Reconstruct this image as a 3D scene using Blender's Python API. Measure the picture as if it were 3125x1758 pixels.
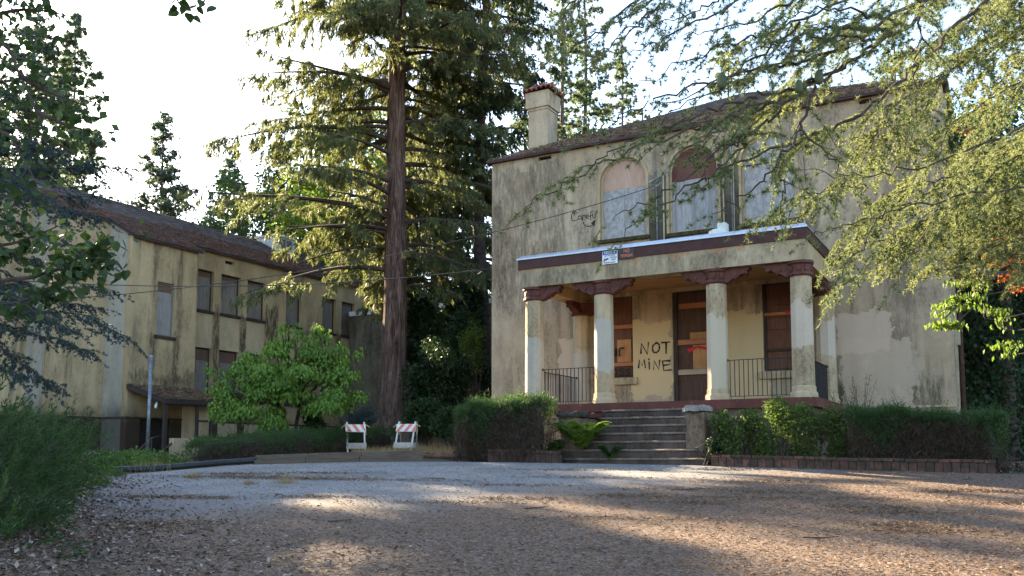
import bpy, bmesh, math, random
import numpy as np
from mathutils import Vector, Matrix
from mathutils.geometry import tessellate_polygon
from mathutils import noise as mnoise

scene = bpy.context.scene
for o in list(bpy.data.objects):
    bpy.data.objects.remove(o, do_unlink=True)
COL = scene.collection

# ------------------------------------------------------------------ camera
YAW, PITCH, FPX = 0.50528, 0.0948, 2764.3
cam = bpy.data.cameras.new('camera')
cam.sensor_width = 36.0
cam.lens = FPX / 3125 * 36.0
cam.shift_y = (1127.4 - 879.0) / 3125
cam.clip_end = 3000.0
cam_o = bpy.data.objects.new('camera', cam)
COL.objects.link(cam_o)
cam_o.location = (0, 0, 1.6)
cam_o.rotation_euler = (math.pi / 2 + PITCH, 0, YAW)
scene.camera = cam_o

# ------------------------------------------------------------------ daylight
SUN_EL, SUN_AZ = math.radians(24.0), math.radians(-70.0)   # azimuth from +Y towards +X
world = bpy.data.worlds.new('World')
scene.world = world
world.use_nodes = True
wn = world.node_tree
wn.nodes.clear()
wo = wn.nodes.new('ShaderNodeOutputWorld')
wb = wn.nodes.new('ShaderNodeBackground')
wb.inputs['Strength'].default_value = 0.08
sk = wn.nodes.new('ShaderNodeTexSky')
sk.sky_type = 'NISHITA'
sk.sun_disc = False
sk.sun_elevation = SUN_EL
sk.sun_rotation = SUN_AZ
sk.air_density = 1.0
sk.dust_density = 1.0
sk.ozone_density = 1.2
wn.links.new(sk.outputs[0], wb.inputs['Color'])
wn.links.new(wb.outputs[0], wo.inputs['Surface'])

sl = bpy.data.lights.new('sun', 'SUN')
sl.energy = 5.0
sl.angle = math.radians(0.6)
sl.color = (1.0, 0.80, 0.54)
sun_o = bpy.data.objects.new('sun', sl)
COL.objects.link(sun_o)
to_sun = Vector((math.sin(SUN_AZ) * math.cos(SUN_EL), math.cos(SUN_AZ) * math.cos(SUN_EL), math.sin(SUN_EL)))
sun_o.rotation_euler = to_sun.to_track_quat('Z', 'Y').to_euler()
sun_o.location = (0, 0, 60)

scene.view_settings.view_transform = 'Standard'
scene.view_settings.look = 'None'
scene.view_settings.gamma = 1.0
scene.view_settings.exposure = 3.1
scene.view_settings.use_curve_mapping = False
scene.render.resolution_x = 1024
scene.render.resolution_y = 576
scene.render.engine = 'CYCLES'
scene.cycles.max_bounces = 6
scene.cycles.diffuse_bounces = 4
scene.cycles.transmission_bounces = 3
scene.cycles.transparent_max_bounces = 4
scene.cycles.caustics_reflective = False
scene.cycles.caustics_refractive = False

SY, CY = math.sin(YAW), math.cos(YAW)


def rd(r, d):
    """drive frame (r to the right, d up the drive) to world XY"""
    return (CY * r - SY * d, SY * r + CY * d)


# ------------------------------------------------------------------ helpers
def tag(o, label=None, cat=None, group=None, kind=None):
    if label: o['label'] = label
    if cat: o['category'] = cat
    if group: o['group'] = group
    if kind: o['kind'] = kind
    return o


def thing(name, loc, label, cat, group=None):
    o = bpy.data.objects.new(name, None)
    o.location = loc
    o.empty_display_size = 0.2
    COL.objects.link(o)
    return tag(o, label, cat, group)


def root_loc(o):
    v = Vector((0, 0, 0))
    while o is not None:
        v += Vector(o.location)
        o = o.parent
    return v


def link(name, me, m, parent=None, origin=None):
    """me has world coordinates; re-base it on its parent (or on origin)"""
    o = bpy.data.objects.new(name, me)
    if m is not None and len(me.materials) == 0: me.materials.append(m)
    base = root_loc(parent) if parent else Vector(origin or (0, 0, 0))
    if base.length > 0: me.transform(Matrix.Translation(-base))
    if parent: o.parent = parent
    elif origin: o.location = origin
    COL.objects.link(o)
    return o


class MB:
    """collects world-space faces, builds one mesh object"""
    def __init__(s): s.v = []; s.f = []

    def add(s, vs, fs):
        b = len(s.v)
        s.v += [tuple(v) for v in vs]
        s.f += [tuple(i + b for i in f) for f in fs]
        return s

    def box(s, x0, x1, y0, y1, z0, z1):
        s.add([(x0, y0, z0), (x1, y0, z0), (x1, y1, z0), (x0, y1, z0), (x0, y0, z1), (x1, y0, z1), (x1, y1, z1), (x0, y1, z1)],
              [(0, 3, 2, 1), (4, 5, 6, 7), (0, 1, 5, 4), (1, 2, 6, 5), (2, 3, 7, 6), (3, 0, 4, 7)])
        return s

    def cbox(s, x0, x1, y0, y1, z0, z1, b=0.015):
        """box with chamfered top and vertical edges"""
        def ring(x0, x1, y0, y1, z, c):
            return [(x0 + c, y0, z), (x1 - c, y0, z), (x1, y0 + c, z), (x1, y1 - c, z), (x1 - c, y1, z), (x0 + c, y1, z), (x0, y1 - c, z), (x0, y0 + c, z)]
        vs = ring(x0, x1, y0, y1, z0, b) + ring(x0, x1, y0, y1, z1 - b, b) + ring(x0 + b, x1 - b, y0 + b, y1 - b, z1, b)
        fs = []
        for k in (0, 8):
            for i in range(8):
                j = (i + 1) % 8
                fs.append((k + i, k + j, k + 8 + j, k + 8 + i))
        fs.append(tuple(range(16, 24)))
        fs.append(tuple(reversed(range(8))))
        return s.add(vs, fs)

    def rough(s, x0, x1, y0, y1, z0, z1, step=0.09, amp=0.012, chip=0.03):
        """weathered block: gridded box with pitted faces and chipped edges"""
        nx, ny, nz = [max(2, int(round((b - a) / step))) for a, b in ((x0, x1), (y0, y1), (z0, z1))]
        idx = {}
        def vert(i, j, k):
            if (i, j, k) not in idx:
                p = Vector((x0 + (x1 - x0) * i / nx, y0 + (y1 - y0) * j / ny, z0 + (z1 - z0) * k / nz))
                ed = sum((i in (0, nx), j in (0, ny), k == nz))
                c = Vector(((x0 + x1) / 2, (y0 + y1) / 2, (z0 + z1) / 2))
                q = mnoise.noise_vector(p * 7.0) * amp + mnoise.noise_vector(p * 19.0) * amp * 0.6
                if ed >= 2:
                    w = chip * (0.25 + max(0, mnoise.noise(p * 4.0) + 0.25) * 1.6)
                    d = Vector(((-1 if i == nx else 1 if i == 0 else 0), (-1 if j == ny else 1 if j == 0 else 0), (-1 if k == nz else 0)))
                    q = q + d * w
                idx[(i, j, k)] = len(s.v)
                s.v.append(tuple(p + q))
            return idx[(i, j, k)]
        for i in range(nx):
            for j in range(ny):
                for k in (0, nz): s.f.append((vert(i, j, k), vert(i + 1, j, k), vert(i + 1, j + 1, k), vert(i, j + 1, k)))
        for i in range(nx):
            for k in range(nz):
                for j in (0, ny): s.f.append((vert(i, j, k), vert(i + 1, j, k), vert(i + 1, j, k + 1), vert(i, j, k + 1)))
        for j in range(ny):
            for k in range(nz):
                for i in (0, nx): s.f.append((vert(i, j, k), vert(i, j + 1, k), vert(i, j + 1, k + 1), vert(i, j, k + 1)))
        return s

    def bar(s, a, b, w, h=None, up=(0, 0, 1)):
        h = h or w
        a = Vector(a); b = Vector(b)
        t = (b - a).normalized()
        sd = t.cross(Vector(up))
        if sd.length < 1e-4: sd = t.cross(Vector((0, 1, 0)))
        sd.normalize()
        u = sd.cross(t).normalized()
        vs = []
        for p in (a, b):
            for i, j in ((-1, -1), (1, -1), (1, 1), (-1, 1)):
                vs.append(p + sd * (w / 2 * i) + u * (h / 2 * j))
        return s.add(vs, [(3, 2, 1, 0), (4, 5, 6, 7), (0, 1, 5, 4), (1, 2, 6, 5), (2, 3, 7, 6), (3, 0, 4, 7)])

    def tube(s, pts, rad, n=8, caps=True):
        pts = [Vector(p) for p in pts]
        if not hasattr(rad, '__len__'): rad = [rad] * len(pts)
        prev = None
        base = len(s.v)
        for i, p in enumerate(pts):
            t = (pts[min(i + 1, len(pts) - 1)] - pts[max(i - 1, 0)]).normalized()
            if prev is None:
                sd = t.cross(Vector((0, 0, 1)))
                if sd.length < 1e-3: sd = t.cross(Vector((0, 1, 0)))
            else:
                sd = prev - t * prev.dot(t)
            sd.normalize()
            prev = sd
            u = t.cross(sd)
            for k in range(n):
                a = 2 * math.pi * k / n
                s.v.append(tuple(p + (sd * math.cos(a) + u * math.sin(a)) * rad[i]))
        for i in range(len(pts) - 1):
            for k in range(n):
                a = base + i * n + k
                b = base + i * n + (k + 1) % n
                s.f.append((a, b, b + n, a + n))
        if caps:
            s.f.append(tuple(reversed(range(base, base + n))))
            e = base + (len(pts) - 1) * n
            s.f.append(tuple(range(e, e + n)))
        return s

    def lathe(s, c, prof, n=16, ph=0.0):
        """prof: (radius, z) pairs, around vertical axis at c"""
        base = len(s.v)
        for r, z in prof:
            for k in range(n):
                a = 2 * math.pi * k / n + ph
                s.v.append((c[0] + r * math.cos(a), c[1] + r * math.sin(a), c[2] + z))
        for i in range(len(prof) - 1):
            for k in range(n):
                a = base + i * n + k
                b = base + i * n + (k + 1) % n
                s.f.append((a, b, b + n, a + n))
        s.f.append(tuple(reversed(range(base, base + n))))
        e = base + (len(prof) - 1) * n
        s.f.append(tuple(range(e, e + n)))
        return s

    def prism(s, poly, fn, t):
        """2-D outline -> fn(a, b, depth) from depth 0 to t"""
        n = len(poly)
        vs = [fn(a, b, 0) for a, b in poly] + [fn(a, b, t) for a, b in poly]
        fs = [tuple(range(n)), tuple(reversed(range(n, 2 * n)))]
        fs += [(i, i + n, (i + 1) % n + n, (i + 1) % n) for i in range(n)]
        return s.add(vs, fs)

    def wall(s, outline, holes, fn, t):
        """outline with holes, extruded by t along fn's depth; front at depth 0"""
        loops = [outline] + holes
        flat = [p for l in loops for p in l]
        tris = tessellate_polygon([[Vector((a, b, 0)) for a, b in l] for l in loops])
        n = len(flat)
        vs = [fn(a, b, 0) for a, b in flat] + [fn(a, b, t) for a, b in flat]
        fs = [tuple(f) for f in tris] + [tuple(i + n for i in reversed(f)) for f in tris]
        k = 0
        for l in loops:
            m = len(l)
            for i in range(m):
                j = (i + 1) % m
                fs.append((k + i, k + j, k + j + n, k + i + n))
            k += m
        return s.add(vs, fs)

    def build(s, name, m, parent=None, smooth=False, origin=None, fix=True):
        me = bpy.data.meshes.new(name)
        me.from_pydata(s.v, [], s.f)
        if fix:
            bm = bmesh.new(); bm.from_mesh(me)
            bmesh.ops.recalc_face_normals(bm, faces=bm.faces)
            bm.to_mesh(me); bm.free()
        if smooth:
            me.polygons.foreach_set('use_smooth', [True] * len(me.polygons))
        return link(name, me, m, parent, origin)


def np_mesh(name, m, parent=None, tris=None, quads=None, origin=None, smooth=False):
    """tris (n,3,3) and quads (n,4,3) of loose faces -> one mesh object"""
    vs, ls, st, tot = [], 0, [], []
    n0 = 0
    if tris is not None and len(tris):
        vs.append(tris.reshape(-1, 3)); n0 = len(tris)
    n1 = 0
    if quads is not None and len(quads):
        vs.append(quads.reshape(-1, 3)); n1 = len(quads)
    V = np.concatenate(vs).astype(np.float32)
    me = bpy.data.meshes.new(name)
    me.vertices.add(len(V)); me.vertices.foreach_set('co', V.ravel())
    me.loops.add(len(V)); me.loops.foreach_set('vertex_index', np.arange(len(V), dtype=np.int32))
    me.polygons.add(n0 + n1)
    me.polygons.foreach_set('loop_start', np.concatenate([np.arange(n0) * 3, n0 * 3 + np.arange(n1) * 4]).astype(np.int32))
    me.polygons.foreach_set('loop_total', np.concatenate([np.full(n0, 3), np.full(n1, 4)]).astype(np.int32))
    me.update(calc_edges=True)
    return link(name, me, m, parent, origin)


def np_grid(name, m, P, parent=None, origin=None, smooth=True):
    """P (a,b,3) grid of points -> quad sheet"""
    a, b = P.shape[:2]
    idx = np.arange(a * b).reshape(a, b)
    Q = np.stack([idx[:-1, :-1], idx[1:, :-1], idx[1:, 1:], idx[:-1, 1:]], -1).reshape(-1, 4)
    me = bpy.data.meshes.new(name)
    me.vertices.add(a * b); me.vertices.foreach_set('co', P.reshape(-1, 3).astype(np.float32).ravel())
    me.loops.add(Q.size); me.loops.foreach_set('vertex_index', Q.astype(np.int32).ravel())
    me.polygons.add(len(Q))
    me.polygons.foreach_set('loop_start', (np.arange(len(Q)) * 4).astype(np.int32))
    me.polygons.foreach_set('loop_total', np.full(len(Q), 4, np.int32))
    if smooth: me.polygons.foreach_set('use_smooth', np.ones(len(Q), bool))
    me.update(calc_edges=True)
    return link(name, me, m, parent, origin)


def copy_tree(o, parent=None):
    c = o.copy(); COL.objects.link(c)
    if parent: c.parent = parent
    for ch in list(o.children): copy_tree(ch, c)
    return c


def nrm(a):
    return a / np.maximum(np.linalg.norm(a, axis=-1, keepdims=True), 1e-9)


def rnd_unit(rng, n):
    return nrm(rng.normal(size=(n, 3)))


def blades(P, D, L, Wd, rng):
    """one thin triangle per needle"""
    D = nrm(D)
    sd = nrm(np.cross(D, rnd_unit(rng, len(P))))
    L = np.broadcast_to(L, (len(P),))[:, None]; Wd = np.broadcast_to(Wd, (len(P),))[:, None]
    return np.stack([P - sd * Wd / 2, P + sd * Wd / 2, P + D * L], 1)


def leaf_quads(P, D, Nn, L, Wd, bend=0.25):
    """one diamond leaf per point, its tip bent down along -normal"""
    D = nrm(D)
    sd = nrm(np.cross(D, Nn)); up = np.cross(sd, D)
    L = np.broadcast_to(L, (len(P),))[:, None]; Wd = np.broadcast_to(Wd, (len(P),))[:, None]
    mid = P + D * L * 0.45
    return np.stack([P, mid + sd * Wd / 2, P + D * L - up * L * bend, mid - sd * Wd / 2], 1)


def sst(a, b, x):
    t = np.clip((x - a) / (b - a), 0, 1)
    return t * t * (3 - 2 * t)


# ------------------------------------------------------------------ materials
class NT:
    def __init__(s, name):
        s.m = bpy.data.materials.new(name)
        s.m.use_nodes = True
        s.t = s.m.node_tree
        s.t.nodes.clear()
        s.out = s.n('ShaderNodeOutputMaterial')
        s.geo = s.n('ShaderNodeNewGeometry')
        s.pos = s.geo.outputs['Position']

    def n(s, typ, **kw):
        x = s.t.nodes.new(typ)
        for k, v in kw.items(): setattr(x, k, v)
        return x

    def set(s, sock, v):
        if isinstance(v, bpy.types.NodeSocket): s.t.links.new(v, sock)
        elif v is not None:
            if sock.type == 'RGBA' and len(v) == 3: v = (*v, 1)
            sock.default_value = v

    def mapping(s, scale, loc=(0, 0, 0), vec=None, rot=(0, 0, 0)):
        x = s.n('ShaderNodeMapping')
        s.set(x.inputs['Vector'], vec or s.pos)
        x.inputs['Scale'].default_value = scale
        x.inputs['Location'].default_value = loc
        x.inputs['Rotation'].default_value = rot
        return x.outputs[0]

    def noise(s, scale, detail=4, rough=0.55, vec=None, dist=0.0):
        x = s.n('ShaderNodeTexNoise')
        s.set(x.inputs['Vector'], vec or s.pos)
        x.inputs['Scale'].default_value = scale
        x.inputs['Detail'].default_value = detail
        x.inputs['Roughness'].default_value = rough
        x.inputs['Distortion'].default_value = dist
        return x.outputs['Fac']

    def voro(s, scale, vec=None, feature='F1', out='Distance'):
        x = s.n('ShaderNodeTexVoronoi', feature=feature)
        s.set(x.inputs['Vector'], vec or s.pos)
        x.inputs['Scale'].default_value = scale
        return x.outputs[out]

    def ramp(s, fac, stops):
        x = s.n('ShaderNodeValToRGB')
        s.set(x.inputs[0], fac)
        e = x.color_ramp.elements
        while len(e) < len(stops): e.new(0.5)
        for i, (p, c) in enumerate(stops):
            e[i].position = p
            if not hasattr(c, '__len__'): c = (c, c, c)
            e[i].color = (*c[:3], 1)
        return x.outputs[0]

    def step(s, fac, a, b):
        x = s.n('ShaderNodeMapRange', interpolation_type='SMOOTHSTEP')
        s.set(x.inputs[0], fac)
        x.inputs[1].default_value = a; x.inputs[2].default_value = b
        return x.outputs[0]

    def mix(s, fac, a, b, mode='MIX'):
        x = s.n('ShaderNodeMix', data_type='RGBA', blend_type=mode)
        s.set(x.inputs[0], fac); s.set(x.inputs[6], a); s.set(x.inputs[7], b)
        return x.outputs[2]

    def math(s, op, a, b=None):
        x = s.n('ShaderNodeMath', operation=op)
        s.set(x.inputs[0], a)
        if b is not None: s.set(x.inputs[1], b)
        return x.outputs[0]

    def xyz(s, vec=None):
        x = s.n('ShaderNodeSeparateXYZ')
        s.set(x.inputs[0], vec or s.pos)
        return x.outputs

    def bump(s, h, strength=0.4, dist=0.01, normal=None):
        x = s.n('ShaderNodeBump')
        x.inputs['Strength'].default_value = strength
        x.inputs['Distance'].default_value = dist
        s.set(x.inputs['Height'], h)
        if normal is not None: s.set(x.inputs['Normal'], normal)
        return x.outputs[0]

    def island(s): return s.geo.outputs['Random Per Island']

    def objrand(s): return s.n('ShaderNodeObjectInfo').outputs['Random']

    def done(s, col, rough=0.85, bump=None, metal=0.0, spec=0.3):
        b = s.n('ShaderNodeBsdfPrincipled')
        s.set(b.inputs['Base Color'], col)
        s.set(b.inputs['Roughness'], rough)
        b.inputs['Metallic'].default_value = metal
        b.inputs['Specular IOR Level'].default_value = spec
        if bump is not None: s.set(b.inputs['Normal'], bump)
        s.t.links.new(b.outputs[0], s.out.inputs[0])
        return s.m


def stucco(name, base, light, stain=(0.045, 0.042, 0.036), streak=0.5, speck=0.5, patches=(), low=None, bump=0.55, streak_s=3.0, stains=()):
    g = NT(name)
    x, y, z = g.xyz()
    c = g.mix(g.step(g.noise(0.55, 5, 0.6), 0.35, 0.65), base, light)
    c = g.mix(g.math('MULTIPLY', g.step(g.noise(9, 4, 0.7), 0.45, 0.75), 0.35), c, [v * 0.72 for v in base])
    sv = g.mapping((streak_s, streak_s, 0.22))
    st = g.step(g.noise(1.0, 8, 0.70, sv), 0.47, 0.70)
    br = g.step(g.noise(0.33, 3, 0.5, g.mapping((1, 1, 0.7), (7, 3, 1))), 0.38, 0.66)
    st = g.math('MULTIPLY', g.math('MULTIPLY', st, br), streak)
    c = g.mix(st, c, stain)
    fine = g.step(g.noise(15, 7, 0.85, g.mapping((1, 1, 0.6))), 0.46, 0.62)
    clump = g.step(g.noise(1.9, 7, 0.72, g.mapping((1, 1, 0.36), (2, 9, 4))), 0.36, 0.62)
    big = g.step(g.noise(0.42, 3, 0.5, g.mapping((1, 1, 0.8), (5, 1, 2))), 0.30, 0.58)
    c = g.mix(g.math('MULTIPLY', g.math('MULTIPLY', g.math('MULTIPLY', fine, clump), big), speck), c, stain)
    c = g.mix(g.math('MULTIPLY', g.math('MULTIPLY', clump, big), 0.55 * speck), c, [v * 0.40 for v in base])
    for (axis, a0, a1, z0, z1, amt) in stains:           # run-off marks below sills and gutters
        a = x if axis == 'x' else y
        wob = g.math('MULTIPLY', g.math('SUBTRACT', g.noise(2.6, 6, 0.7, g.mapping((1, 1, 0.4), (a0, z0, a1))), 0.5), 0.9)
        aa = g.math('ADD', a, g.math('MULTIPLY', wob, 0.45)); zz = g.math('ADD', z, g.math('MULTIPLY', wob, 2.2))
        f = g.math('MULTIPLY', g.math('MULTIPLY', g.step(aa, a0 - 0.06, a0 + 0.10), g.step(aa, a1 + 0.06, a1 - 0.10)),
                   g.math('MULTIPLY', g.step(zz, z0 - 0.5, z0 + 0.5), g.step(zz, z1 + 0.15, z1 - 0.15)))
        f = g.math('MULTIPLY', f, g.step(g.noise(7, 6, 0.75, g.mapping((1.6, 1.6, 0.35))), 0.30, 0.62))
        c = g.mix(g.math('MULTIPLY', f, amt), c, (0.040, 0.031, 0.024))
    if low:          # mildew rising from a wet foot: (z0, z1, amount, colour)
        wob = g.math('MULTIPLY', g.math('SUBTRACT', g.noise(1.4, 6, 0.65, g.mapping((1, 1, 0.6))), 0.5), low[4] if len(low) > 4 else 1.4)
        f = g.step(g.math('ADD', z, wob), low[1], low[0])
        c = g.mix(g.math('MULTIPLY', f, low[2]), c, low[3])
    for (axis, a0, a1, z0, z1, colr, amt) in patches:   # painted-over areas with a ragged edge
        a = x if axis == 'x' else y
        wob = g.math('MULTIPLY', g.math('SUBTRACT', g.noise(2.2, 5, 0.6, g.mapping((1, 1, 1), (a0, z0, a1))), 0.5), 0.8)
        aa = g.math('ADD', a, wob); zz = g.math('ADD', z, g.math('MULTIPLY', wob, -1.1))
        f = g.math('MULTIPLY', g.math('MULTIPLY', g.step(aa, a0, a0 + 0.02), g.step(aa, a1, a1 - 0.02)),
                   g.math('MULTIPLY', g.step(zz, z0, z0 + 0.02), g.step(zz, z1, z1 - 0.02)))
        c = g.mix(g.math('MULTIPLY', f, amt), c, colr)
    h = g.math('ADD', g.noise(55, 4, 0.65), g.math('MULTIPLY', g.noise(11, 3, 0.6), 0.7))
    return g.done(c, 0.92, g.bump(h, bump, 0.02), spec=0.15)


def plain(name, col, var=0.25, rough=0.75, bump=0.2, bscale=40, metal=0.0, island=False, vscale=6, spec=0.3):
    g = NT(name)
    d = [v * (1 - var) for v in col]; l = [min(1, v * (1 + var)) for v in col]
    c = g.mix(g.step(g.noise(vscale, 5, 0.65), 0.3, 0.7), d, l)
    if island: c = g.mix(g.math('MULTIPLY', g.island(), 0.7), c, [v * 0.55 for v in col])
    return g.done(c, rough, g.bump(g.noise(bscale, 4, 0.6), bump, 0.01), metal, spec)


def wood(name, a, b, scale=(14, 14, 0.8), rough=0.85, dirt=None, contrast=(0.35, 0.68)):
    g = NT(name)
    v = g.mapping(scale)
    n = g.noise(1.5, 8, 0.65, v, 1.2)
    c = g.mix(g.step(n, *contrast), a, b)
    c = g.mix(g.math('MULTIPLY', g.step(g.noise(1.3, 4, 0.6), 0.45, 0.75), 0.6), c, dirt or [x * 0.5 for x in a])
    c = g.mix(g.math('MULTIPLY', g.objrand(), 0.3), c, [x * 0.6 for x in b])
    return g.done(c, rough, g.bump(n, 0.5, 0.006), spec=0.2)


def foliage(name, c1, c2, c3=None, trans=0.35, rough=0.55, spec=0.25, tint=None):
    g = NT(name)
    r = g.island()
    stops = [(0.0, c1), (0.6, c2)]
    if c3: stops.append((1.0, c3))
    c = g.ramp(r, stops)
    c = g.mix(g.step(g.noise(0.8, 2), 0.3, 0.7), c, [v * 0.6 for v in c2], 'MIX') if not tint else g.mix(g.step(g.noise(0.6, 2), 0.35, 0.7), c, tint)
    b = g.n('ShaderNodeBsdfPrincipled')
    g.set(b.inputs['Base Color'], c)
    b.inputs['Roughness'].default_value = rough
    b.inputs['Specular IOR Level'].default_value = spec
    t = g.n('ShaderNodeBsdfTranslucent')
    g.set(t.inputs['Color'], g.mix(0.35, c, [min(1, c2[0] * 1.75), min(1, c2[1] * 1.85), c2[2] * 0.95]))
    mx = g.n('ShaderNodeMixShader')
    mx.inputs[0].default_value = trans
    g.t.links.new(b.outputs[0], mx.inputs[1]); g.t.links.new(t.outputs[0], mx.inputs[2])
    g.t.links.new(mx.outputs[0], g.out.inputs[0])
    return g.m


CREAM, CREAM_L = (0.40, 0.315, 0.175), (0.50, 0.41, 0.25)
PINKISH = (0.50, 0.385, 0.28)
MILDEW = (0.050, 0.047, 0.040)
M = {}
M['stucco_main'] = stucco('stucco_main', (0.40, 0.302, 0.195), (0.49, 0.388, 0.26), MILDEW, 0.9, 1.0, stains=[('x', -8.7, -8.1, 6.7, 9.4, 0.9), ('x', -6.65, -6.1, 6.7, 9.4, 0.9), ('x', -4.65, -4.1, 6.7, 8.0, 0.9), ('x', -10.5, -10.1, 6.7, 7.8, 0.6), ('x', -13.76, -11.2, 6.0, 10.4, 0.55), ('x', -3.9, -1.4, 2.6, 3.4, 0.7), ('x', -2.6, -1.9, 3.0, 9.0, 0.45)], patches=[
    ('x', -9.25, -8.22, 2.7, 4.0, PINKISH, 0.55), ('x', -3.75, -2.05, 2.3, 4.45, PINKISH, 0.75), ('x', -3.75, -2.5, 4.0, 5.15, PINKISH, 0.9), ('x', -3.0, -1.9, 3.3, 4.1, (0.43, 0.34, 0.245), 0.7), ('x', -12.6, -10.2, 2.6, 3.9, PINKISH, 0.6),
    ('x', -11.5, -10.75, 2.7, 4.95, PINKISH, 0.85), ('x', -9.3, -8.1, 3.2, 5.35, (0.56, 0.42, 0.23), 0.9), ('x', -6.8, -5.5, 3.0, 5.35, (0.56, 0.42, 0.23), 0.85)])  # porch wall patches: over-paint, also brightened for bounced light
M['stucco_wing'] = stucco('stucco_wing', (0.40, 0.295, 0.165), (0.49, 0.375, 0.22), (0.060, 0.050, 0.036), 0.95, 0.6,
                          low=(2.7, 3.5, 0.75, (0.055, 0.040, 0.030), 1.6), streak_s=2.4,
                          stains=[('y', 26.68, 27.06, 3.4, 7.7, 0.9), ('y', 28.18, 28.56, 3.4, 7.7, 0.95), ('y', 29.68, 30.5, 5.6, 8.3, 0.95), ('y', 32.02, 32.6, 4, 7.6, 0.8), ('y', 34.48, 34.9, 3.4, 7.6, 0.9), ('y', 36.0, 37.3, 5.9, 8.0, 1.0), ('y', 22.95, 23.3, 4.6, 6.2, 0.8), ('y', 24.05, 24.4, 4.4, 6.2, 0.85), ('y', 22.1, 25.2, 4.1, 4.7, 0.8), ('y', 23.0, 23.2, 7.5, 9.8, 0.7), ('y', 24.2, 24.45, 6, 9.7, 0.6), ('y', 25.15, 25.35, 5.0, 9.6, 0.6)])
M['stucco_base'] = stucco('stucco_base', (0.30, 0.235, 0.13), (0.36, 0.29, 0.17), (0.030, 0.024, 0.020), 1.0, 0.8,
                          low=(2.7, 3.5, 0.93, (0.036, 0.022, 0.017), 0.9), streak_s=2.4)
M['stucco_porch'] = stucco('stucco_porch', (0.42, 0.315, 0.18), (0.51, 0.405, 0.255), MILDEW, 0.75, 0.7)
M['stucco_light'] = stucco('stucco_light', (0.46, 0.355, 0.215), (0.52, 0.415, 0.265), MILDEW, 0.45, 0.35)
M['column'] = stucco('column', (0.43, 0.33, 0.20), (0.51, 0.41, 0.27), MILDEW, 0.6, 0.8, bump=0.45, patches=[('x', -11.0, -10.3, 2.9, 4.55, (0.40, 0.38, 0.33), 0.6), ('x', -9.1, -8.3, 3.6, 4.9, (0.43, 0.41, 0.355), 0.7), ('x', -6.3, -5.5, 2.9, 4.75, (0.50, 0.43, 0.32), 0.8), ('x', -4.3, -3.6, 4.0, 5.0, (0.50, 0.43, 0.34), 0.8)])
M['concrete'] = stucco('concrete', (0.22, 0.165, 0.12), (0.30, 0.235, 0.175), (0.035, 0.030, 0.026), 0.7, 0.8)
M['step'] = stucco('step', (0.078, 0.056, 0.045), (0.135, 0.100, 0.080), (0.026, 0.021, 0.018), 0.75, 0.9)
M['far_wall'] = stucco('far_wall', (0.15, 0.125, 0.09), (0.21, 0.18, 0.13), MILDEW, 1.0, 1.0)  # darkened so that the link wall's shade sits in the colour
g = NT('oxide_paint')
c = g.mix(g.step(g.noise(3, 5, 0.6), 0.35, 0.65), (0.085, 0.027, 0.020), (0.125, 0.040, 0.028))
c = g.mix(g.step(g.noise(6, 7, 0.7, g.mapping((1, 1, 2.2))), 0.64, 0.66), c, (0.40, 0.31, 0.24))
M['slab_paint'] = g.done(c, 0.7, g.bump(g.noise(30, 4), 0.4, 0.01))
M['oxide'] = plain('oxide', (0.090, 0.029, 0.020), 0.35, 0.65, 0.5, 25)
M['fascia'] = plain('fascia', (0.050, 0.018, 0.014), 0.25, 0.6, 0.2, 20)
M['metal_edge'] = plain('metal_edge', (0.42, 0.46, 0.50), 0.12, 0.35, 0.05, 8, metal=0.65)
M['soffit'] = wood('soffit', (0.33, 0.19, 0.085), (0.43, 0.27, 0.13), (0.8, 14, 14))
M['plywood'] = wood('plywood', (0.235, 0.215, 0.20), (0.33, 0.31, 0.29), (10, 10, 0.9))
M['osb'] = NT('osb')
g = M['osb']
v = g.voro(16, g.mapping((1, 1, 0.55)), out='Color')
c = g.mix(g.step(g.xyz(v)[0], 0.2, 0.8), (0.27, 0.258, 0.245), (0.36, 0.345, 0.33))
c = g.mix(g.math('MULTIPLY', g.step(g.noise(2.0, 5, 0.65, g.mapping((1, 1, 0.35))), 0.5, 0.75), 0.45), c, (0.22, 0.21, 0.20))
M['osb'] = g.done(c, 0.95, g.bump(g.xyz(v)[1], 0.2, 0.006), spec=0.05)
M['white_ply'] = wood('white_ply', (0.23, 0.22, 0.212), (0.37, 0.355, 0.345), (9, 9, 0.7), contrast=(0.4, 0.6))
M['pink_ply'] = wood('pink_ply', (0.42, 0.27, 0.19), (0.50, 0.34, 0.25), (5, 5, 1))
M['red_ply'] = wood('red_ply', (0.12, 0.05, 0.042), (0.165, 0.07, 0.055), (9, 9, 0.8))
M['window_wood'] = wood('window_wood', (0.115, 0.055, 0.036), (0.18, 0.085, 0.05), (12, 12, 0.9))
M['batten'] = wood('batten', (0.36, 0.135, 0.07), (0.44, 0.19, 0.10), (0.9, 12, 12))
M['batten_pale'] = wood('batten_pale', (0.36, 0.27, 0.19), (0.46, 0.36, 0.26), (0.9, 12, 12))
M['door_brown'] = wood('door_brown', (0.080, 0.044, 0.032), (0.115, 0.065, 0.046), (8, 8, 0.8))
M['ply_orange'] = wood('ply_orange', (0.40, 0.19, 0.075), (0.50, 0.27, 0.12), (8, 8, 1.0))
M['wing_board'] = wood('wing_board', (0.155, 0.135, 0.120), (0.235, 0.21, 0.19), (11, 11, 0.8), dirt=(0.09, 0.068, 0.056))
M['wing_board_warm'] = wood('wing_board_warm', (0.17, 0.085, 0.042), (0.13, 0.105, 0.090), (11, 11, 0.8), dirt=(0.055, 0.040, 0.034))
M['sill_dark'] = plain('sill_dark', (0.045, 0.032, 0.025), 0.5, 0.9, 0.5, 20)
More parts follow.
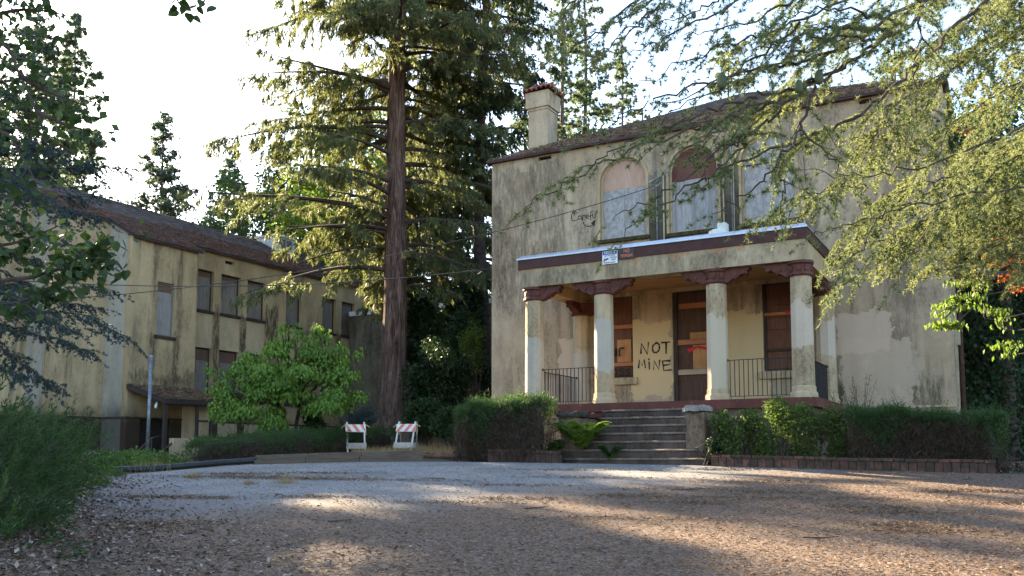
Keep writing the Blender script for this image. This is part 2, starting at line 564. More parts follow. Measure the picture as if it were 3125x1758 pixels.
M['moss'] = plain('moss', (0.040, 0.036, 0.014), 0.6, 0.95, 0.9, 35)
M['dark_wood'] = wood('dark_wood', (0.045, 0.033, 0.028), (0.075, 0.055, 0.045), (12, 12, 0.9))
M['void'] = plain('void', (0.018, 0.015, 0.013), 0.2, 0.9)
g = NT('shingle')
c = g.ramp(g.island(), [(0, (0.095, 0.080, 0.082)), (0.5, (0.135, 0.115, 0.117)), (1, (0.19, 0.165, 0.165))])
c = g.mix(g.math('MULTIPLY', g.step(g.noise(1.1, 5, 0.65), 0.5, 0.8), 0.4), c, (0.125, 0.075, 0.055))
M['shingle'] = g.done(c, 0.9, g.bump(g.noise(70, 3), 0.3, 0.006))
g = NT('clay_tile')
c = g.ramp(g.objrand(), [(0, (0.20, 0.065, 0.042)), (0.5, (0.27, 0.095, 0.06)), (1, (0.30, 0.135, 0.095))])
M['clay_tile'] = g.done(g.mix(g.math('MULTIPLY', g.step(g.noise(12, 4), 0.5, 0.7), 0.5), c, (0.10, 0.07, 0.055)), 0.8, g.bump(g.noise(40), 0.3, 0.006))
g = NT('brick')
c = g.ramp(g.objrand(), [(0, (0.075, 0.038, 0.030)), (0.5, (0.12, 0.052, 0.040)), (1, (0.17, 0.075, 0.058))])
c = g.mix(g.step(g.noise(7, 6, 0.7), 0.36, 0.62), c, (0.040, 0.032, 0.022))
M['brick'] = g.done(c, 0.9, g.bump(g.noise(60, 4), 0.5, 0.008))
M['iron'] = plain('iron', (0.022, 0.018, 0.017), 0.3, 0.5, 0.1)
M['galv'] = plain('galv', (0.19, 0.21, 0.23), 0.3, 0.45, 0.1, 20, metal=0.5)
M['conduit'] = plain('conduit', (0.40, 0.35, 0.25), 0.2, 0.6)
M['rust_pipe'] = plain('rust_pipe', (0.10, 0.055, 0.04), 0.4, 0.75, 0.4)
M['white_plastic'] = plain('white_plastic', (0.56, 0.58, 0.52), 0.08, 0.5, 0.05)
M['black_plastic'] = plain('black_plastic', (0.022, 0.023, 0.026), 0.3, 0.5, 0.1)
M['cable'] = plain('cable', (0.035, 0.033, 0.034), 0.2, 0.6)
M['timber'] = wood('timber', (0.085, 0.060, 0.044), (0.15, 0.115, 0.090), (1.2, 1.2, 12))
M['pale_wood'] = wood('pale_wood', (0.44, 0.39, 0.34), (0.58, 0.53, 0.48), (3, 3, 9))
M['white_paint'] = plain('white_paint', (0.72, 0.72, 0.72), 0.06, 0.5, 0.05)
M['orange_paint'] = plain('orange_paint', (0.72, 0.20, 0.11), 0.08, 0.5, 0.05)
M['grey_wood'] = wood('grey_wood', (0.22, 0.19, 0.165), (0.32, 0.28, 0.245), (12, 12, 1))
M['tape'] = plain('tape', (0.62, 0.52, 0.22), 0.1, 0.5, 0.05)
M['spray'] = plain('spray', (0.022, 0.021, 0.021), 0.3, 0.8, 0.05)
M['spray_red'] = plain('spray_red', (0.42, 0.022, 0.030), 0.2, 0.7, 0.05)
M['spray_orange'] = plain('spray_orange', (0.80, 0.26, 0.08), 0.1, 0.7, 0.05)
M['sign_white'] = plain('sign_white', (0.68, 0.70, 0.74), 0.05, 0.4, 0.02)
M['sign_blue'] = plain('sign_blue', (0.030, 0.065, 0.27), 0.1, 0.4, 0.02)
M['sign_black'] = plain('sign_black', (0.025, 0.024, 0.023), 0.1, 0.4, 0.02)
M['rock'] = plain('rock', (0.40, 0.38, 0.34), 0.3, 0.9, 0.6, 12)
M['tin'] = plain('tin', (0.50, 0.51, 0.50), 0.12, 0.45, 0.1, 10, metal=0.3)
g = NT('bark')
v = g.mapping((7.5, 7.5, 0.8))
n = g.noise(1.0, 8, 0.72, v, 1.2)
c = g.ramp(n, [(0.36, (0.026, 0.017, 0.013)), (0.5, (0.105, 0.064, 0.048)), (0.64, (0.21, 0.14, 0.110))])
M['bark'] = g.done(c, 0.95, g.bump(n, 1.0, 0.06), spec=0.1)
M['bark_dark'] = plain('bark_dark', (0.055, 0.040, 0.032), 0.4, 0.95, 0.8, 14)
M['bark_grey'] = plain('bark_grey', (0.12, 0.095, 0.075), 0.4, 0.95, 0.8, 14)
M['twig'] = plain('twig', (0.060, 0.045, 0.036), 0.4, 0.9, 0.3)
M['twig_brown'] = plain('twig_brown', (0.075, 0.050, 0.036), 0.5, 0.9, 0.3, island=True)
M['vine_grey'] = plain('vine_grey', (0.24, 0.21, 0.18), 0.3, 0.9, 0.3)

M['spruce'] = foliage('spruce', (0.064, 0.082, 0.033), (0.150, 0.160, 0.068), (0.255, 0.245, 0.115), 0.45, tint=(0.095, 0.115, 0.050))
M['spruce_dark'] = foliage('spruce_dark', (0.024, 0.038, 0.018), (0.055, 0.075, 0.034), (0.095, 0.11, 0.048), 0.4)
M['cedar'] = foliage('cedar', (0.072, 0.100, 0.046), (0.180, 0.200, 0.088), (0.31, 0.30, 0.145), 0.48, tint=(0.11, 0.145, 0.070))
M['cedar_blue'] = foliage('cedar_blue', (0.030, 0.050, 0.050), (0.055, 0.083, 0.080), (0.09, 0.12, 0.11), 0.2, tint=(0.035, 0.06, 0.06))
M['pine'] = foliage('pine', (0.050, 0.080, 0.045), (0.100, 0.130, 0.075), (0.17, 0.19, 0.11), 0.5, tint=(0.08, 0.115, 0.075))
M['linden'] = foliage('linden', (0.022, 0.048, 0.017), (0.042, 0.080, 0.026), (0.095, 0.14, 0.045), 0.3)
M['dogwood'] = foliage('dogwood', (0.075, 0.145, 0.022), (0.145, 0.245, 0.036), (0.24, 0.35, 0.065), 0.38, tint=(0.12, 0.21, 0.035))
M['maple_green'] = foliage('maple_green', (0.055, 0.10, 0.020), (0.13, 0.20, 0.030), (0.24, 0.29, 0.045), 0.5)
M['deep_green'] = foliage('deep_green', (0.025, 0.055, 0.020), (0.050, 0.095, 0.032), (0.085, 0.13, 0.04), 0.3)
M['maple_red'] = foliage('maple_red', (0.30, 0.065, 0.022), (0.45, 0.13, 0.035), (0.55, 0.22, 0.06), 0.5)
M['juniper'] = foliage('juniper', (0.024, 0.058, 0.020), (0.052, 0.105, 0.032), (0.13, 0.19, 0.05), 0.3)
M['hedge'] = foliage('hedge', (0.026, 0.058, 0.020), (0.058, 0.115, 0.036), (0.13, 0.20, 0.055), 0.35)
M['ground_cover'] = foliage('ground_cover', (0.050, 0.105, 0.020), (0.095, 0.17, 0.035), (0.15, 0.23, 0.055), 0.4)
M['bush'] = foliage('bush', (0.055, 0.11, 0.022), (0.11, 0.18, 0.035), (0.20, 0.27, 0.06), 0.45)
M['ivy'] = foliage('ivy', (0.014, 0.032, 0.014), (0.032, 0.060, 0.022), (0.065, 0.095, 0.035), 0.25)
M['fern'] = foliage('fern', (0.07, 0.13, 0.02), (0.13, 0.21, 0.03), (0.20, 0.28, 0.045), 0.45)
M['dry_grass'] = foliage('dry_grass', (0.26, 0.19, 0.09), (0.38, 0.28, 0.14), (0.46, 0.36, 0.20), 0.3)
M['cone'] = plain('cone', (0.075, 0.095, 0.052), 0.3, 0.8, 0.9, 60)
g = NT('leaf_litter')
c = g.ramp(g.island(), [(0, (0.060, 0.038, 0.030)), (0.35, (0.12, 0.075, 0.055)), (0.7, (0.19, 0.13, 0.10)), (1, (0.36, 0.30, 0.25))])
M['leaf_litter'] = g.done(c, 0.8, spec=0.2)
g = NT('needle_litter')
c = g.ramp(g.island(), [(0, (0.060, 0.034, 0.020)), (0.5, (0.15, 0.088, 0.048)), (1, (0.30, 0.21, 0.135))])
M['needle_litter'] = g.done(c, 0.85, spec=0.2)

# drive: pale crushed stone pressed into old asphalt, brown needle mat towards the foot of the slope
g = NT('chipseal')
vc = g.voro(85, out='Color'); vd = g.voro(85)
r1 = g.xyz(vc)
c = g.ramp(r1[0], [(0, (0.060, 0.056, 0.053)), (0.45, (0.17, 0.163, 0.155)), (0.8, (0.29, 0.28, 0.27)), (1, (0.48, 0.47, 0.455))])
c = g.mix(g.step(g.noise(0.9, 5, 0.6), 0.42, 0.62), c, (0.16, 0.155, 0.15))
rr = g.math('ADD', g.math('MULTIPLY', g.xyz()[0], CY), g.math('MULTIPLY', g.xyz()[1], SY))
dd = g.math('ADD', g.math('MULTIPLY', g.xyz()[0], -SY), g.math('MULTIPLY', g.xyz()[1], CY))
wob = g.math('MULTIPLY', g.math('SUBTRACT', g.noise(0.45, 6, 0.65), 0.5), 7.0)
e = g.math('SUBTRACT', g.math('ADD', dd, wob), g.math('MULTIPLY', g.math('MAXIMUM', rr, -1.5), 0.75))
brn = g.step(e, 15.2, 11.8)
tuft = g.step(g.noise(3.2, 6, 0.7, g.mapping((1, 1, 1), (3, 1, 0))), 0.60, 0.72)
brn = g.math('MAXIMUM', brn, g.math('MULTIPLY', tuft, 0.7))
nd = g.noise(38, 5, 0.75)
bc = g.ramp(nd, [(0.36, (0.028, 0.016, 0.009)), (0.5, (0.100, 0.056, 0.030)), (0.66, (0.23, 0.14, 0.082))])
c = g.mix(g.math('MULTIPLY', brn, g.step(g.noise(24, 4, 0.7), 0.30, 0.52)), c, bc)
M['chipseal'] = g.done(c, 0.8, g.bump(g.math('ADD', g.math('MULTIPLY', vd, -1.0), g.noise(40, 3)), 0.7, 0.012), spec=0.35)
g = NT('soil')
c = g.ramp(g.noise(14, 6, 0.7), [(0.3, (0.055, 0.036, 0.026)), (0.5, (0.12, 0.078, 0.05)), (0.7, (0.22, 0.15, 0.095))])
c = g.mix(g.step(g.noise(0.25, 4), 0.45, 0.65), c, (0.075, 0.07, 0.035))
M['soil'] = g.done(c, 0.95, g.bump(g.noise(30, 5), 0.8, 0.02))
M['stucco_wing_shade'] = stucco('stucco_wing_shade', (0.36, 0.33, 0.26), (0.42, 0.39, 0.32), (0.060, 0.055, 0.045), 0.6, 0.35, low=(2.8, 3.9, 0.8, (0.05, 0.045, 0.04), 1.4))  # wing stucco greyed, the bluish shade of the end faces painted in
M['stained_pier'] = stucco('stained_pier', (0.20, 0.165, 0.11), (0.30, 0.25, 0.16), (0.022, 0.020, 0.015), 1.0, 1.0, low=(8.2, 9.2, 0.7, (0.03, 0.026, 0.02), 3.0))
M['lit_blue_board'] = wood('lit_blue_board', (0.20, 0.24, 0.28), (0.30, 0.35, 0.40), (6, 6, 0.9))  # wing board paled and blued, the light on it put into the colour
g = NT('needle_litter_red')
c = g.ramp(g.island(), [(0, (0.085, 0.045, 0.032)), (0.5, (0.14, 0.068, 0.045)), (1, (0.20, 0.11, 0.075))])
M['needle_litter_red'] = g.done(c, 0.85, spec=0.2)
M['pine_haze'] = foliage('pine_haze', (0.060, 0.090, 0.070), (0.105, 0.140, 0.105), (0.18, 0.20, 0.14), 0.5, tint=(0.085, 0.12, 0.095))  # lighter pine needles, haze glow put into the colour
M['dark_pipe'] = plain('dark_pipe', (0.030, 0.034, 0.060), 0.3, 0.45, 0.1)
g = NT('chips')
c = g.ramp(g.island(), [(0, (0.10, 0.045, 0.028)), (0.5, (0.20, 0.09, 0.055)), (1, (0.34, 0.19, 0.12))])
M['chips'] = g.done(c, 0.85, spec=0.2)
M['stucco_beam'] = stucco('stucco_beam', (0.40, 0.315, 0.19), (0.49, 0.40, 0.26), (0.075, 0.078, 0.055), 0.9, 1.0,
                          stains=[('x', -11.0, -8.9, 5.75, 6.28, 0.55), ('x', -8.6, -6.9, 5.75, 6.30, 0.5), ('x', -6.4, -5.4, 5.75, 6.2, 0.35)],
                          patches=[('x', -11.0, -7.6, 6.30, 6.50, (0.42, 0.19, 0.10), 0.45), ('x', -7.0, -5.2, 6.28, 6.50, (0.45, 0.21, 0.11), 0.5)])
M['floor_bounce'] = plain('floor_bounce', (0.36, 0.27, 0.20), 0.3, 0.8, 0.3, 25)  # worn-concrete tone, lightened to bounce sun up into the porch
M['cheek'] = stucco('cheek', (0.25, 0.18, 0.125), (0.33, 0.25, 0.18), (0.035, 0.028, 0.020), 0.9, 1.0, low=(1.5, 2.1, 0.5, (0.05, 0.042, 0.024), 1.0), stains=[('x', -9.1, -5.6, 2.0, 2.6, 0.6)])
M['cap_black'] = stucco('cap_black', (0.050, 0.045, 0.035), (0.085, 0.075, 0.06), (0.015, 0.015, 0.010), 0.8, 0.9)
M['cap_grey'] = stucco('cap_grey', (0.23, 0.215, 0.195), (0.33, 0.31, 0.285), (0.05, 0.045, 0.04), 0.8, 1.0)
M['lit_nosing'] = stucco('lit_nosing', (0.17, 0.13, 0.10), (0.27, 0.215, 0.17), (0.035, 0.028, 0.022), 0.7, 1.0)  # paler than the steps, paints the lit line along each edge


# ------------------------------------------------------------------ ground and drive
def terrain(X, Y):
    X = np.asarray(X, float); Y = np.asarray(Y, float)
    d = -SY * X + CY * Y
    r = CY * X + SY * Y
    a = 0.0742 * np.maximum(d, -20)
    h = -np.log(np.exp(-22 * a) + math.exp(-22 * 1.46)) / 22
    q = r / np.maximum(d, 1)
    win = sst(-0.36, -0.28, q) * (1 - sst(-0.06, 0.02, q))
    h = h + win * (0.15 * sst(20.2, 21.6, d) + 0.85 * sst(26.8, 33.0, d))
    h = h + 0.25 * sst(-0.42, -0.56, q) * sst(4, 8, d) * (1 - sst(12, 16, d))
    h = h + 0.02 * np.sin(X * 1.7 + 1) * np.sin(Y * 1.3) * sst(20, 22, d)
    far = np.hypot(X + 12, Y - 20)
    return h + 1.5 * sst(60, 400, far)


def tz(x, y): return float(terrain(x, y))


ax = np.concatenate([np.linspace(-1200, -70, 14)[:-1], np.linspace(-70, 30, 150), np.linspace(30, 1200, 14)[1:]])
ay = np.concatenate([np.linspace(-1200, -25, 12)[:-1], np.linspace(-25, 70, 150), np.linspace(70, 1200, 14)[1:]])
GX, GY = np.meshgrid(ax, ay, indexing='ij')
tag(np_grid('ground', M['soil'], np.stack([GX, GY, terrain(GX, GY) - 0.012], -1)), kind='structure')

FAR_R = [-7.6, -5.45, -2.0, -0.6, 0.97, 4.05, 5.45, 7.2, 8.7, 9.9, 14]
FAR_D = [15.9, 18.9, 20.3, 19.9, 19.4, 18.6, 17.95, 17.35, 16.85, 16.5, 15.6]
nT, nS = 70, 90
t = np.linspace(0, 1, nT)[:, None]; s = np.linspace(0, 1, nS)[None, :]
rl = -2.6 - 5.0 * t ** 1.3
r = rl + (14 - rl) * s
d = -3 + t * (np.interp(r, FAR_R, FAR_D) + 3)
X = CY * r - SY * d; Y = SY * r + CY * d
hump = 0.02 * np.sin(X * 0.9) * np.cos(Y * 0.7) * (t < 0.97)
tag(np_grid('driveway', M['chipseal'], np.stack([X, Y, terrain(X, Y) + 0.022 + hump * 0.2], -1)), kind='structure')


# ------------------------------------------------------------------ shingled slopes
def shingle_faces(a, b, c, dd, course=0.16, w=0.26, seed=0, lift=0.022):
    """courses of separate shingles over the slope a-b (eave) .. d-c (top)"""
    rng = np.random.default_rng(seed)
    a, b, c, dd = [np.array(p, float) for p in (a, b, c, dd)]
    n = np.cross(b - a, dd - a); n /= np.linalg.norm(n)
    if n[2] < 0: n = -n
    H = np.linalg.norm((c + dd) / 2 - (a + b) / 2)
    rows = int(H / course)
    out = []
    for i in range(rows):
        t0, t1 = i / rows, min(1.0, (i + 1.35) / rows)
        l0, r0 = a + (dd - a) * t0, b + (c - b) * t0
        l1, r1 = a + (dd - a) * t1, b + (c - b) * t1
        Lr = np.linalg.norm(r0 - l0)
        k = max(1, int(Lr / w))
        e = (np.arange(k + 1) + rng.uniform(-0.25, 0.25, k + 1)) / k
        e[0], e[-1] = 0, 1
        g_ = 0.004 / max(Lr, 0.1)
        u0, u1 = e[:-1] + g_, e[1:] - g_
        jit = rng.uniform(-0.012, 0.012, k)[:, None] * nrm(dd - a)
        lf = (lift + rng.uniform(0, 0.012, k))[:, None] * n
        A = l0 + (r0 - l0) * u0[:, None] + jit + lf
        B = l0 + (r0 - l0) * u1[:, None] + jit + lf
        C2 = l1 + (r1 - l1) * u1[:, None] + n * 0.004
        D2 = l1 + (r1 - l1) * u0[:, None] + n * 0.004
        out.append(np.stack([A, B, C2, D2], 1))
        out.append(np.stack([A - n * 0.02, B - n * 0.02, B, A], 1))
    return np.concatenate(out)


def slope_litter(a, b, c, dd, n, seed, tmax=0.6):
    rng = np.random.default_rng(seed)
    a, b, c, dd = [np.array(p, float) for p in (a, b, c, dd)]
    nn = np.cross(b - a, dd - a); nn /= np.linalg.norm(nn)
    if nn[2] < 0: nn = -nn
    u = rng.random(n)[:, None]; v = (rng.random(n) ** 1.2 * tmax)[:, None]
    P = (a + (b - a) * u) * (1 - v) + (dd + (c - dd) * u) * v + nn * (0.035 + 0.03 * rng.random(n)[:, None])
    D = rng.normal(size=(n, 3)); D -= nn * (D @ nn)[:, None]
    return blades(P, nrm(D) + nn * rng.normal(size=(n, 1)) * 0.2, rng.uniform(0.08, 0.2, n), rng.uniform(0.012, 0.03, n), rng)


def ribbon(mb, pts, w, fn, off=-0.005):
    """painted stroke: flat ribbon along 2-D points on a wall"""
    P = [Vector(p) for p in pts]
    L = []; R = []
    for i, p in enumerate(P):
        t = (P[min(i + 1, len(P) - 1)] - P[max(i - 1, 0)])
        t = t.normalized() if t.length > 1e-6 else Vector((1, 0))
        nn = Vector((-t.y, t.x)) * (w / 2 * (0.85 + 0.3 * math.sin(i * 2.3 + p.x * 9)))
        e = t * (w * 0.35) * (-1 if i == 0 else 1 if i == len(P) - 1 else 0)
        L.append(p + nn + e); R.append(p - nn + e)
    vs = [fn(q.x, q.y, off) for q in L] + [fn(q.x, q.y, off) for q in R]
    n = len(P)
    mb.add(vs, [(i, i + 1, n + i + 1, n + i) for i in range(n - 1)])


def smooth2(pts, k=4):
    """Catmull-Rom through 2-D or 3-D points"""
    P = [Vector(p) for p in pts]
    out = []
    for i in range(len(P) - 1):
        p0, p1, p2, p3 = P[max(i - 1, 0)], P[i], P[i + 1], P[min(i + 2, len(P) - 1)]
        for j in range(k):
            t = j / k
            out.append(0.5 * ((2 * p1) + (p2 - p0) * t + (2 * p0 - 5 * p1 + 4 * p2 - p3) * t * t + (3 * p1 - p0 - 3 * p2 + p3) * t ** 3))
    out.append(P[-1])
    return out


# ------------------------------------------------------------------ main building
FY = 23.6
X0, X1, Y1 = -13.76, -1.15, 36.2


def front(a, b, dep): return (a, FY + dep, b)


def rect(a0, a1, b0, b1): return [(a0, b0), (a1, b0), (a1, b1), (a0, b1)]


def arch(a0, a1, b0, bs, n=14):
    c, r = (a0 + a1) / 2, (a1 - a0) / 2
    return [(a0, b0), (a1, b0)] + [(c + r * math.cos(math.pi * k / n), bs + r * math.sin(math.pi * k / n)) for k in range(n + 1)]


mb_root = thing('boarded_building', (-7.45, 29.9, 1.3), 'tall two-storey cream stucco building with arched boarded windows and columned porch', 'building')
AR = [(-10.15, -8.74, 7.75, 9.39), (-8.08, -6.70, 7.70, 9.42), (-6.06, -4.65, 7.71, 9.40)]
LW = [(-10.35, -9.20), (-5.60, -4.45)]
DOOR = (-8.04, -6.76)
VENT = [(-12.15, -11.72), (-3.05, -2.75)]
holes = [arch(*a) for a in AR] + [rect(a, b, 3.77, 6.13) for a, b in LW] + [rect(*DOOR, 2.5, 6.13)] + [rect(a, b, 10.42, 10.53) for a, b in VENT]
MB().wall(rect(X0, X1, 1.0, 10.60), holes, front, 0.32).build('wall', M['stucco_main'], mb_root)
w = MB()
w.box(X0, X0 + 0.3, FY + 0.32, Y1, 1.0, 10.60)
w.build('wall', M['stucco_main'], mb_root)
w = MB(); w.box(X1 - 0.3, X1, FY + 0.32, Y1, 1.0, 10.60); w.build('wall', M['stucco_main'], mb_root)
w = MB(); w.box(X0 + 0.3, X1 - 0.3, Y1 - 0.3, Y1, 1.0, 10.60); w.build('wall', M['stucco_main'], mb_root)
for a, b in VENT:
    MB().box(a + 0.002, b - 0.002, FY + 0.14, FY + 0.2, 10.422, 10.528).build('eave_vent', M['void'], mb_root)
w = MB(); w.box(-3.70, X1 - 0.002, FY - 0.035, FY + 0.01, 2.74, 2.79); w.build('belt_course', M['stucco_light'], mb_root)
w = MB(); w.box(X0, -11.02, FY - 0.035, FY + 0.01, 2.74, 2.79); w.build('belt_course', M['stucco_light'], mb_root)
# corner boards and rain pipe on the narrow right flank
w = MB(); w.box(X1 + 0.002, X1 + 0.05, FY + 0.45, FY + 0.75, 1.3, 10.5); w.build('corner_board', M['conduit'], mb_root)
w = MB(); w.tube([(X1 + 0.10, FY + 1.1, 1.4), (X1 + 0.10, FY + 1.1, 9.9)], 0.06, 8); w.build('rain_pipe', M['rust_pipe'], mb_root, True)
w = MB(); w.box(X1 + 0.052, X1 + 0.12, FY + 0.5, FY + 0.66, 4.25, 4.62); w.build('meter_box', M['conduit'], mb_root)
w = MB(); w.tube(smooth2([(X1 + 0.13, FY + 0.56, 4.62), (X1 + 0.16, FY + 0.52, 4.9), (X1 + 0.1, FY + 0.5, 5.4), (X1 + 0.06, FY - 0.03, 5.95), (X1 - 0.5, FY - 0.03, 6.0)]), 0.012, 5)
w.build('cable', M['cable'], mb_root)

# roof: low hipped roof with split shingles
EZ, OV, APEX = 10.62, 0.13, (-7.455, 29.9, 13.87)
e = [(X0 - OV, FY - OV, EZ), (X1 + OV, FY - OV, EZ), (X1 + OV, Y1 + OV, EZ), (X0 - OV, Y1 + OV, EZ)]
roof = MB()
roof.add(e + [APEX] + [(x, y, EZ - 0.05) for x, y, z in e],
         [(0, 1, 4), (1, 2, 4), (2, 3, 4), (3, 0, 4), (8, 7, 6, 5), (0, 5, 6, 1), (1, 6, 7, 2), (2, 7, 8, 3), (3, 8, 5, 0)])
roof_o = roof.build('roof', M['fascia'], mb_root)
sh = np.concatenate([shingle_faces(e[0], e[1], APEX, APEX, 0.17, 0.27, 1), shingle_faces(e[3], e[0], APEX, APEX, 0.17, 0.27, 2), shingle_faces(e[1], e[2], APEX, APEX, 0.17, 0.27, 3)])
tag(np_mesh('shingles', M['shingle'], roof_o, quads=sh), kind='stuff')
tag(np_mesh('needle_litter', M['needle_litter'], roof_o, tris=slope_litter(e[0], e[1], APEX, APEX, 9000, 5, 0.35)), kind='stuff')

# chimney with clay-tile cap
ch = MB()
ch.box(-13.22, -12.54, 25.0, 25.72, 10.4, 12.62)
ch.box(-13.245, -12.515, 24.975, 25.745, 12.62, 12.70)
ch.box(-13.29, -12.47, 24.93, 25.79, 12.70, 13.22)
ch_o = ch.build('chimney', M['stucco_main'], mb_root)
cap = MB(); cap.add([(-13.29, 24.93, 13.22), (-12.47, 24.93, 13.22), (-12.47, 25.79, 13.22), (-13.29, 25.79, 13.22), (-13.02, 25.36, 13.50), (-12.74, 25.36, 13.50)],
                    [(0, 1, 5, 4), (1, 2, 5), (2, 3, 4, 5), (3, 0, 4), (3, 2, 1, 0)])
cap.build('cap_core', M['sill_dark'], ch_o)


def half_tile(mb, a, b, r0, r1, nrm_, th=0.014, n=7):
    """barrel tile from a (top) to b (foot), convex along nrm_"""
    a, b, nn = Vector(a), Vector(b), Vector(nrm_).normalized()
    t = (b - a).normalized(); sd = t.cross(nn).normalized(); nn = sd.cross(t).normalized()
    ring = []
    for p, r in ((a, r0), (b, r1)):
        for rr in (r, r - th):
            ring.append([p + sd * (rr * math.cos(math.pi * k / n)) + nn * (rr * math.sin(math.pi * k / n)) for k in range(n + 1)])
    vs = [v for q in ring for v in q]; m = n + 1
    fs = []
    for k in range(n):
        fs += [(k, k + 1, 2 * m + k + 1, 2 * m + k), (m + k + 1, m + k, 3 * m + k, 3 * m + k + 1), (2 * m + k, 2 * m + k + 1, 3 * m + k + 1, 3 * m + k), (k + 1, k, m + k, m + k + 1)]
    mb.add(vs, fs)


rr_ = random.Random(4)
for i in range(6):
    x = -13.32 + 0.17 * i + 0.045
    for (y0, y1, ny) in ((25.30, 24.84, -1), (25.42, 25.88, 1)):
        t_ = MB(); half_tile(t_, (x * 0.6 - 12.88 * 0.4, y0, 13.50), (x, y1, 13.235 + rr_.uniform(-.015, .02)), 0.06, 0.085, (0, ny * 0.5, 1))
        t_.build('tile', M['clay_tile'], ch_o, True)
for j in range(5):
    y = 24.98 + 0.185 * j
    for (xa, xb, nx) in ((-12.78, -12.37, 1), (-12.98, -13.39, -1)):
        t_ = MB(); half_tile(t_, (xa, y * 0.6 + 25.36 * 0.4, 13.50), (xb, y, 13.235 + rr_.uniform(-.015, .02)), 0.06, 0.085, (nx * 0.5, 0, 1))
        t_.build('tile', M['clay_tile'], ch_o, True)
for i in range(2):
    t_ = MB(); half_tile(t_, (-13.1 + 0.26 * i, 25.36, 13.50), (-12.78 + 0.26 * i, 25.36, 13.52), 0.085, 0.1, (0, 0, 1)); t_.build('tile', M['clay_tile'], ch_o, True)

# arched windows, each boarded differently
AR_M = [('osb', 'pink_ply', 9.20), ('white_ply', 'red_ply', 9.18), ('osb', 'white_ply', 9.32)]
for (a0, a1, b0, bs), (m1, m2, zc) in zip(AR, AR_M):
    c, r = (a0 + a1) / 2, (a1 - a0) / 2
    fr = MB().wall(arch(a0 + 0.002, a1 - 0.002, b0 + 0.002, bs, 14), [arch(a0 + 0.05, a1 - 0.05, b0 + 0.05, bs, 14)], lambda a, b, t: front(a, b, t + 0.10), 0.12)
    wo_ = fr.build('window', M['stucco_light'], mb_root)
    MB().box(a0 + 0.052, a1 - 0.052, FY + 0.13, FY + 0.15, b0 + 0.052, zc).build('board', M[m1], wo_)
    ll = [(a0 + 0.052, zc + 0.004), (a1 - 0.052, zc + 0.004)] + [(c + (r - 0.052) * math.cos(math.pi * k / 14), max(zc + 0.01, bs + (r - 0.052) * math.sin(math.pi * k / 14))) for k in range(15)]
    MB().prism(ll, lambda a, b, t: front(a, b, t + 0.135), 0.02).build('board', M[m2], wo_)
    sl_ = MB(); sl_.cbox(a0 - 0.09, a1 + 0.09, FY - 0.10, FY + 0.12, b0 - 0.11, b0 - 0.004, 0.02)
    sl_.build('sill', M['moss'], wo_)
    if m2 == 'white_ply':
        MB().box(a0 + 0.03, a1 - 0.03, FY + 0.105, FY + 0.128, zc - 0.015, zc + 0.015).build('crack_batten', M['void'], wo_)
    else:
        MB().box(c - 0.004, c + 0.004, FY + 0.12, FY + 0.133, b0 + 0.06, zc - 0.02).build('seam', M['grey_wood'], wo_)
    tr = MB()        # raised trim around the arch
    out = [(a0 - 0.07, b0), (a0 - 0.07, bs)] + [(c - (r + 0.07) * math.cos(math.pi * k / 14), bs + (r + 0.07) * math.sin(math.pi * k / 14)) for k in range(15)] + [(a1 + 0.07, b0)]
    inn = [(a0 - 0.002, b0), (a0 - 0.002, bs)] + [(c - (r + 0.002) * math.cos(math.pi * k / 14), bs + (r + 0.002) * math.sin(math.pi * k / 14)) for k in range(15)] + [(a1 + 0.002, b0)]
    nn_ = len(out)
    vs = [front(a, b, -0.025) for a, b in out] + [front(a, b, -0.025) for a, b in inn] + [front(a, b, 0.01) for a, b in out] + [front(a, b, 0.01) for a, b in inn]
    fs = []
    for k in range(nn_ - 1):
        fs += [(k, k + 1, nn_ + k + 1, nn_ + k), (k, 2 * nn_ + k, 2 * nn_ + k + 1, k + 1), (nn_ + k, nn_ + k + 1, 3 * nn_ + k + 1, 3 * nn_ + k)]
    tr.add(vs, fs); tr.build('trim', M['stucco_porch'], wo_)
# stained piers between the arches
for a, b in ((-8.655, -8.165), (-6.615, -6.145)):
    w = MB(); w.box(a, b, FY - 0.012, FY + 0.01, 6.8, 9.35)
    w.build('pier', M['stained_pier'] if 'stained_pier' in M else M['concrete'], mb_root)
# conduits and service bracket
for nm, pts, rad, mt in (('conduit', [(-8.42, FY - 0.05, 6.75), (-8.42, FY - 0.05, 9.55)], 0.016, 'galv'),
                     ('conduit', [(-8.22, FY - 0.05, 6.75), (-8.22, FY - 0.05, 9.35)], 0.022, 'conduit'),
                     ('conduit', smooth2([(-8.3, FY - 0.05, 9.95), (-7.9, FY - 0.05, 10.12), (-7.4, FY - 0.05, 10.28), (-6.8, FY - 0.05, 10.28), (-6.56, FY - 0.05, 10.15), (-6.54, FY - 0.05, 9.9)]) + [(-6.54, FY - 0.05, 6.85)], 0.022, 'conduit'),
                     ('conduit', smooth2([(-6.95, FY - 0.05, 10.36), (-6.5, FY - 0.05, 10.36), (-6.33, FY - 0.05, 10.2), (-6.32, FY - 0.05, 9.9)]) + [(-6.30, FY - 0.05, 7.0)], 0.026, 'galv'),
                     ('conduit', [(-6.26, FY - 0.05, 7.0), (-6.26, FY - 0.05, 10.5)], 0.014, 'conduit')):
    w = MB(); w.tube(pts, rad, 6); w.build(nm, M[mt], mb_root, True)
w = MB(); w.cbox(-6.40, -6.16, FY - 0.14, FY - 0.013, 6.80, 7.02, 0.01); w.build('junction_box', M['conduit'], mb_root)
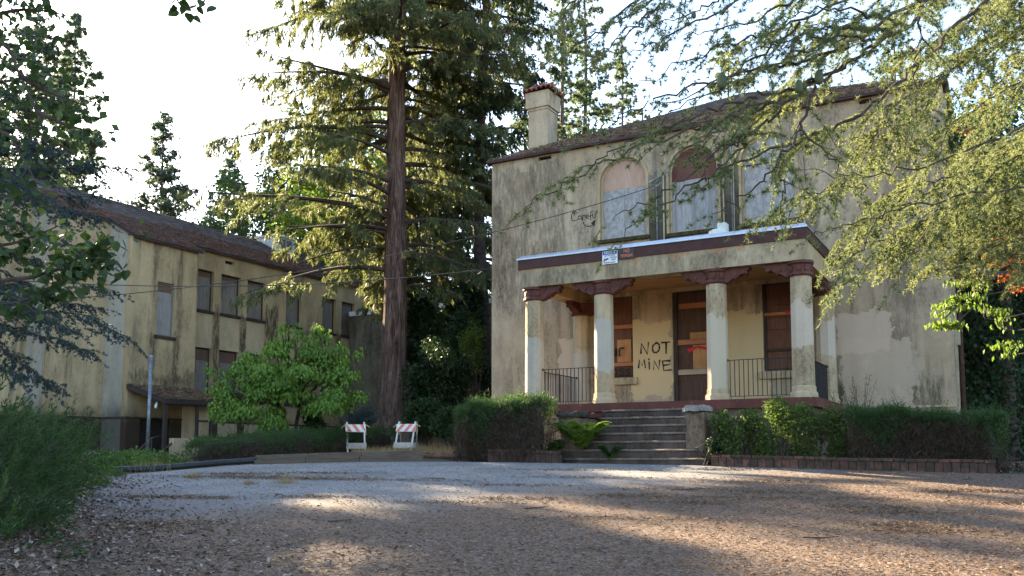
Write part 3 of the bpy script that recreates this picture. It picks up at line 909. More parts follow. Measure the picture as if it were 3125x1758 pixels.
w = MB(); w.bar((-8.62, FY - 0.10, 9.20), (-8.02, FY - 0.16, 9.42), 0.035); w.bar((-8.5, FY - 0.18, 8.98), (-8.18, FY - 0.22, 9.12), 0.03); w.bar((-8.36, FY, 9.2), (-8.36, FY - 0.2, 9.2), 0.03)
w.build('wire_bracket', M['galv'], mb_root)
w = MB(); w.box(-3.60, X1, FY - 0.02, FY + 0.01, 6.86, 6.885); w.build('flashing', M['sill_dark'], mb_root)

# ground-floor openings under the porch
MB().box(-10.348, -9.202, FY + 0.20, FY + 0.24, 3.772, 6.128).build('backing', M['void'], mb_root)
wl = MB().wall(rect(-10.348, -9.202, 3.772, 6.128), [rect(-10.28, -9.27, 3.84, 6.06)], lambda a, b, t: front(a, b, t + 0.10), 0.08).build('window', M['dark_wood'], mb_root)
MB().box(-10.278, -9.272, FY + 0.15, FY + 0.17, 3.842, 4.10).build('board', M['window_wood'], wl)
MB().box(-10.278, -9.272, FY + 0.155, FY + 0.175, 4.104, 5.22).build('board', M['window_wood'], wl)
MB().box(-10.278, -9.272, FY + 0.15, FY + 0.17, 5.224, 6.058).build('board', M['window_wood'], wl)
MB().box(-10.30, -9.215, FY + 0.07, FY + 0.098, 5.16, 5.27).build('batten', M['batten'], wl)
MB().box(-10.30, -9.215, FY + 0.07, FY + 0.098, 4.10, 4.20).build('batten', M['batten'], wl)
MB().box(-9.72, -9.30, FY + 0.125, FY + 0.145, 4.22, 4.86).build('board', M['ply_orange'], wl)
MB().cbox(-10.52, -9.06, FY - 0.09, FY + 0.12, 3.57, 3.765, 0.02).build('sill', M['stucco_porch'], wl)
MB().box(-5.598, -4.452, FY + 0.20, FY + 0.24, 3.772, 6.128).build('backing', M['void'], mb_root)
wr = MB().wall(rect(-5.598, -4.452, 3.772, 6.128), [rect(-5.53, -4.52, 3.84, 6.06)], lambda a, b, t: front(a, b, t + 0.10), 0.08).build('window', M['dark_wood'], mb_root)
zz = [3.842, 4.10, 4.36, 4.86, 5.16, 5.50, 6.058]
for k in range(6):
    for j, (a, b) in enumerate(((-5.528, -5.03), (-5.022, -4.522))):
        MB().box(a, b, FY + 0.15 + 0.004 * ((k + j) % 3), FY + 0.175, zz[k] + 0.004, zz[k + 1] - 0.006).build('board', M['window_wood'], wr)
MB().box(-5.56, -4.46, FY + 0.07, FY + 0.098, 5.22, 5.30).build('batten', M['batten'], wr)
MB().box(-5.03, -4.70, FY + 0.060, FY + 0.068, 5.25, 5.33).build('paint_mark', M['spray_red'], wr)
MB().box(-5.56, -4.46, FY + 0.075, FY + 0.098, 4.30, 4.36).build('batten', M['dark_wood'], wr)
MB().cbox(-5.72, -4.33, FY - 0.09, FY + 0.12, 3.57, 3.765, 0.02).build('sill', M['stucco_porch'], wr)
dj = MB().wall([(-8.038, 2.5), (-6.762, 2.5), (-6.762, 6.128), (-8.038, 6.128)], [rect(-7.94, -6.86, 2.6, 6.03)], lambda a, b, t: front(a, b, t + 0.06), 0.14)
do = dj.build('door', M['dark_wood'], mb_root)
MB().box(-7.938, -6.862, FY + 0.16, FY + 0.19, 2.602, 4.05).build('panel', M['door_brown'], do)
MB().box(-7.938, -6.862, FY + 0.17, FY + 0.20, 4.054, 5.52).build('panel', M['door_brown'], do)
MB().box(-7.938, -6.862, FY + 0.15, FY + 0.19, 5.524, 6.028).build('transom', M['door_brown'], do)
MB().box(-7.90, -6.90, FY + 0.12, FY + 0.145, 5.60, 5.74).build('batten', M['batten'], do)
MB().box(-7.93, -6.87, FY + 0.10, FY + 0.14, 4.60, 4.74).build('batten', M['batten'], do)
MB().box(-7.93, -6.87, FY + 0.09, FY + 0.14, 3.78, 3.92).build('batten', M['batten_pale'], do)
MB().box(-7.52, -6.95, FY + 0.14, FY + 0.155, 3.93, 4.58).build('board', M['ply_orange'], do)
MB().box(-7.60, -7.05, FY + 0.142, FY + 0.156, 4.75, 4.93).build('board', M['ply_orange'], do)
w = MB(); ribbon(w, [(-7.62, 4.44), (-7.40, 4.53), (-7.1, 4.46), (-6.95, 4.50)], 0.12, lambda a, b, t: front(a, b, 0.12)); w.build('paint_mark', M['spray_red'], do)

# spray-painted words (flat paint, as on the wall)
gr = MB()
N_ = [[(-8.964, 4.428), (-8.951, 4.702), (-8.773, 4.390), (-8.739, 4.707)],
      smooth2([(-8.492, 4.692), (-8.607, 4.617), (-8.610, 4.463), (-8.515, 4.421), (-8.429, 4.507), (-8.436, 4.643), (-8.511, 4.693)]),
      [(-8.350, 4.684), (-8.125, 4.688)], [(-8.228, 4.685), (-8.233, 4.388)],
      [(-9.038, 4.029), (-9.005, 4.247), (-8.931, 4.079), (-8.871, 4.249), (-8.836, 4.019)],
      [(-8.729, 4.160), (-8.722, 3.978)], [(-8.737, 4.251), (-8.727, 4.233)],
      [(-8.598, 3.963), (-8.585, 4.198), (-8.447, 3.947), (-8.424, 4.199)],
      [(-8.134, 4.175), (-8.340, 4.177), (-8.307, 3.914), (-8.110, 3.923)], [(-8.323, 4.058), (-8.154, 4.068)]]
for s_ in N_: ribbon(gr, s_, 0.055, front)
tag(gr.build('graffiti', M['spray'], mb_root, fix=False), 'black spray-painted words NOT MINE beside the door')
gr = MB()
C_ = [smooth2([(-10.872, 8.655), (-10.977, 8.718), (-11.063, 8.602), (-11.021, 8.440), (-10.874, 8.450)]),
      smooth2([(-10.768, 8.544), (-10.841, 8.553), (-10.842, 8.456), (-10.769, 8.476)]), [(-10.757, 8.562), (-10.727, 8.431)],
      smooth2([(-10.696, 8.418), (-10.705, 8.545), (-10.622, 8.554)]),
      smooth2([(-10.601, 8.483), (-10.518, 8.511), (-10.559, 8.565), (-10.612, 8.494), (-10.508, 8.433)]),
      smooth2([(-10.393, 8.640), (-10.455, 8.600), (-10.447, 8.386)]), [(-10.487, 8.507), (-10.394, 8.524)],
      smooth2([(-10.383, 8.562), (-10.374, 8.454), (-10.312, 8.446), (-10.300, 8.560)]),
      [(-10.279, 8.635), (-10.259, 8.555)], [(-10.227, 8.657), (-10.219, 8.473)],
      smooth2([(-10.686, 8.358), (-10.624, 8.253), (-10.479, 8.206), (-10.355, 8.258)])]
for s_ in C_: ribbon(gr, s_, 0.028, front)
hd = [(-10.447, 8.299), (-10.292, 8.385), (-10.325, 8.187)]
gr.add([front(a, b, -0.006) for a, b in hd], [(0, 1, 2)])
tag(gr.build('graffiti', M['spray'], mb_root, fix=False), 'small black marker word Careful with an arrow')
gr = MB()
fb = lambda a, b, t: front(a, b, t + 0.06)
for q_, s_ in enumerate([smooth2([(-9.845, 4.578), (-9.847, 4.429), (-9.757, 4.415), (-9.725, 4.581)]), [(-9.725, 4.581), (-9.708, 4.413)],
           smooth2([(-9.619, 4.408), (-9.626, 4.575), (-9.577, 4.609), (-9.488, 4.604)]),
           smooth2([(-9.791, 4.027), (-9.852, 3.956), (-9.813, 3.861), (-9.714, 3.894), (-9.703, 3.995), (-9.791, 4.027)]),
           smooth2([(-9.505, 4.005), (-9.594, 4.027), (-9.614, 3.964), (-9.516, 3.922), (-9.527, 3.849), (-9.625, 3.853)]),
           smooth2([(-9.310, 3.996), (-9.397, 4.009), (-9.427, 3.946), (-9.330, 3.905), (-9.341, 3.832), (-9.439, 3.836)])]):
    if q_ == 3:
        gr.build('graffiti', M['spray'], wl, fix=False); gr = MB()
    ribbon(gr, s_, 0.05, fb)
gr.build('graffiti', M['spray'], wl, fix=False)


# ------------------------------------------------------------------ porch
pr = thing('entrance_porch', (-7.4, 21.9, 2.66), 'flat-roofed entrance porch on octagonal columns with red-brown capitals', 'porch')
PX0, PX1, PYF = -11.0, -3.79, 20.2
MB().box(PX0 + 0.01, -3.80, PYF + 0.012, FY - 0.005, 6.36, 6.60).build('roof_deck', M['fascia'], pr)
MB().box(PX0 - 0.002, -3.788, PYF, PYF + 0.012, 6.36, 6.62).build('fascia', M['fascia'], pr)
MB().box(-3.80, -3.788, PYF + 0.012, FY - 0.005, 6.36, 6.62).build('fascia', M['fascia'], pr)
MB().box(PX0 - 0.002, PX0 + 0.01, PYF + 0.012, FY - 0.005, 6.36, 6.62).build('fascia', M['fascia'], pr)
w = MB()
w.add([(PX0 - 0.03, PYF - 0.03, 6.605), (-3.76, PYF - 0.03, 6.605), (-3.76, FY - 0.005, 6.605), (PX0 - 0.03, FY - 0.005, 6.605),
       (PX0 - 0.03, PYF - 0.03, 6.635), (-3.76, PYF - 0.03, 6.635), (-3.76, FY - 0.005, 6.635), (PX0 - 0.03, FY - 0.005, 6.635),
       (PX0 + 0.05, PYF + 0.06, 6.715), (-3.84, PYF + 0.06, 6.715), (-3.84, FY - 0.005, 6.715), (PX0 + 0.05, FY - 0.005, 6.715)],
      [(3, 2, 1, 0), (0, 1, 5, 4), (1, 2, 6, 5), (2, 3, 7, 6), (3, 0, 4, 7), (4, 5, 9, 8), (5, 6, 10, 9), (6, 7, 11, 10), (7, 4, 8, 11), (8, 9, 10, 11)])
w.build('metal_edging', M['metal_edge'], pr)
# beams butted at the corners
MB().box(PX0 + 0.06, -3.83, PYF + 0.03, PYF + 0.45, 5.89, 6.357).build('beam', M['stucco_beam'], pr)
MB().box(PX0 + 0.06, PX0 + 0.48, PYF + 0.452, FY - 0.004, 5.892, 6.357).build('beam', M['stucco_porch'], pr)
MB().box(-4.25, -3.83, PYF + 0.452, FY - 0.004, 5.892, 6.357).build('beam', M['stucco_porch'], pr)
for k in range(12):      # soffit boards
    y0 = PYF + 0.46 + k * 0.242
    MB().box(PX0 + 0.485, -4.255, y0, y0 + 0.236, 6.17 + 0.004 * (k % 2), 6.20).build('soffit_board', M['soffit'], pr)
MB().box(PX0 + 0.485, -4.255, FY - 0.10, FY - 0.006, 6.05, 6.165).build('soffit_trim', M['stucco_porch'], pr)
w = MB(); w.box(-11.12, -3.68, PYF - 0.03, FY - 0.004, 2.655, 2.86); w.build('floor_slab', M['slab_paint'], pr)
MB().box(-11.0, -3.8, PYF + 0.10, FY - 0.006, 2.8602, 2.8645).build('floor_bounce_sheet', M['floor_bounce'], pr)  # thin pale sheet added over the slab as a bounce surface
w = MB(); w.box(-10.98, -3.84, PYF + 0.12, FY - 0.004, 1.1, 2.653); w.build('foundation', M['concrete'], pr)


def capital(cx, cy, par, sides):
    R_ = 0.238
    cp = MB().lathe((cx, cy, 0), [(R_ + 0.015, 5.545), (R_ + 0.045, 5.575), (R_ + 0.045, 5.62), (R_ + 0.01, 5.645), (R_ + 0.02, 5.80), (R_ + 0.06, 5.83), (R_ + 0.06, 5.888)], 8, math.pi / 8)
    c_o = cp.build('capital', M['oxide'], par)
    for k in range(8):
        a = math.pi / 4 * k
        ca, sa = math.cos(a), math.sin(a)
        rr = (R_ + 0.01) * math.cos(math.pi / 8)
        w = MB()
        p = Vector((cx + ca * (rr + 0.002), cy + sa * (rr + 0.002), 5.725))
        sdv = Vector((-sa, ca, 0)); o_ = Vector((ca, sa, 0))
        vs = [p + sdv * (0.05 * i) + Vector((0, 0, 0.055 * j)) + o_ * q for q in (0, 0.022) for i, j in ((-1, -1), (1, -1), (1, 1), (-1, 1))]
        w.add(vs, [(3, 2, 1, 0), (4, 5, 6, 7), (0, 1, 5, 4), (1, 2, 6, 5), (2, 3, 7, 6), (3, 0, 4, 7)])
        w.build('rosette', M['oxide'], c_o)
    prof = [(0.20, 5.886), (0.80, 5.886), (0.80, 5.83), (0.74, 5.80), (0.76, 5.74), (0.70, 5.71), (0.62, 5.73), (0.55, 5.69), (0.50, 5.64), (0.42, 5.64), (0.36, 5.60), (0.30, 5.56), (0.20, 5.55)]
    for (sx, sy) in sides:
        w = MB()
        w.prism(prof, lambda a, b, t, sx=sx, sy=sy: (cx + sx * a - sy * (t - 0.11), cy + sy * a + sx * (t - 0.11), b), 0.22)
        w.build('bracket', M['oxide'], par)
        for q, rad in ((0.66, 0.045), (0.46, 0.055)):     # carved scrolls on both cheeks
            for t in (-0.115, 0.115):
                w = MB()
                ctr = Vector((cx + sx * q - sy * t, cy + sy * q + sx * t, 5.77 if q > 0.6 else 5.73))
                w.tube([ctr, ctr + Vector((-sy, sx, 0)) * (0.02 if t > 0 else -0.02)], rad, 10)
                w.build('scroll', M['oxide'], par)


def column(cx, cy, sides, base=True):
    co = MB().lathe((cx, cy, 0), [(0.245, 2.862), (0.240, 4.2), (0.232, 5.546)], 8, math.pi / 8).build('column', M['column'], pr)
    capital(cx, cy, co, sides)
    if base:
        MB().lathe((cx, cy, 0), [(0.30, 2.862), (0.30, 2.95), (0.285, 2.985), (0.262, 3.0), (0.262, 3.10), (0.247, 3.12)], 8, math.pi / 8).build('base', M['stucco_light'], co)


YC = PYF + 0.26
column(-10.66, YC, [(1, 0), (0, 1)])
column(-8.73, YC, [(1, 0), (-1, 0)])
column(-5.90, YC, [(1, 0), (-1, 0)])
column(-3.99, YC, [(-1, 0), (0, 1)])
column(-10.66, FY - 0.26, [(1, 0), (0, -1)])
column(-3.99, FY - 0.26, [(-1, 0), (0, -1)])


def railing(a, b, n, top=3.77, bot=2.94):
    a, b = Vector((*a, 0)), Vector((*b, 0))
    r_ = MB().bar(a + Vector((0, 0, top)), b + Vector((0, 0, top)), 0.035, 0.016)
    ro = r_.build('railing', M['iron'], pr)
    MB().bar(a + Vector((0, 0, bot)), b + Vector((0, 0, bot)), 0.026, 0.014).build('bottom_rail', M['iron'], ro)
    for k in range(n):
        p = a + (b - a) * ((k + 0.5) / n)
        MB().bar(p + Vector((0, 0, bot - (0.08 if k % 6 == 3 else 0))), p + Vector((0, 0, top - 0.006)), 0.016).build('baluster', M['iron'], ro)
    for p in (a, b):
        MB().bar(p + Vector((0, 0, top - 0.03)), p + Vector((0, 0, top + 0.03)), 0.03).build('wall_bracket', M['iron'], ro)


railing((-10.42, YC), (-8.96, YC), 14)
railing((-5.67, YC), (-4.22, YC), 14)
railing((-10.70, YC + 0.24), (-10.70, FY - 0.50), 24)
railing((-3.94, YC + 0.24), (-3.94, FY - 0.50), 24)

# signs on the fascia
def text_mesh(body, size, fn, mat, par, extrude=0.0015, sx=1.0, align='CENTER'):
    cu = bpy.data.curves.new('lettering', 'FONT')
    cu.body = body; cu.size = size; cu.align_x = align; cu.align_y = 'CENTER'; cu.extrude = extrude
    to = bpy.data.objects.new('lettering', cu)
    COL.objects.link(to)
    dg = bpy.context.evaluated_depsgraph_get()
    me = bpy.data.meshes.new_from_object(to.evaluated_get(dg))
    bpy.data.objects.remove(to, do_unlink=True)
    for v in me.vertices: v.co = Vector(fn(v.co.x * sx, v.co.y, v.co.z))
    me.materials.clear()
    return link('lettering', me, mat, par)


s1 = thing('notice_sign', (-8.44, PYF - 0.02, 6.36), 'white and blue security notice sign with a camera picture on the porch fascia', 'sign')
x0, x1 = -8.64, -8.24
MB().cbox(x0, x1, PYF - 0.014, PYF - 0.002, 6.255, 6.575, 0.004).build('plate', M['sign_white'], s1)
MB().box(x0 + 0.012, x1 - 0.012, PYF - 0.0175, PYF - 0.0142, 6.485, 6.565).build('header', M['sign_blue'], s1)
sf = lambda cx, cz: (lambda a, b, t: (cx + a, PYF - 0.020 - t, cz + b))
text_mesh('NOTICE', 0.082, sf(-8.44, 6.525), M['sign_white'], s1, sx=0.95)
text_mesh('THIS AREA UNDER', 0.034, sf(-8.44, 6.460), M['sign_black'], s1)
text_mesh('24 HOUR', 0.052, sf(-8.345, 6.408), M['sign_black'], s1, sx=0.8)
text_mesh('VIDEO', 0.052, sf(-8.345, 6.355), M['sign_black'], s1, sx=0.8)
text_mesh('SURVEILLANCE', 0.046, sf(-8.44, 6.288), M['sign_black'], s1, sx=0.95)
w = MB()
w.prism([(-8.60, 6.375), (-8.48, 6.405), (-8.47, 6.37), (-8.55, 6.345)], lambda a, b, t: (a, PYF - 0.017 - t, b), 0.003)
w.prism([(-8.615, 6.315), (-8.585, 6.315), (-8.555, 6.35), (-8.575, 6.365), (-8.60, 6.335)], lambda a, b, t: (a, PYF - 0.017 - t, b), 0.003)
w.build('camera_picture', M['sign_black'], s1)
s2 = thing('no_trespassing_sign', (-8.0, PYF - 0.02, 6.36), 'small black sign with orange letters NO TRESPASSING on the porch fascia', 'sign')
MB().cbox(-8.205, -7.80, PYF - 0.014, PYF - 0.002, 6.335, 6.60, 0.004).build('plate', M['sign_black'], s2)
text_mesh('NO', 0.125, sf(-8.0, 6.53), M['orange_paint'], s2, sx=0.8)
text_mesh('TRESPASSING', 0.105, sf(-8.0, 6.41), M['orange_paint'], s2, sx=0.50)

# exhaust cap on the porch roof
fx, fy_ = (-5.946, 6.964)[0], 20.9
ef = thing('exhaust_cap', (fx, fy_, 6.715), 'pale round exhaust fan housing standing on the porch roof', 'vent')
MB().lathe((fx, fy_, 6.715), [(0.27, 0.0), (0.27, 0.05), (0.235, 0.07), (0.235, 0.16), (0.22, 0.20), (0.15, 0.235), (0.14, 0.24)], 20).build('housing', M['white_plastic'], ef, True)
MB().cbox(fx + 0.0, fx + 0.22, fy_ - 0.1, fy_ + 0.12, 6.90, 7.09, 0.012).build('motor_cover', M['white_plastic'], ef)

# steps
st = thing('entrance_steps', (-7.3, 19.2, 1.3), 'worn mossy concrete steps climbing to the porch between two cheek walls', 'steps')
rs = random.Random(3)
for k in range(7):
    zt = 2.86 - 0.188 * (k + 1)
    yf = PYF - 0.03 - 0.275 * (k + 1)
    xa, xb = (-8.56, -6.09) if k < 5 else ((-9.02, -5.68) if k == 5 else (-9.12, -5.55))
    if k >= 5: yb = 18.42 if k == 5 else yf + 0.275 - 0.002
    else: yb = PYF - 0.034 - 0.275 * k
    if k == 5: yb = PYF - 0.034 - 0.275 * 5
    if k == 6: yb = PYF - 0.034 - 0.275 * 6
    so = MB().rough(xa, xb, yf, yb, max(1.05, zt - 0.75), zt, 0.10, 0.008, 0.022).build('step', M['step'], st, True)
    MB().rough(xa + 0.01, xb - 0.01, yf - 0.016, yf + 0.07, zt - 0.040, zt + 0.004, 0.07, 0.006, 0.012).build('lit_nosing', M['lit_nosing'], so)
for (xa, xb, zt, mc) in ((-9.07, -8.565, 2.60, 'cap_black'), (-6.085, -5.66, 2.66, 'cap_grey')):
    cw = MB().rough(xa, xb, 18.56, PYF - 0.034, 1.2, zt - 0.13, 0.10, 0.008, 0.02).build('cheek_wall', M['cheek'], st, True)
    MB().rough(xa - 0.05, xb + 0.05, 18.50, 19.05, zt - 0.128, zt, 0.06, 0.014, 0.04).build('cap', M[mc], cw)
    MB().rough(xa - 0.04, xb + 0.04, 19.054, PYF - 0.036, zt - 0.128, zt - 0.01, 0.09, 0.008, 0.02).build('cap', M['slab_paint'], cw)


# ------------------------------------------------------------------ long wing on the left
XW, XB, XS, XA = -29.0, -28.3, -29.67, -31.06
YA, YB, YC_, YE = 19.92, 22.10, 25.17, 40.0
lw = thing('long_wing', (-33.0, 30.0, 1.3), 'long two-storey stained stucco wing with shingle roof and tall boarded windows', 'building')
RX, RZ, RK = -33.1, 12.42, 0.54


def rz(x): return RZ - RK * abs(x - RX)


def side(xw): return lambda a, b, t: (xw - t, a, b)


WY = [(25.80, 26.67), (27.07, 28.17), (28.57, 29.65), (30.98, 32.00), (33.49, 34.47), (34.91, 35.92), (37.80, 38.80)]
MB().wall(rect(YC_ + 0.002, YE, 3.0, rz(XW) - 0.06), [rect(a, b, 3.93, 9.25) for a, b in WY] + [rect(27.25, 27.75, 9.72, 9.86)], side(XW), 0.3).build('wall', M['stucco_wing'], lw)
MB().box(XW - 0.3, XW - 0.001, YC_ + 0.002, YE, 1.0, 2.996).build('wall', M['stucco_base'], lw)
MB().box(XW - 0.2, XW - 0.14, 27.252, 27.748, 9.722, 9.858).build('eave_vent', M['void'], lw)
MB().wall(rect(YB, YC_, 3.0, rz(XB) - 0.06), [rect(23.27, 24.07, 6.15, 8.22)], side(XB), 0.3).build('wall', M['stucco_wing'], lw)
MB().box(XB - 0.3, XB - 0.001, YB, 22.70, 1.0, 2.996).build('wall', M['stucco_base'], lw)
MB().box(XB - 0.3, XB - 0.001, 24.10, YC_, 1.0, 2.996).build('wall', M['stucco_base'], lw)
MB().box(XB - 0.28, XB - 0.10, 22.702, 24.098, 1.0, 2.994).build('door', M['void'], lw)  # near-black slab stands for the dark of the entrance recess
MB().wall([(XS, 1.0), (XB - 0.302, 1.0), (XB - 0.302, rz(XB - 0.3) - 0.07), (XS, rz(XS) - 0.07)], [], lambda a, b, t: (a, YB + 0.002 + t, b), 0.3).build('wall', M['stucco_wing_shade'], lw)
MB().box(XS - 0.3, XS, YA, YB + 0.3, 3.0, rz(XS) - 0.06).build('wall', M['stucco_wing'], lw)
MB().box(XS - 0.3, XS - 0.002, YA, YB + 0.3, 1.0, 2.996).build('wall', M['stucco_base'], lw)
MB().wall([(XA - 0.3, 1.0), (XS - 0.302, 1.0), (XS - 0.302, rz(XS - 0.3) - 0.07), (XA - 0.3, rz(XA - 0.3) - 0.07)], [], lambda a, b, t: (a, YA + 0.002 + t, b), 0.3).build('wall', M['stucco_wing_shade'], lw)
MB().box(XA - 0.3, XA, 6.0, YA + 0.3, 3.0, rz(XA) - 0.06).build('wall', M['stucco_wing'], lw)
MB().box(XA - 0.3, XA - 0.002, 6.0, YA + 0.3, 1.0, 2.996).build('wall', M['stucco_base'], lw)
MB().box(-37.4, -37.1, 6.0, YE, 1.0, rz(-37.4) - 0.06).build('wall', M['stucco_wing'], lw)
for y in (6.0, YE - 0.3):
    MB().wall([(-37.1, 1.0), (-31.37 if y < 10 else -29.31, 1.0), (-31.37 if y < 10 else -29.31, rz(-31.37 if y < 10 else -29.31) - 0.07), (RX, RZ - 0.07), (-37.1, rz(-37.1) - 0.07)], [], lambda a, b, t, y=y: (a, y + t, b), 0.3).build('gable', M['stucco_wing'], lw)
# belt ledge, its shadow line painted as a dark colour
for (x, a, b) in ((XW, YC_ + 0.06, YE), (XB, YB - 0.05, YC_), (XS, YA - 0.05, YB - 0.052), (XA, 6.0, YA - 0.052)):
    MB().box(x + 0.002, x + 0.05, a, b, 2.96, 3.02).build('belt_ledge', M['sill_dark'], lw)
for (a, b) in ((XS + 0.052, XB - 0.002),):
    MB().box(a, b, YB - 0.05, YB + 0.001, 2.96, 3.02).build('belt_ledge', M['sill_dark'], lw)
MB().box(XA + 0.052, XS - 0.002, YA - 0.05, YA + 0.001, 2.96, 3.02).build('belt_ledge', M['sill_dark'], lw)
# window bays: board, sill, spandrel, lower board; dark rings stand for recess shade
for i, (a, b) in enumerate(WY):
    ww = MB().wall(rect(a + 0.002, b - 0.002, 7.57, 9.248), [rect(a + 0.05, b - 0.05, 7.62, 9.20)], lambda p, q, t: (XW - 0.14 - t, p, q), 0.08).build('window', M['dark_wood'], lw)
    MB().box(XW - 0.21, XW - 0.18, a + 0.052, b - 0.052, 7.622, 9.198).build('board', M['lit_blue_board' if i == 6 else 'wing_board'], ww)
    MB().box(XW - 0.179, XW - 0.172, a + 0.052, b - 0.052, 8.98 + 0.05 * (i % 3), 9.198).build('board', M['wing_board_warm'], ww)
    MB().cbox(XW - 0.14, XW + 0.06, a - 0.05, b + 0.05, 7.46, 7.565, 0.015).build('sill', M['sill_dark'], ww)
    MB().box(XW - 0.12, XW - 0.035, a + 0.002, b - 0.002, 6.02, 7.455).build('spandrel', M['stucco_light'], lw)
    wl_ = MB().wall(rect(a + 0.002, b - 0.002, 3.94, 6.015), [rect(a + 0.05, b - 0.05, 3.99, 5.97)], lambda p, q, t: (XW - 0.14 - t, p, q), 0.08).build('window', M['dark_wood'], lw)
    MB().box(XW - 0.21, XW - 0.18, a + 0.052, b - 0.052, 3.992, 5.5).build('board', M['wing_board'], wl_)
    MB().box(XW - 0.21, XW - 0.182, a + 0.052, b - 0.052, 5.504, 5.968).build('board', M['wing_board_warm'], wl_)
    MB().cbox(XW - 0.14, XW + 0.06, a - 0.05, b + 0.05, 3.83, 3.928, 0.015).build('sill', M['sill_dark'], wl_)
    if i < 6:
        MB().box(XW + 0.002, XW + 0.03, a + 0.01, b - 0.01, 2.38, 2.94).build('basement_panel', M['stucco_light'], lw)
ww = MB().wall(rect(23.272, 24.068, 6.152, 8.218), [rect(23.32, 24.02, 6.20, 8.17)], lambda p, q, t: (XB - 0.09 - t, p, q), 0.08).build('window', M['wing_board'], lw)
MB().box(XB - 0.15, XB - 0.12, 23.322, 24.018, 6.202, 7.85).build('board', M['plywood'], ww)
MB().box(XB - 0.15, XB - 0.122, 23.322, 24.018, 7.854, 8.168).build('board', M['wing_board_warm'], ww)
MB().cbox(XB - 0.12, XB + 0.07, 23.17, 24.17, 6.03, 6.148, 0.015).build('sill', M['sill_dark'], ww)

# roof in steps that follow the wall line; eave edge thickness shows
ro = MB()
SEG = [(5.6, YA - 0.12, -30.9), (YA - 0.12, YB - 0.10, -29.52), (YB - 0.10, YC_ + 0.12, -28.13), (YC_ + 0.12, YE + 0.3, -28.83)]
for (a, b, xe) in SEG:
    z = rz(xe)
    ro.add([(xe, a, z), (xe, b, z), (RX, b, RZ), (RX, a, RZ), (xe, a, z - 0.09), (xe, b, z - 0.09), (RX, b, RZ - 0.09), (RX, a, RZ - 0.09)],
           [(0, 1, 2, 3), (7, 6, 5, 4), (0, 4, 5, 1), (1, 5, 6, 2), (3, 7, 4, 0)])
ro.add([(RX, 5.6, RZ), (RX, YE + 0.3, RZ), (-37.7, YE + 0.3, rz(-37.7)), (-37.7, 5.6, rz(-37.7))], [(0, 1, 2, 3)])
ro_o = ro.build('roof', M['dark_wood'], lw)
shs, lit = [], []
for k, (a, b, xe) in enumerate(SEG):
    z = rz(xe)
    q = ((xe, a, z), (xe, b, z), (RX, b, RZ), (RX, a, RZ))
    shs.append(shingle_faces(*q, 0.15, 0.24, 20 + k, 0.03))
    lit.append(slope_litter(*q, int(1000 * (b - a)), 30 + k, 0.50))
tag(np_mesh('shingles', M['shingle'], ro_o, quads=np.concatenate(shs)), kind='stuff')
tag(np_mesh('needle_litter', M['needle_litter_red'], ro_o, tris=np.concatenate(lit)), kind='stuff')

# louvred roof ventilator
v0 = thing('roof_ventilator', (-32.6, 34.0, 12.0), 'pale sheet-metal louvred ventilator box on the shingle roof', 'ventilator')
MB().box(-33.3, -32.0, 33.35, 34.75, 11.75, 12.60).build('housing', M['tin'], v0)
MB().box(-33.4, -31.9, 33.25, 34.85, 12.602, 12.68).build('lid', M['tin'], v0)
MB().box(-32.0, -31.985, 33.62, 34.48, 12.06, 12.50).build('louvre_recess', M['void'], v0)
for k in range(6):
    z = 12.10 + 0.07 * k
    MB().add([(-31.983, 33.64, z), (-31.983, 34.46, z), (-31.955, 34.46, z - 0.03), (-31.955, 33.64, z - 0.03)], [(0, 1, 2, 3)]).build('louvre', M['tin'], v0)
MB().box(-31.98, -31.95, 34.03, 34.07, 12.05, 12.51).build('mullion', M['tin'], v0)

# entrance canopy and its low wall
cp = thing('entrance_canopy', (-27.4, 23.6, 1.5), 'sagging dark timber canopy littered with brown needles over the wing entrance', 'canopy')
ca = [(XB + 0.004, 22.05, 4.20), (XB + 0.004, 25.15, 4.20), (-26.45, 24.75, 3.66), (-26.45, 22.22, 3.62)]
w = MB(); w.add(ca + [(x, y, z - 0.17) for x, y, z in ca], [(0, 1, 2, 3), (7, 6, 5, 4), (0, 4, 5, 1), (1, 5, 6, 2), (2, 6, 7, 3), (3, 7, 4, 0)])
w.build('roof', M['dark_wood'], cp)
tag(np_mesh('shingles', M['shingle'], cp, quads=shingle_faces(ca[3], ca[2], ca[1], ca[0], 0.16, 0.25, 40)), kind='stuff')
tag(np_mesh('needle_litter', M['needle_litter'], cp, tris=slope_litter(ca[3], ca[2], ca[1], ca[0], 4200, 41, 0.95)), kind='stuff')
for (x, y) in ((-26.6, 24.55), (-26.6, 22.4)):
    MB().box(x - 0.06, x + 0.06, y - 0.06, y + 0.06, 2.2 if y > 24 else 1.3, 3.50).build('post', M['dark_wood'], cp)
MB().box(-26.65, -26.55, 23.80, 23.90, 2.24, 3.50).build('post', M['dark_wood'], cp)
MB().box(-26.64, -26.56, 23.902, 24.488, 2.84, 2.92).build('rail', M['dark_wood'], cp)
MB().box(-26.64, -26.56, 23.902, 24.488, 2.24, 2.31).build('rail', M['dark_wood'], cp)
MB().box(-26.68, -26.52, 22.46, 24.49, 3.40, 3.502).build('header', M['dark_wood'], cp)
MB().box(XB + 0.006, -26.7, 24.62, 24.74, 1.3, 3.72).build('side_panel', M['stucco_light'], cp)
MB().tube([(-26.9, 22.3, 3.50), (-26.8, 22.15, 3.38), (-26.75, 22.1, 3.28)], 0.05, 8).build('lamp', M['white_plastic'], cp, True)
w_ = thing('low_wall', (-26.3, 23.6, 1.3), 'low cream stucco wall with black spray lettering in front of the canopy entrance', 'wall')
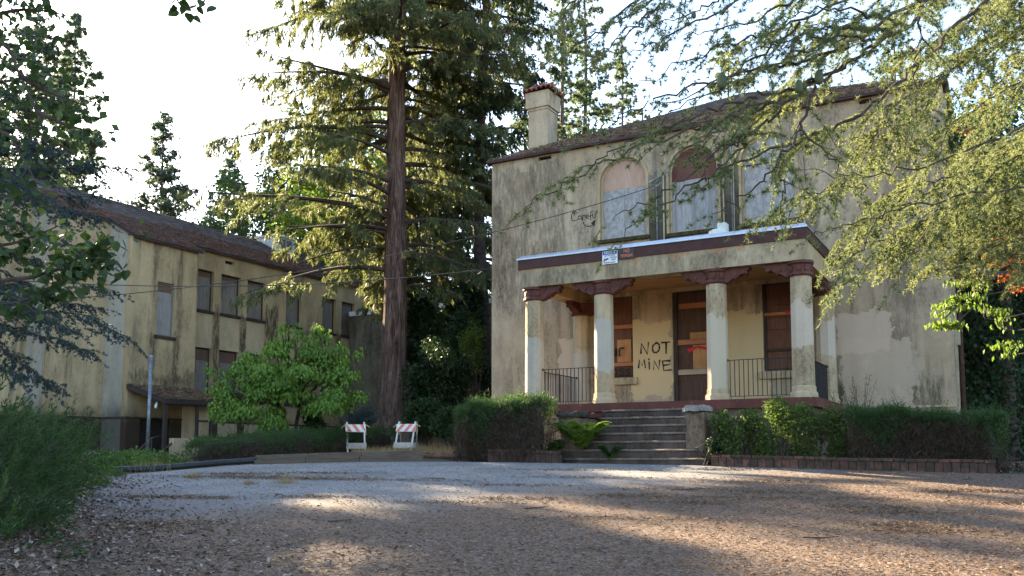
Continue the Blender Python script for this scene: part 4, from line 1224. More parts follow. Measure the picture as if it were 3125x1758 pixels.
MB().cbox(-26.50, -26.28, 22.52, 26.2, 1.1, 2.22, 0.015).build('wall', M['stucco_light'], w_)
gr = MB()
lwf = lambda a, b, t: (-26.28 - t, a, b)
for s_ in ([(23.72, 2.10), (23.72, 1.62), (23.92, 1.62)], smooth2([(24.16, 2.02), (24.06, 1.9), (24.08, 1.7), (24.2, 1.64), (24.3, 1.8), (24.26, 2.0), (24.16, 2.02)]),
           smooth2([(24.38, 2.04), (24.38, 1.72), (24.48, 1.64), (24.58, 1.74), (24.60, 2.04)]), [(24.72, 2.04), (24.72, 1.64)], smooth2([(24.72, 2.03), (24.86, 1.96), (24.74, 1.84), (24.9, 1.64)])):
    ribbon(gr, s_, 0.05, lwf)
gr.build('graffiti', M['spray'], w_, fix=False)
for nm, pts, lb in (('handrail', [(-26.6, 20.75, 1.55), (-26.9, 21.3, 1.56), (-26.9, 22.1, 2.22), (-26.9, 22.5, 2.3)], 'rusty brown pipe handrail rising along the wing wall to the canopy'),
                ('handrail', [(-26.35, 22.55, 2.05), (-26.2, 21.6, 1.50), (-26.2, 21.5, 1.3)], 'short rusty handrail fixed to the end of the low wall')):
    h = thing(nm, pts[0], lb, 'handrail', None)
    MB().tube(pts, 0.035, 8).build('rail', M['rust_pipe'], h, True)
    if nm == 'handrail' and pts[0][1] < 21:
        for p in (pts[1], pts[2]):
            MB().tube([p, (p[0], p[1], 1.2)], 0.025, 8).build('post', M['rust_pipe'], h, True)
    else:
        MB().tube([(-26.2, 21.55, 1.2), (-26.2, 21.62, 1.53)], 0.025, 8).build('post', M['rust_pipe'], h, True)

# link building between the two, flat white coping
lk = thing('link_building', (-21.0, 36.0, 1.5), 'low flat-roofed link building with white coping behind the tree trunks', 'building')
MB().box(-28.99, -13.78, 35.5, 38.0, 1.0, 8.55).build('wall', M['far_wall'], lk)
MB().box(-28.95, -13.80, 35.42, 38.1, 8.552, 8.78).build('coping', M['white_paint'], lk)


# ------------------------------------------------------------------ yard things
pole = thing('metal_pole', (-22.5, 18.35, 1.4), 'bare grey metal pole standing in front of the canopy', 'pole')
MB().tube([(-22.5, 18.35, 1.2), (-22.48, 18.35, 4.52)], 0.055, 12).build('shaft', M['galv'], pole, True)
MB().lathe((-22.48, 18.35, 4.521), [(0.062, 0), (0.062, 0.05), (0.045, 0.07)], 12).build('cap', M['galv'], pole)
for k in range(7):
    MB().tube([(-22.44, 18.30, 1.9 + 0.38 * k), (-22.42, 18.28, 1.9 + 0.38 * k)], 0.012, 6).build('bolt', M['void'], pole)

# landscape timbers and black drain pipe along the far edge of the drive
TB = [(-13.937, 14.021, 1.411), (-13.391, 14.991, 1.454), (-12.650, 15.902, 1.487), (-11.628, 16.886, 1.514)]
te = thing('timber_edging', TB[1], 'two stacked brown landscape timbers edging the gravel drive', 'edging')
for k in range(3):
    a, b = Vector(TB[k]), Vector(TB[k + 1])
    dv = (b - a).normalized() * 0.012
    for lv in (0, 1):
        off = Vector((0.02 * lv, 0.05 * lv, 0))
        MB().bar(a + dv + off + Vector((0, 0, 0.04 + 0.105 * lv)), b - dv * (1 if k < 2 or lv == 0 else 6) + off + Vector((0, 0, 0.04 + 0.105 * lv)), 0.15, 0.10).build('timber', M['timber'], te)
dp = [(-14.696, 11.291, 1.261), (-14.337, 11.789, 1.280), (-14.238, 12.800, 1.342), (-14.187, 13.610, 1.393), (-13.948, 14.202, 1.423)]
dpo = thing('drain_pipe', dp[2], 'black corrugated plastic drain pipe lying along the drive edge', 'pipe')
pts = [Vector(p) + Vector((0, 0, 0.075)) for p in smooth2(dp, 16)]
MB().tube(pts, [0.062 + 0.005 * (i % 2) for i in range(len(pts))], 10).build('pipe', M['black_plastic'], dpo, True)
for p, q in ((pts[16], pts[17]), (pts[52], pts[53])):
    MB().tube([p, q], 0.075, 10).build('coupling', M['black_plastic'], dpo)
fl = thing('fallen_pipe', (-10.972, 17.356, 1.521), 'rusty brown pipe lying on the ground past the timber edging', 'pipe')
pf = [Vector(p) + Vector((0, 0, 0.06)) for p in ((-11.697, 17.063, 1.528), (-11.152, 17.365, 1.528), (-10.618, 18.215, 1.564))]
MB().tube(smooth2(pf), 0.05, 8).build('pipe', M['rust_pipe'], fl, True)
bk = thing('broken_curb_stone', (-11.092, 17.617, 1.542), 'dark broken curb stone beside the hedge at the end of the timbers', 'stone')
c0 = Vector((-11.112, 17.606, 1.542)) + Vector((0.0, 0.45, 0.05))
rs_ = random.Random(8)
w = MB(); w.cbox(c0.x - 0.35, c0.x + 0.35, c0.y - 0.16, c0.y + 0.16, c0.z - 0.06, c0.z + 0.19, 0.04)
w.v = [(x + rs_.uniform(-.03, .03), y + rs_.uniform(-.03, .03), z + rs_.uniform(-.02, .02) + (x - c0.x) * 0.12) for x, y, z in w.v]
w.build('stone', M['step'], bk)


# folding barricades
def barricade(P, yawb, lean, label, flip):
    b = thing('barricade', P, label, 'barricade', None)
    R_ = Matrix.Translation(P) @ Matrix.Rotation(yawb, 4, 'Z')
    f = lambda x, y, z: tuple(R_ @ Vector((x, y, z)))
    Wd, H = 0.245, 0.97
    def leg(x, y0, y1, m):
        MB().bar(f(x + lean * 0.5, y0, 0.0), f(x - lean * 0.0, y1, H), 0.035, 0.035).build('leg', M[m], b)
    leg(-Wd, -0.24, -0.02, 'white_paint'); leg(Wd, -0.24, -0.02, 'white_paint')
    leg(-Wd + 0.03, 0.26, 0.03, 'grey_wood'); leg(Wd + 0.03, 0.26, 0.03, 'grey_wood')
    tl = lambda z: -0.24 + 0.22 * z / H - 0.022
    # upper striped panel, lower plain plank
    z0, z1 = 0.68, 0.90
    sh = lambda z: lean * 0.5 * (1 - z / H)
    def plank(za, zb, m, nm, back=False):
        y_ = (lambda z: 0.26 - 0.23 * z / H + 0.020) if back else tl
        yo = 0.022 if back else -0.022
        vs = []
        for z in (za, zb):
            for x in (-Wd - 0.045, Wd + 0.045):
                vs.append((x + sh(z), y_(z), z)); 
        vs2 = [(x, y + yo, z) for x, y, z in vs]
        return MB().add([f(*v) for v in vs + vs2], [(0, 1, 3, 2), (4, 6, 7, 5), (0, 4, 5, 1), (2, 3, 7, 6), (0, 2, 6, 4), (1, 5, 7, 3)]).build(nm, M[m], b)
    pn = plank(z0, z1, 'white_paint', 'striped_panel')
    hw = Wd + 0.045
    for k in range(3):
        u0 = -hw + 0.0 + k * 0.235 - (0.0 if flip else 0.06)
        pl = []
        for z, q in ((z0 + 0.004, 0), (z1 - 0.004, 1)):
            o_ = 0.15 * (q if flip else 1 - q) if flip else 0.15 * (1 - q)
            for x in (u0 + o_, u0 + o_ + 0.105):
                pl.append((min(hw - 0.004, max(-hw + 0.004, x)) + sh(z), tl(z) - 0.0245, z))
        if abs(pl[0][0] - pl[1][0]) + abs(pl[2][0] - pl[3][0]) < 0.01: continue
        MB().add([f(*v) for v in pl], [(0, 1, 3, 2)]).build('stripe', M['orange_paint'], pn)
    plank(z0, z1, 'white_paint', 'rear_panel', True)
    plank(0.20, 0.365, 'pale_wood', 'plank'); plank(0.20, 0.365, 'pale_wood', 'plank', True)
    for s_, (dx, dz) in ((-1, (-0.09, -0.08)), (1, (0.10, -0.06))):
        x = s_ * (Wd + 0.02)
        w = MB()
        w.tube([f(x, -0.05, 0.90), f(x + dx * 0.5, -0.09, 0.88), f(x + dx * 1.5, -0.10, 0.88 + dz)], 0.010, 5)
        w.tube([f(x, -0.05, 0.90), f(x + 0.03, -0.03, 0.75), f(x + 0.045, -0.06, 0.60)], 0.010, 5)
        w.tube([f(x - 0.02, -0.05, 0.90), f(x + 0.02, -0.03, 0.90)], 0.024, 6)
        w.build('tape_knot', M['tape'], b)


def wpos(x, y, D): return None


def gnd(p): return (p[0], p[1], tz(p[0], p[1]))


barricade(Vector(gnd((-16.72, 20.83, 1.62))), YAW + 0.25, 0.06, 'folding barricade with orange and white stripes nearer the dogwood tree', False)
barricade(Vector(gnd((-15.39, 21.56, 1.64))), YAW - 0.20, -0.16, 'folding barricade with orange and white stripes in front of the big fir trunk', True)

# pale rocks by the left bed
for i, (x, y, s_, lb) in enumerate(((280, 1396, 0.20, 'larger pale grey rock lying in the ground cover by the wing'), (300, 1403, 0.12, 'smaller pale grey rock lying in the ground cover by the wing'))):
    p = Vector((-19.63, 14.40, 1.55)) if i == 0 else Vector((-19.14, 14.22, 1.50))
    p = Vector((p.x, p.y, tz(p.x, p.y) + s_ * 0.5))
    bm = bmesh.new(); bmesh.ops.create_icosphere(bm, subdivisions=2, radius=s_)
    rk = random.Random(i)
    for v in bm.verts: v.co = Vector((v.co.x * 1.3, v.co.y, v.co.z * 0.75)) * rk.uniform(0.85, 1.12) + p
    me = bpy.data.meshes.new('rock'); bm.to_mesh(me); bm.free()
    tag(link('rock', me, M['rock'], None, tuple(p)), lb, 'rock')

# brick planter edge on both sides of the steps
def brick_edge(name, pts, label, top, n_cap, n_face):
    pe = thing(name, pts[0], label, 'planter')
    P = [Vector(p) for p in pts]
    L_ = [0]
    for i in range(1, len(P)): L_.append(L_[-1] + (P[i] - P[i - 1]).length)
    def pos(s):
        s = min(max(s, 0), L_[-1] - 1e-6)
        i = max(j for j in range(len(P) - 1) if L_[j] <= s)
        t = (s - L_[i]) / (L_[i + 1] - L_[i])
        return P[i].lerp(P[i + 1], t), (P[i + 1] - P[i]).normalized()
    core = MB()
    for i in range(len(P) - 1):
        a, b = P[i], P[i + 1]
        t = (b - a).normalized(); nn = Vector((-t.y, t.x, 0))
        core.bar(a + nn * 0.13 + Vector((0, 0, -0.02)), b + nn * 0.13 + Vector((0, 0, -0.02)), 0.17, 2 * (top - 0.06) )
    core.build('mortar_core', M['step'], pe)
    rb = random.Random(len(name) + n_cap)
    def brk(s0, s1, y0, y1, z0, z1, jz):
        (p, t), (q, _) = pos(s0), pos(s1)
        t = (q - p); t.z = 0; t.normalize(); nn = Vector((-t.y, t.x, 0))
        z0 += jz; z1 += jz; o_ = rb.uniform(-.006, .006)
        c_ = 0.007
        vs = []
        for (z, c2) in ((z0, 0), (z1 - c_, 0), (z1, c_)):
            for base, sg in ((p, 1), (q, -1)):
                for y, sy in ((y0, 1), (y1, -1)):
                    vs.append(base + t * (sg * c2) + nn * (y + o_ + sy * c2) + Vector((0, 0, z)))
        fs = [(0, 1, 3, 2), (8, 10, 11, 9)]
        for k in (0, 4): fs += [(k, k + 2, k + 6, k + 4), (k + 2, k + 3, k + 7, k + 6), (k + 3, k + 1, k + 5, k + 7), (k + 1, k, k + 4, k + 5)]
        MB().add(vs, fs).build('brick', M['brick'], pe)
    T = L_[-1]
    for k in range(n_cap):
        brk(T * k / n_cap + 0.006, T * (k + 1) / n_cap - 0.006, -0.02, 0.20, top - 0.058, top, rb.uniform(-.008, .006))
    for k in range(n_face):
        brk(T * k / n_face + 0.006, T * (k + 1) / n_face - 0.006, 0.0, 0.06, -0.04, top - 0.064, rb.uniform(-.004, .004))


brick_edge('brick_planter', [(-5.408, 18.112, 1.370), (-3.958, 18.321, 1.332), (-2.186, 18.587, 1.285), (-0.329, 19.239, 1.261)], 'low brick planter edge with upright bricks right of the steps', 0.26, 26, 34)
brick_edge('brick_planter', [(-10.262, 17.431, 1.500), (-9.463, 17.665, 1.487), (-8.638, 17.619, 1.454)], 'short brick planter edge left of the steps under the clipped hedge', 0.24, 16, 12)

# service wires
def wire(a, b, sag, label, rad=0.010, anchor=None):
    P = []
    a, b = Vector(a), Vector(b)
    for i in range(25):
        t = i / 24
        P.append(a.lerp(b, t) - Vector((0, 0, sag * 4 * t * (1 - t))))
    w = MB().tube(P, rad, 5)
    tag(w.build('service_wire', M['cable'], None, origin=tuple(a)), label, 'wire')


wire((-8.4, FY - 0.2, 9.05), (-21.41, 13.01, 5.29), 0.6, 'sagging black service wire running from the arched windows past the fir to the wing', 0.011)
wire((X0, FY - 0.02, 7.3), (-23.33, 14.14, 6.25), 0.35, 'upper black overhead wire crossing in front of the wing windows', 0.013)
wire((X0, FY + 0.1, 7.5), (XW + 0.05, 36.3, 7.1), 0.2, 'thin pale cable from the building corner behind the fir trunk', 0.009)


# ------------------------------------------------------------------ plant builders
def np_tube(pts, rad, n=5):
    """loose quads of a tapering limb"""
    P = np.array([tuple(p) for p in pts], float); R_ = np.broadcast_to(np.asarray(rad, float), (len(P),))
    T = nrm(np.gradient(P, axis=0))
    ref = np.array([0, 0, 1.0]) if abs(T[0][2]) < 0.9 else np.array([1.0, 0, 0])
    S = nrm(np.cross(T, ref)); U = np.cross(T, S)
    a = np.linspace(0, 2 * np.pi, n + 1)
    ring = P[:, None] + (S[:, None] * np.cos(a)[None, :, None] + U[:, None] * np.sin(a)[None, :, None]) * R_[:, None, None]
    return np.stack([ring[:-1, :-1], ring[:-1, 1:], ring[1:, 1:], ring[1:, :-1]], 2).reshape(-1, 4, 3)


def expand(o, d, l, spacing, rng, lo=0.1, droop=0.25):
    """points along many stems: returns points, index of stem, fraction"""
    cnt = np.maximum(1, (l / spacing)).astype(int)
    idx = np.repeat(np.arange(len(o)), cnt)
    u = lo + (1 - lo) * rng.random(len(idx))
    P = o[idx] + d[idx] * (u * l[idx])[:, None]
    P[:, 2] -= droop * u ** 2 * l[idx]
    return P, idx, u


def side_stems(P, T, rng, spread=0.8, fwd=0.6, down=0.12):
    n = len(P)
    sd = nrm(np.cross(T, np.array([0, 0, 1.0])) + 1e-6)
    sg = np.where(rng.random(n) < 0.5, -1, 1)[:, None]
    D = T * fwd + sd * sg * spread + rng.normal(size=(n, 3)) * 0.22
    D[:, 2] -= down
    return nrm(D)


def trunk_quads(base, H, r0, rng, r1=0.05, lean=(0, 0), flare=1.35, wob=0.12):
    z = np.concatenate([[-0.3, 0.0, 0.3, 0.8], np.linspace(1.6, H, 22)])
    R_ = r0 + (r1 - r0) * np.clip(z / H, 0, 1) ** 0.9
    R_ = R_ * (1 + (flare - 1) * np.exp(-np.maximum(z, 0) / 0.7))
    x = base[0] + lean[0] * z / H + wob * np.sin(z * 0.35 + rng.random() * 6) * np.clip(z / 6, 0, 1)
    y = base[1] + lean[1] * z / H + wob * np.cos(z * 0.31 + rng.random() * 6) * np.clip(z / 6, 0, 1)
    return np.stack([x, y, base[2] + z], 1), R_


def build_trunk(C, R_, mat, par, n=16, name='trunk', bump=0.0, seed=0):
    rng = np.random.default_rng(seed)
    if bump > 0:       # furrowed bark: dense rings, ridges that drift slowly round the stem
        zz = np.linspace(C[0, 2], C[-1, 2], 120)
        R_ = np.interp(zz, C[:, 2], R_)
        C = np.stack([np.interp(zz, C[:, 2], C[:, 0]), np.interp(zz, C[:, 2], C[:, 1]), zz], 1)
    a = np.linspace(0, 2 * np.pi, n, endpoint=False)
    pat = np.zeros((len(C), n))
    if bump > 0:
        p0, p1 = rng.normal(size=n), rng.normal(size=n)
        for i in range(len(C)):
            if i % 7 == 0: p0, p1 = p1, 0.6 * p1 + 0.8 * rng.normal(size=n)
            f = (i % 7) / 7
            pat[i] = p0 * (1 - f) + p1 * f + 0.35 * rng.normal(size=n)
    rr = R_[:, None] * (1 + bump * pat)
    V = np.stack([C[:, None, 0] + rr * np.cos(a), C[:, None, 1] + rr * np.sin(a), np.broadcast_to(C[:, None, 2], rr.shape)], -1)
    V = np.concatenate([V, V[:, :1]], 1)
    return np_grid(name, mat, V.transpose(1, 0, 2), par)


def firlike(name, base, H, zb, Rm, label, seed, nl, fol, bark, r0, cat='tree', group=None, avoid=None, clear_to=0.0, dens=1.0, hang=(0.18, 0.55), bl=(0.15, 0.28), bw=(0.032, 0.052), ztop=None, boost=None, up=0.25, bend=0.5, nb=8, avw=0.62, gap=None, lean=(0, 0)):
    """conifer with arching limbs and hanging branchlets"""
    rng = np.random.default_rng(seed)
    t = thing(name, base, label, cat, group)
    C, R_ = trunk_quads(base, H, r0, rng, lean=lean)
    build_trunk(C, R_, bark, t, 40, seed=seed, bump=0.035)
    limbs, SO, SD, SL = [], [], [], []
    zt = ztop or H
    for i in range(nl):
        f = (i + rng.random()) / nl
        z0 = zb + (zt - zb) * f
        az = rng.random() * 2 * math.pi
        hfrac = (z0 - zb) / (H - zb)
        L = Rm * (1 - hfrac) ** 0.65 * rng.uniform(0.6, 1.08) * min(1.0, 0.7 + hfrac * 3)
        if boost is not None:
            L *= 1 + boost[1] * max(0, math.cos(az - boost[0]))
        if avoid is not None and z0 < clear_to:
            if math.cos(az - avoid) > avw: continue
            if math.cos(az - avoid) > avw - 0.3: L *= 0.7
        s = np.linspace(0, 1, 9)
        dirv = np.array([math.cos(az), math.sin(az)])
        ctr = np.array([np.interp(base[2] + z0, C[:, 2], C[:, 0]), np.interp(base[2] + z0, C[:, 2], C[:, 1])])
        sw = rng.uniform(-0.25, 0.25)
        lat = np.array([-dirv[1], dirv[0]])
        P = np.zeros((9, 3))
        P[:, :2] = ctr + dirv * (L * s)[:, None] + lat * (sw * L * s ** 2)[:, None]
        u_, b_ = up * rng.uniform(0.5, 1.4), bend * rng.uniform(0.7, 1.2)
        P[:, 2] = base[2] + z0 + L * (u_ * s - b_ * s ** 2 + 0.12 * s ** 4)
        limbs.append(np_tube(P, np.linspace(0.035 + 0.012 * L, 0.008, 9), 5))
        ns = max(3, int(L * 5.5 * dens))
        uu = np.sort(0.12 + 0.88 * rng.random(ns) ** 0.85)
        Q = np.stack([np.interp(uu, s, P[:, k]) for k in range(3)], 1)
        Tn = nrm(np.stack([np.interp(uu, s, np.gradient(P[:, k], s)) for k in range(3)], 1))
        SO.append(Q); SD.append(side_stems(Q, Tn, rng, 0.85, 0.55, 0.15)); SL.append((0.30 * L * (1 - uu) ** 0.7 + 0.35) * rng.uniform(0.6, 1.2, ns))
    SO, SD, SL = np.concatenate(SO), np.concatenate(SD), np.concatenate(SL)
    P, ix, u = expand(SO, SD, SL, 0.085 / dens, rng)
    if gap is not None:
        keep = ~gap(P)
        P, ix, u = P[keep], ix[keep], u[keep]
        SL = np.where(gap(SO + SD * SL[:, None] * 0.5), SL * 0.2, SL)
    n = len(P)
    TD = nrm(np.array([0, 0, -0.9]) + SD[ix] * 0.45 + rng.normal(size=(n, 3)) * 0.28)
    TL = rng.uniform(*hang, n) * (1 - 0.45 * u)
    k = np.repeat(np.arange(n), nb)
    v = rng.random(len(k))
    B = P[k] + TD[k] * (v * TL[k])[:, None]
    BD = nrm(TD[k] * 0.9 + rng.normal(size=(len(k), 3)) * 0.34)
    tri = blades(B, BD, rng.uniform(*bl, len(k)), rng.uniform(*bw, len(k)), rng)
    tw = blades(SO, SD - np.array([0, 0, 0.15]), SL, np.full(len(SO), 0.02), rng)
    np_mesh('limbs', bark if bark is not M['bark'] else M['bark_dark'], t, tris=tw, quads=np.concatenate(limbs))
    np_mesh('crown', fol, t, tris=tri)
    return t


def pine(name, base, H, zb, Rm, label, seed, nl, fol, r0=0.22, group=None, tuft=0.20, ztop=None, bark=None, nb=16, dens=1.0, up=0.15):
    rng = np.random.default_rng(seed)
    t = thing(name, base, label, 'tree', group)
    C, R_ = trunk_quads(base, H, r0, rng, wob=0.08)
    build_trunk(C, R_, bark or M['bark_grey'], t, 9)
    limbs, tp, td = [], [], []
    for i in range(nl):
        z0 = zb + ((ztop or H) - zb) * (i + rng.random()) / nl
        hf = (z0 - zb) / (H - zb)
        L = Rm * (1 - hf) ** 0.75 * rng.uniform(0.55, 1.1) + 0.25
        az = rng.random() * 2 * math.pi
        s = np.linspace(0, 1, 6)
        P = np.stack([base[0] + math.cos(az) * L * s, base[1] + math.sin(az) * L * s, base[2] + z0 + L * (up * s - 0.18 * s ** 2 + 0.22 * s ** 3)], 1)
        limbs.append(np_tube(P, np.linspace(0.02 + 0.008 * L, 0.006, 6), 4))
        m = max(5, int(L * 14 * dens))
        u = 0.25 + 0.75 * rng.random(m) ** 0.7
        Q = np.stack([np.interp(u, s, P[:, k]) for k in range(3)], 1)
        off = rng.normal(size=(m, 3)) * np.array([1, 1, 0.45]) * (0.10 + 0.22 * L * (1 - u) + 0.05)[:, None]
        limbs.append(blades(Q, off, np.linalg.norm(off, axis=1), np.full(m, 0.03), rng)[:, [0, 1, 2, 2]])
        tp.append(Q + off); td.append(nrm(off + np.array([0, 0, 0.25])))
    tp, td = np.concatenate(tp), np.concatenate(td)
    k = np.repeat(np.arange(len(tp)), nb)
    D = nrm(td[k] * 0.7 + rnd_unit(rng, len(k)))
    tri = blades(tp[k] + D * 0.02, D, rng.uniform(0.6, 1.1, len(k)) * tuft, rng.uniform(0.28, 0.45, len(k)) * tuft, rng)
    np_mesh('limbs', M['bark_dark'], t, quads=np.concatenate(limbs))
    np_mesh('crown', fol, t, tris=tri)
    return t


def broadleaf(name, base, H, zb, R_, label, seed, fol, nleaf, leaf=(0.12, 0.09), r0=0.2, group=None, clumps=60, flat=0.75, cr=0.9, bark=None):
    rng = np.random.default_rng(seed)
    t = thing(name, base, label, 'tree', group)
    C, Rr = trunk_quads(base, H * 0.75, r0, rng, wob=0.15)
    build_trunk(C, Rr, bark or M['bark_grey'], t, 9)
    cz = base[2] + (zb + H) / 2
    c = rnd_unit(rng, clumps) * (rng.random(clumps) ** 0.4)[:, None] * np.array([R_, R_, (H - zb) / 2]) + np.array([base[0], base[1], cz])
    limbs = []
    for q in c:
        h = rng.uniform(0.3, 0.9)
        st_ = np.array([base[0], base[1], base[2] + zb * 0.7 + h * (q[2] - base[2] - zb * 0.7)])
        mid = (st_ + q) / 2 + np.array([0, 0, 0.2])
        limbs.append(np_tube(np.array([st_, mid, q]), [0.05, 0.035, 0.012], 4))
    k = rng.integers(0, clumps, nleaf)
    P = c[k] + rnd_unit(rng, nleaf) * (rng.random(nleaf) ** 0.5)[:, None] * np.array([cr, cr, cr * flat])
    D = nrm(rnd_unit(rng, nleaf) + np.array([0, 0, -0.4]))
    Nn = nrm(rnd_unit(rng, nleaf) * 0.8 + np.array([0, 0, 0.9]))
    q = leaf_quads(P, D, Nn, rng.uniform(0.7, 1.2, nleaf) * leaf[0], rng.uniform(0.7, 1.2, nleaf) * leaf[1])
    np_mesh('limbs', M['bark_dark'], t, quads=np.concatenate(limbs))
    np_mesh('crown', fol, t, quads=q)
    return t


def cedar_sprays(limbs, rng, tl=0.55, sp=0.10, rsp=0.045, nl=0.03, nw=0.0035, npr=12, droop=0.3, r0=0.02, sub=0.6, spread=0.8, start=0.0, wave=0.03, fw=0.6):
    """needled sprays on a set of limbs (3-D polylines): needles, twigs, limb quads"""
    wood_, O, D, L = [], [], [], []
    for pts in limbs:
        P = np.array([tuple(p) for p in smooth2(pts, 6)])
        P[1:-1] += (rng.normal(size=(len(P) - 2, 3)) + np.sin(np.arange(len(P) - 2) * 1.1 + rng.random() * 6)[:, None] * nrm(rng.normal(size=3))) * wave * 0.5
        r_l = r0 * min(1.6, 0.55 + len(pts) * 0.08)
        wood_.append(np_tube(P, np.linspace(r_l, r0 * 0.2, len(P)), 6))
        seg = np.linalg.norm(np.diff(P, axis=0), axis=1); S = np.concatenate([[0], np.cumsum(seg)])
        n = int(S[-1] * (1 - start) / sp)
        u = start + (1 - start) * np.sort(rng.random(n)) ** 0.9
        Q = np.stack([np.interp(u * S[-1], S, P[:, k]) for k in range(3)], 1)
        T = nrm(np.stack([np.interp(u * S[-1], S, np.gradient(P[:, k], S + np.arange(len(S)) * 1e-9)) for k in range(3)], 1))
        O.append(Q); D.append(side_stems(Q, T, rng, spread, 0.65, 0.2)); L.append(tl * (0.25 + 0.75 * (1 - u)) * rng.uniform(0.5, 1.25, n))
        O.append(P[-1:]); D.append(T[-1:] if n else np.array([[0, 0, -1.]])); L.append(np.array([tl * 0.4]))
    O, D, L = np.concatenate(O), np.concatenate(D), np.concatenate(L)
    if sub > 0:
        P2, ix, u = expand(O, D, L, 0.11 / sub, rng, 0.2, droop)
        T2 = nrm(D[ix] - np.array([0, 0, 1.0]) * (droop * 1.2 * u)[:, None])
        D2 = side_stems(P2, T2, rng, 0.75, 0.7, 0.15); L2 = (0.32 * L[ix] * (1 - u) + 0.07) * rng.uniform(0.5, 1.2, len(ix))
        Oa, Da, La = np.concatenate([O, P2]), np.concatenate([D, D2]), np.concatenate([L, L2])
    else: Oa, Da, La = O, D, L
    tw = []
    for (a, b) in ((0.0, 0.5), (0.5, 1.0)):
        pa = Oa + Da * (a * La)[:, None]; pa[:, 2] -= droop * a ** 2 * La
        pb = Oa + Da * (b * La)[:, None]; pb[:, 2] -= droop * b ** 2 * La
        tw.append(blades(pa, pb - pa, np.linalg.norm(pb - pa, axis=1) * 1.05, np.where(a == 0, 0.009, 0.006) * np.clip(La / 0.3, 0.6, 1.5), rng))
    R_, ix, u = expand(Oa, Da, La, rsp, rng, 0.05, droop)
    T = nrm(Da[ix] - np.array([0, 0, 1.0]) * (droop * 2 * u)[:, None])
    k = np.repeat(np.arange(len(R_)), npr)
    nd = nrm(T[k] * fw + np.array([0, 0, 0.12]) + rnd_unit(rng, len(k)))
    tri = blades(R_[k], nd, rng.uniform(0.7, 1.1, len(k)) * nl, np.full(len(k), nw), rng)
    return tri, np.concatenate(tw), np.concatenate(wood_)


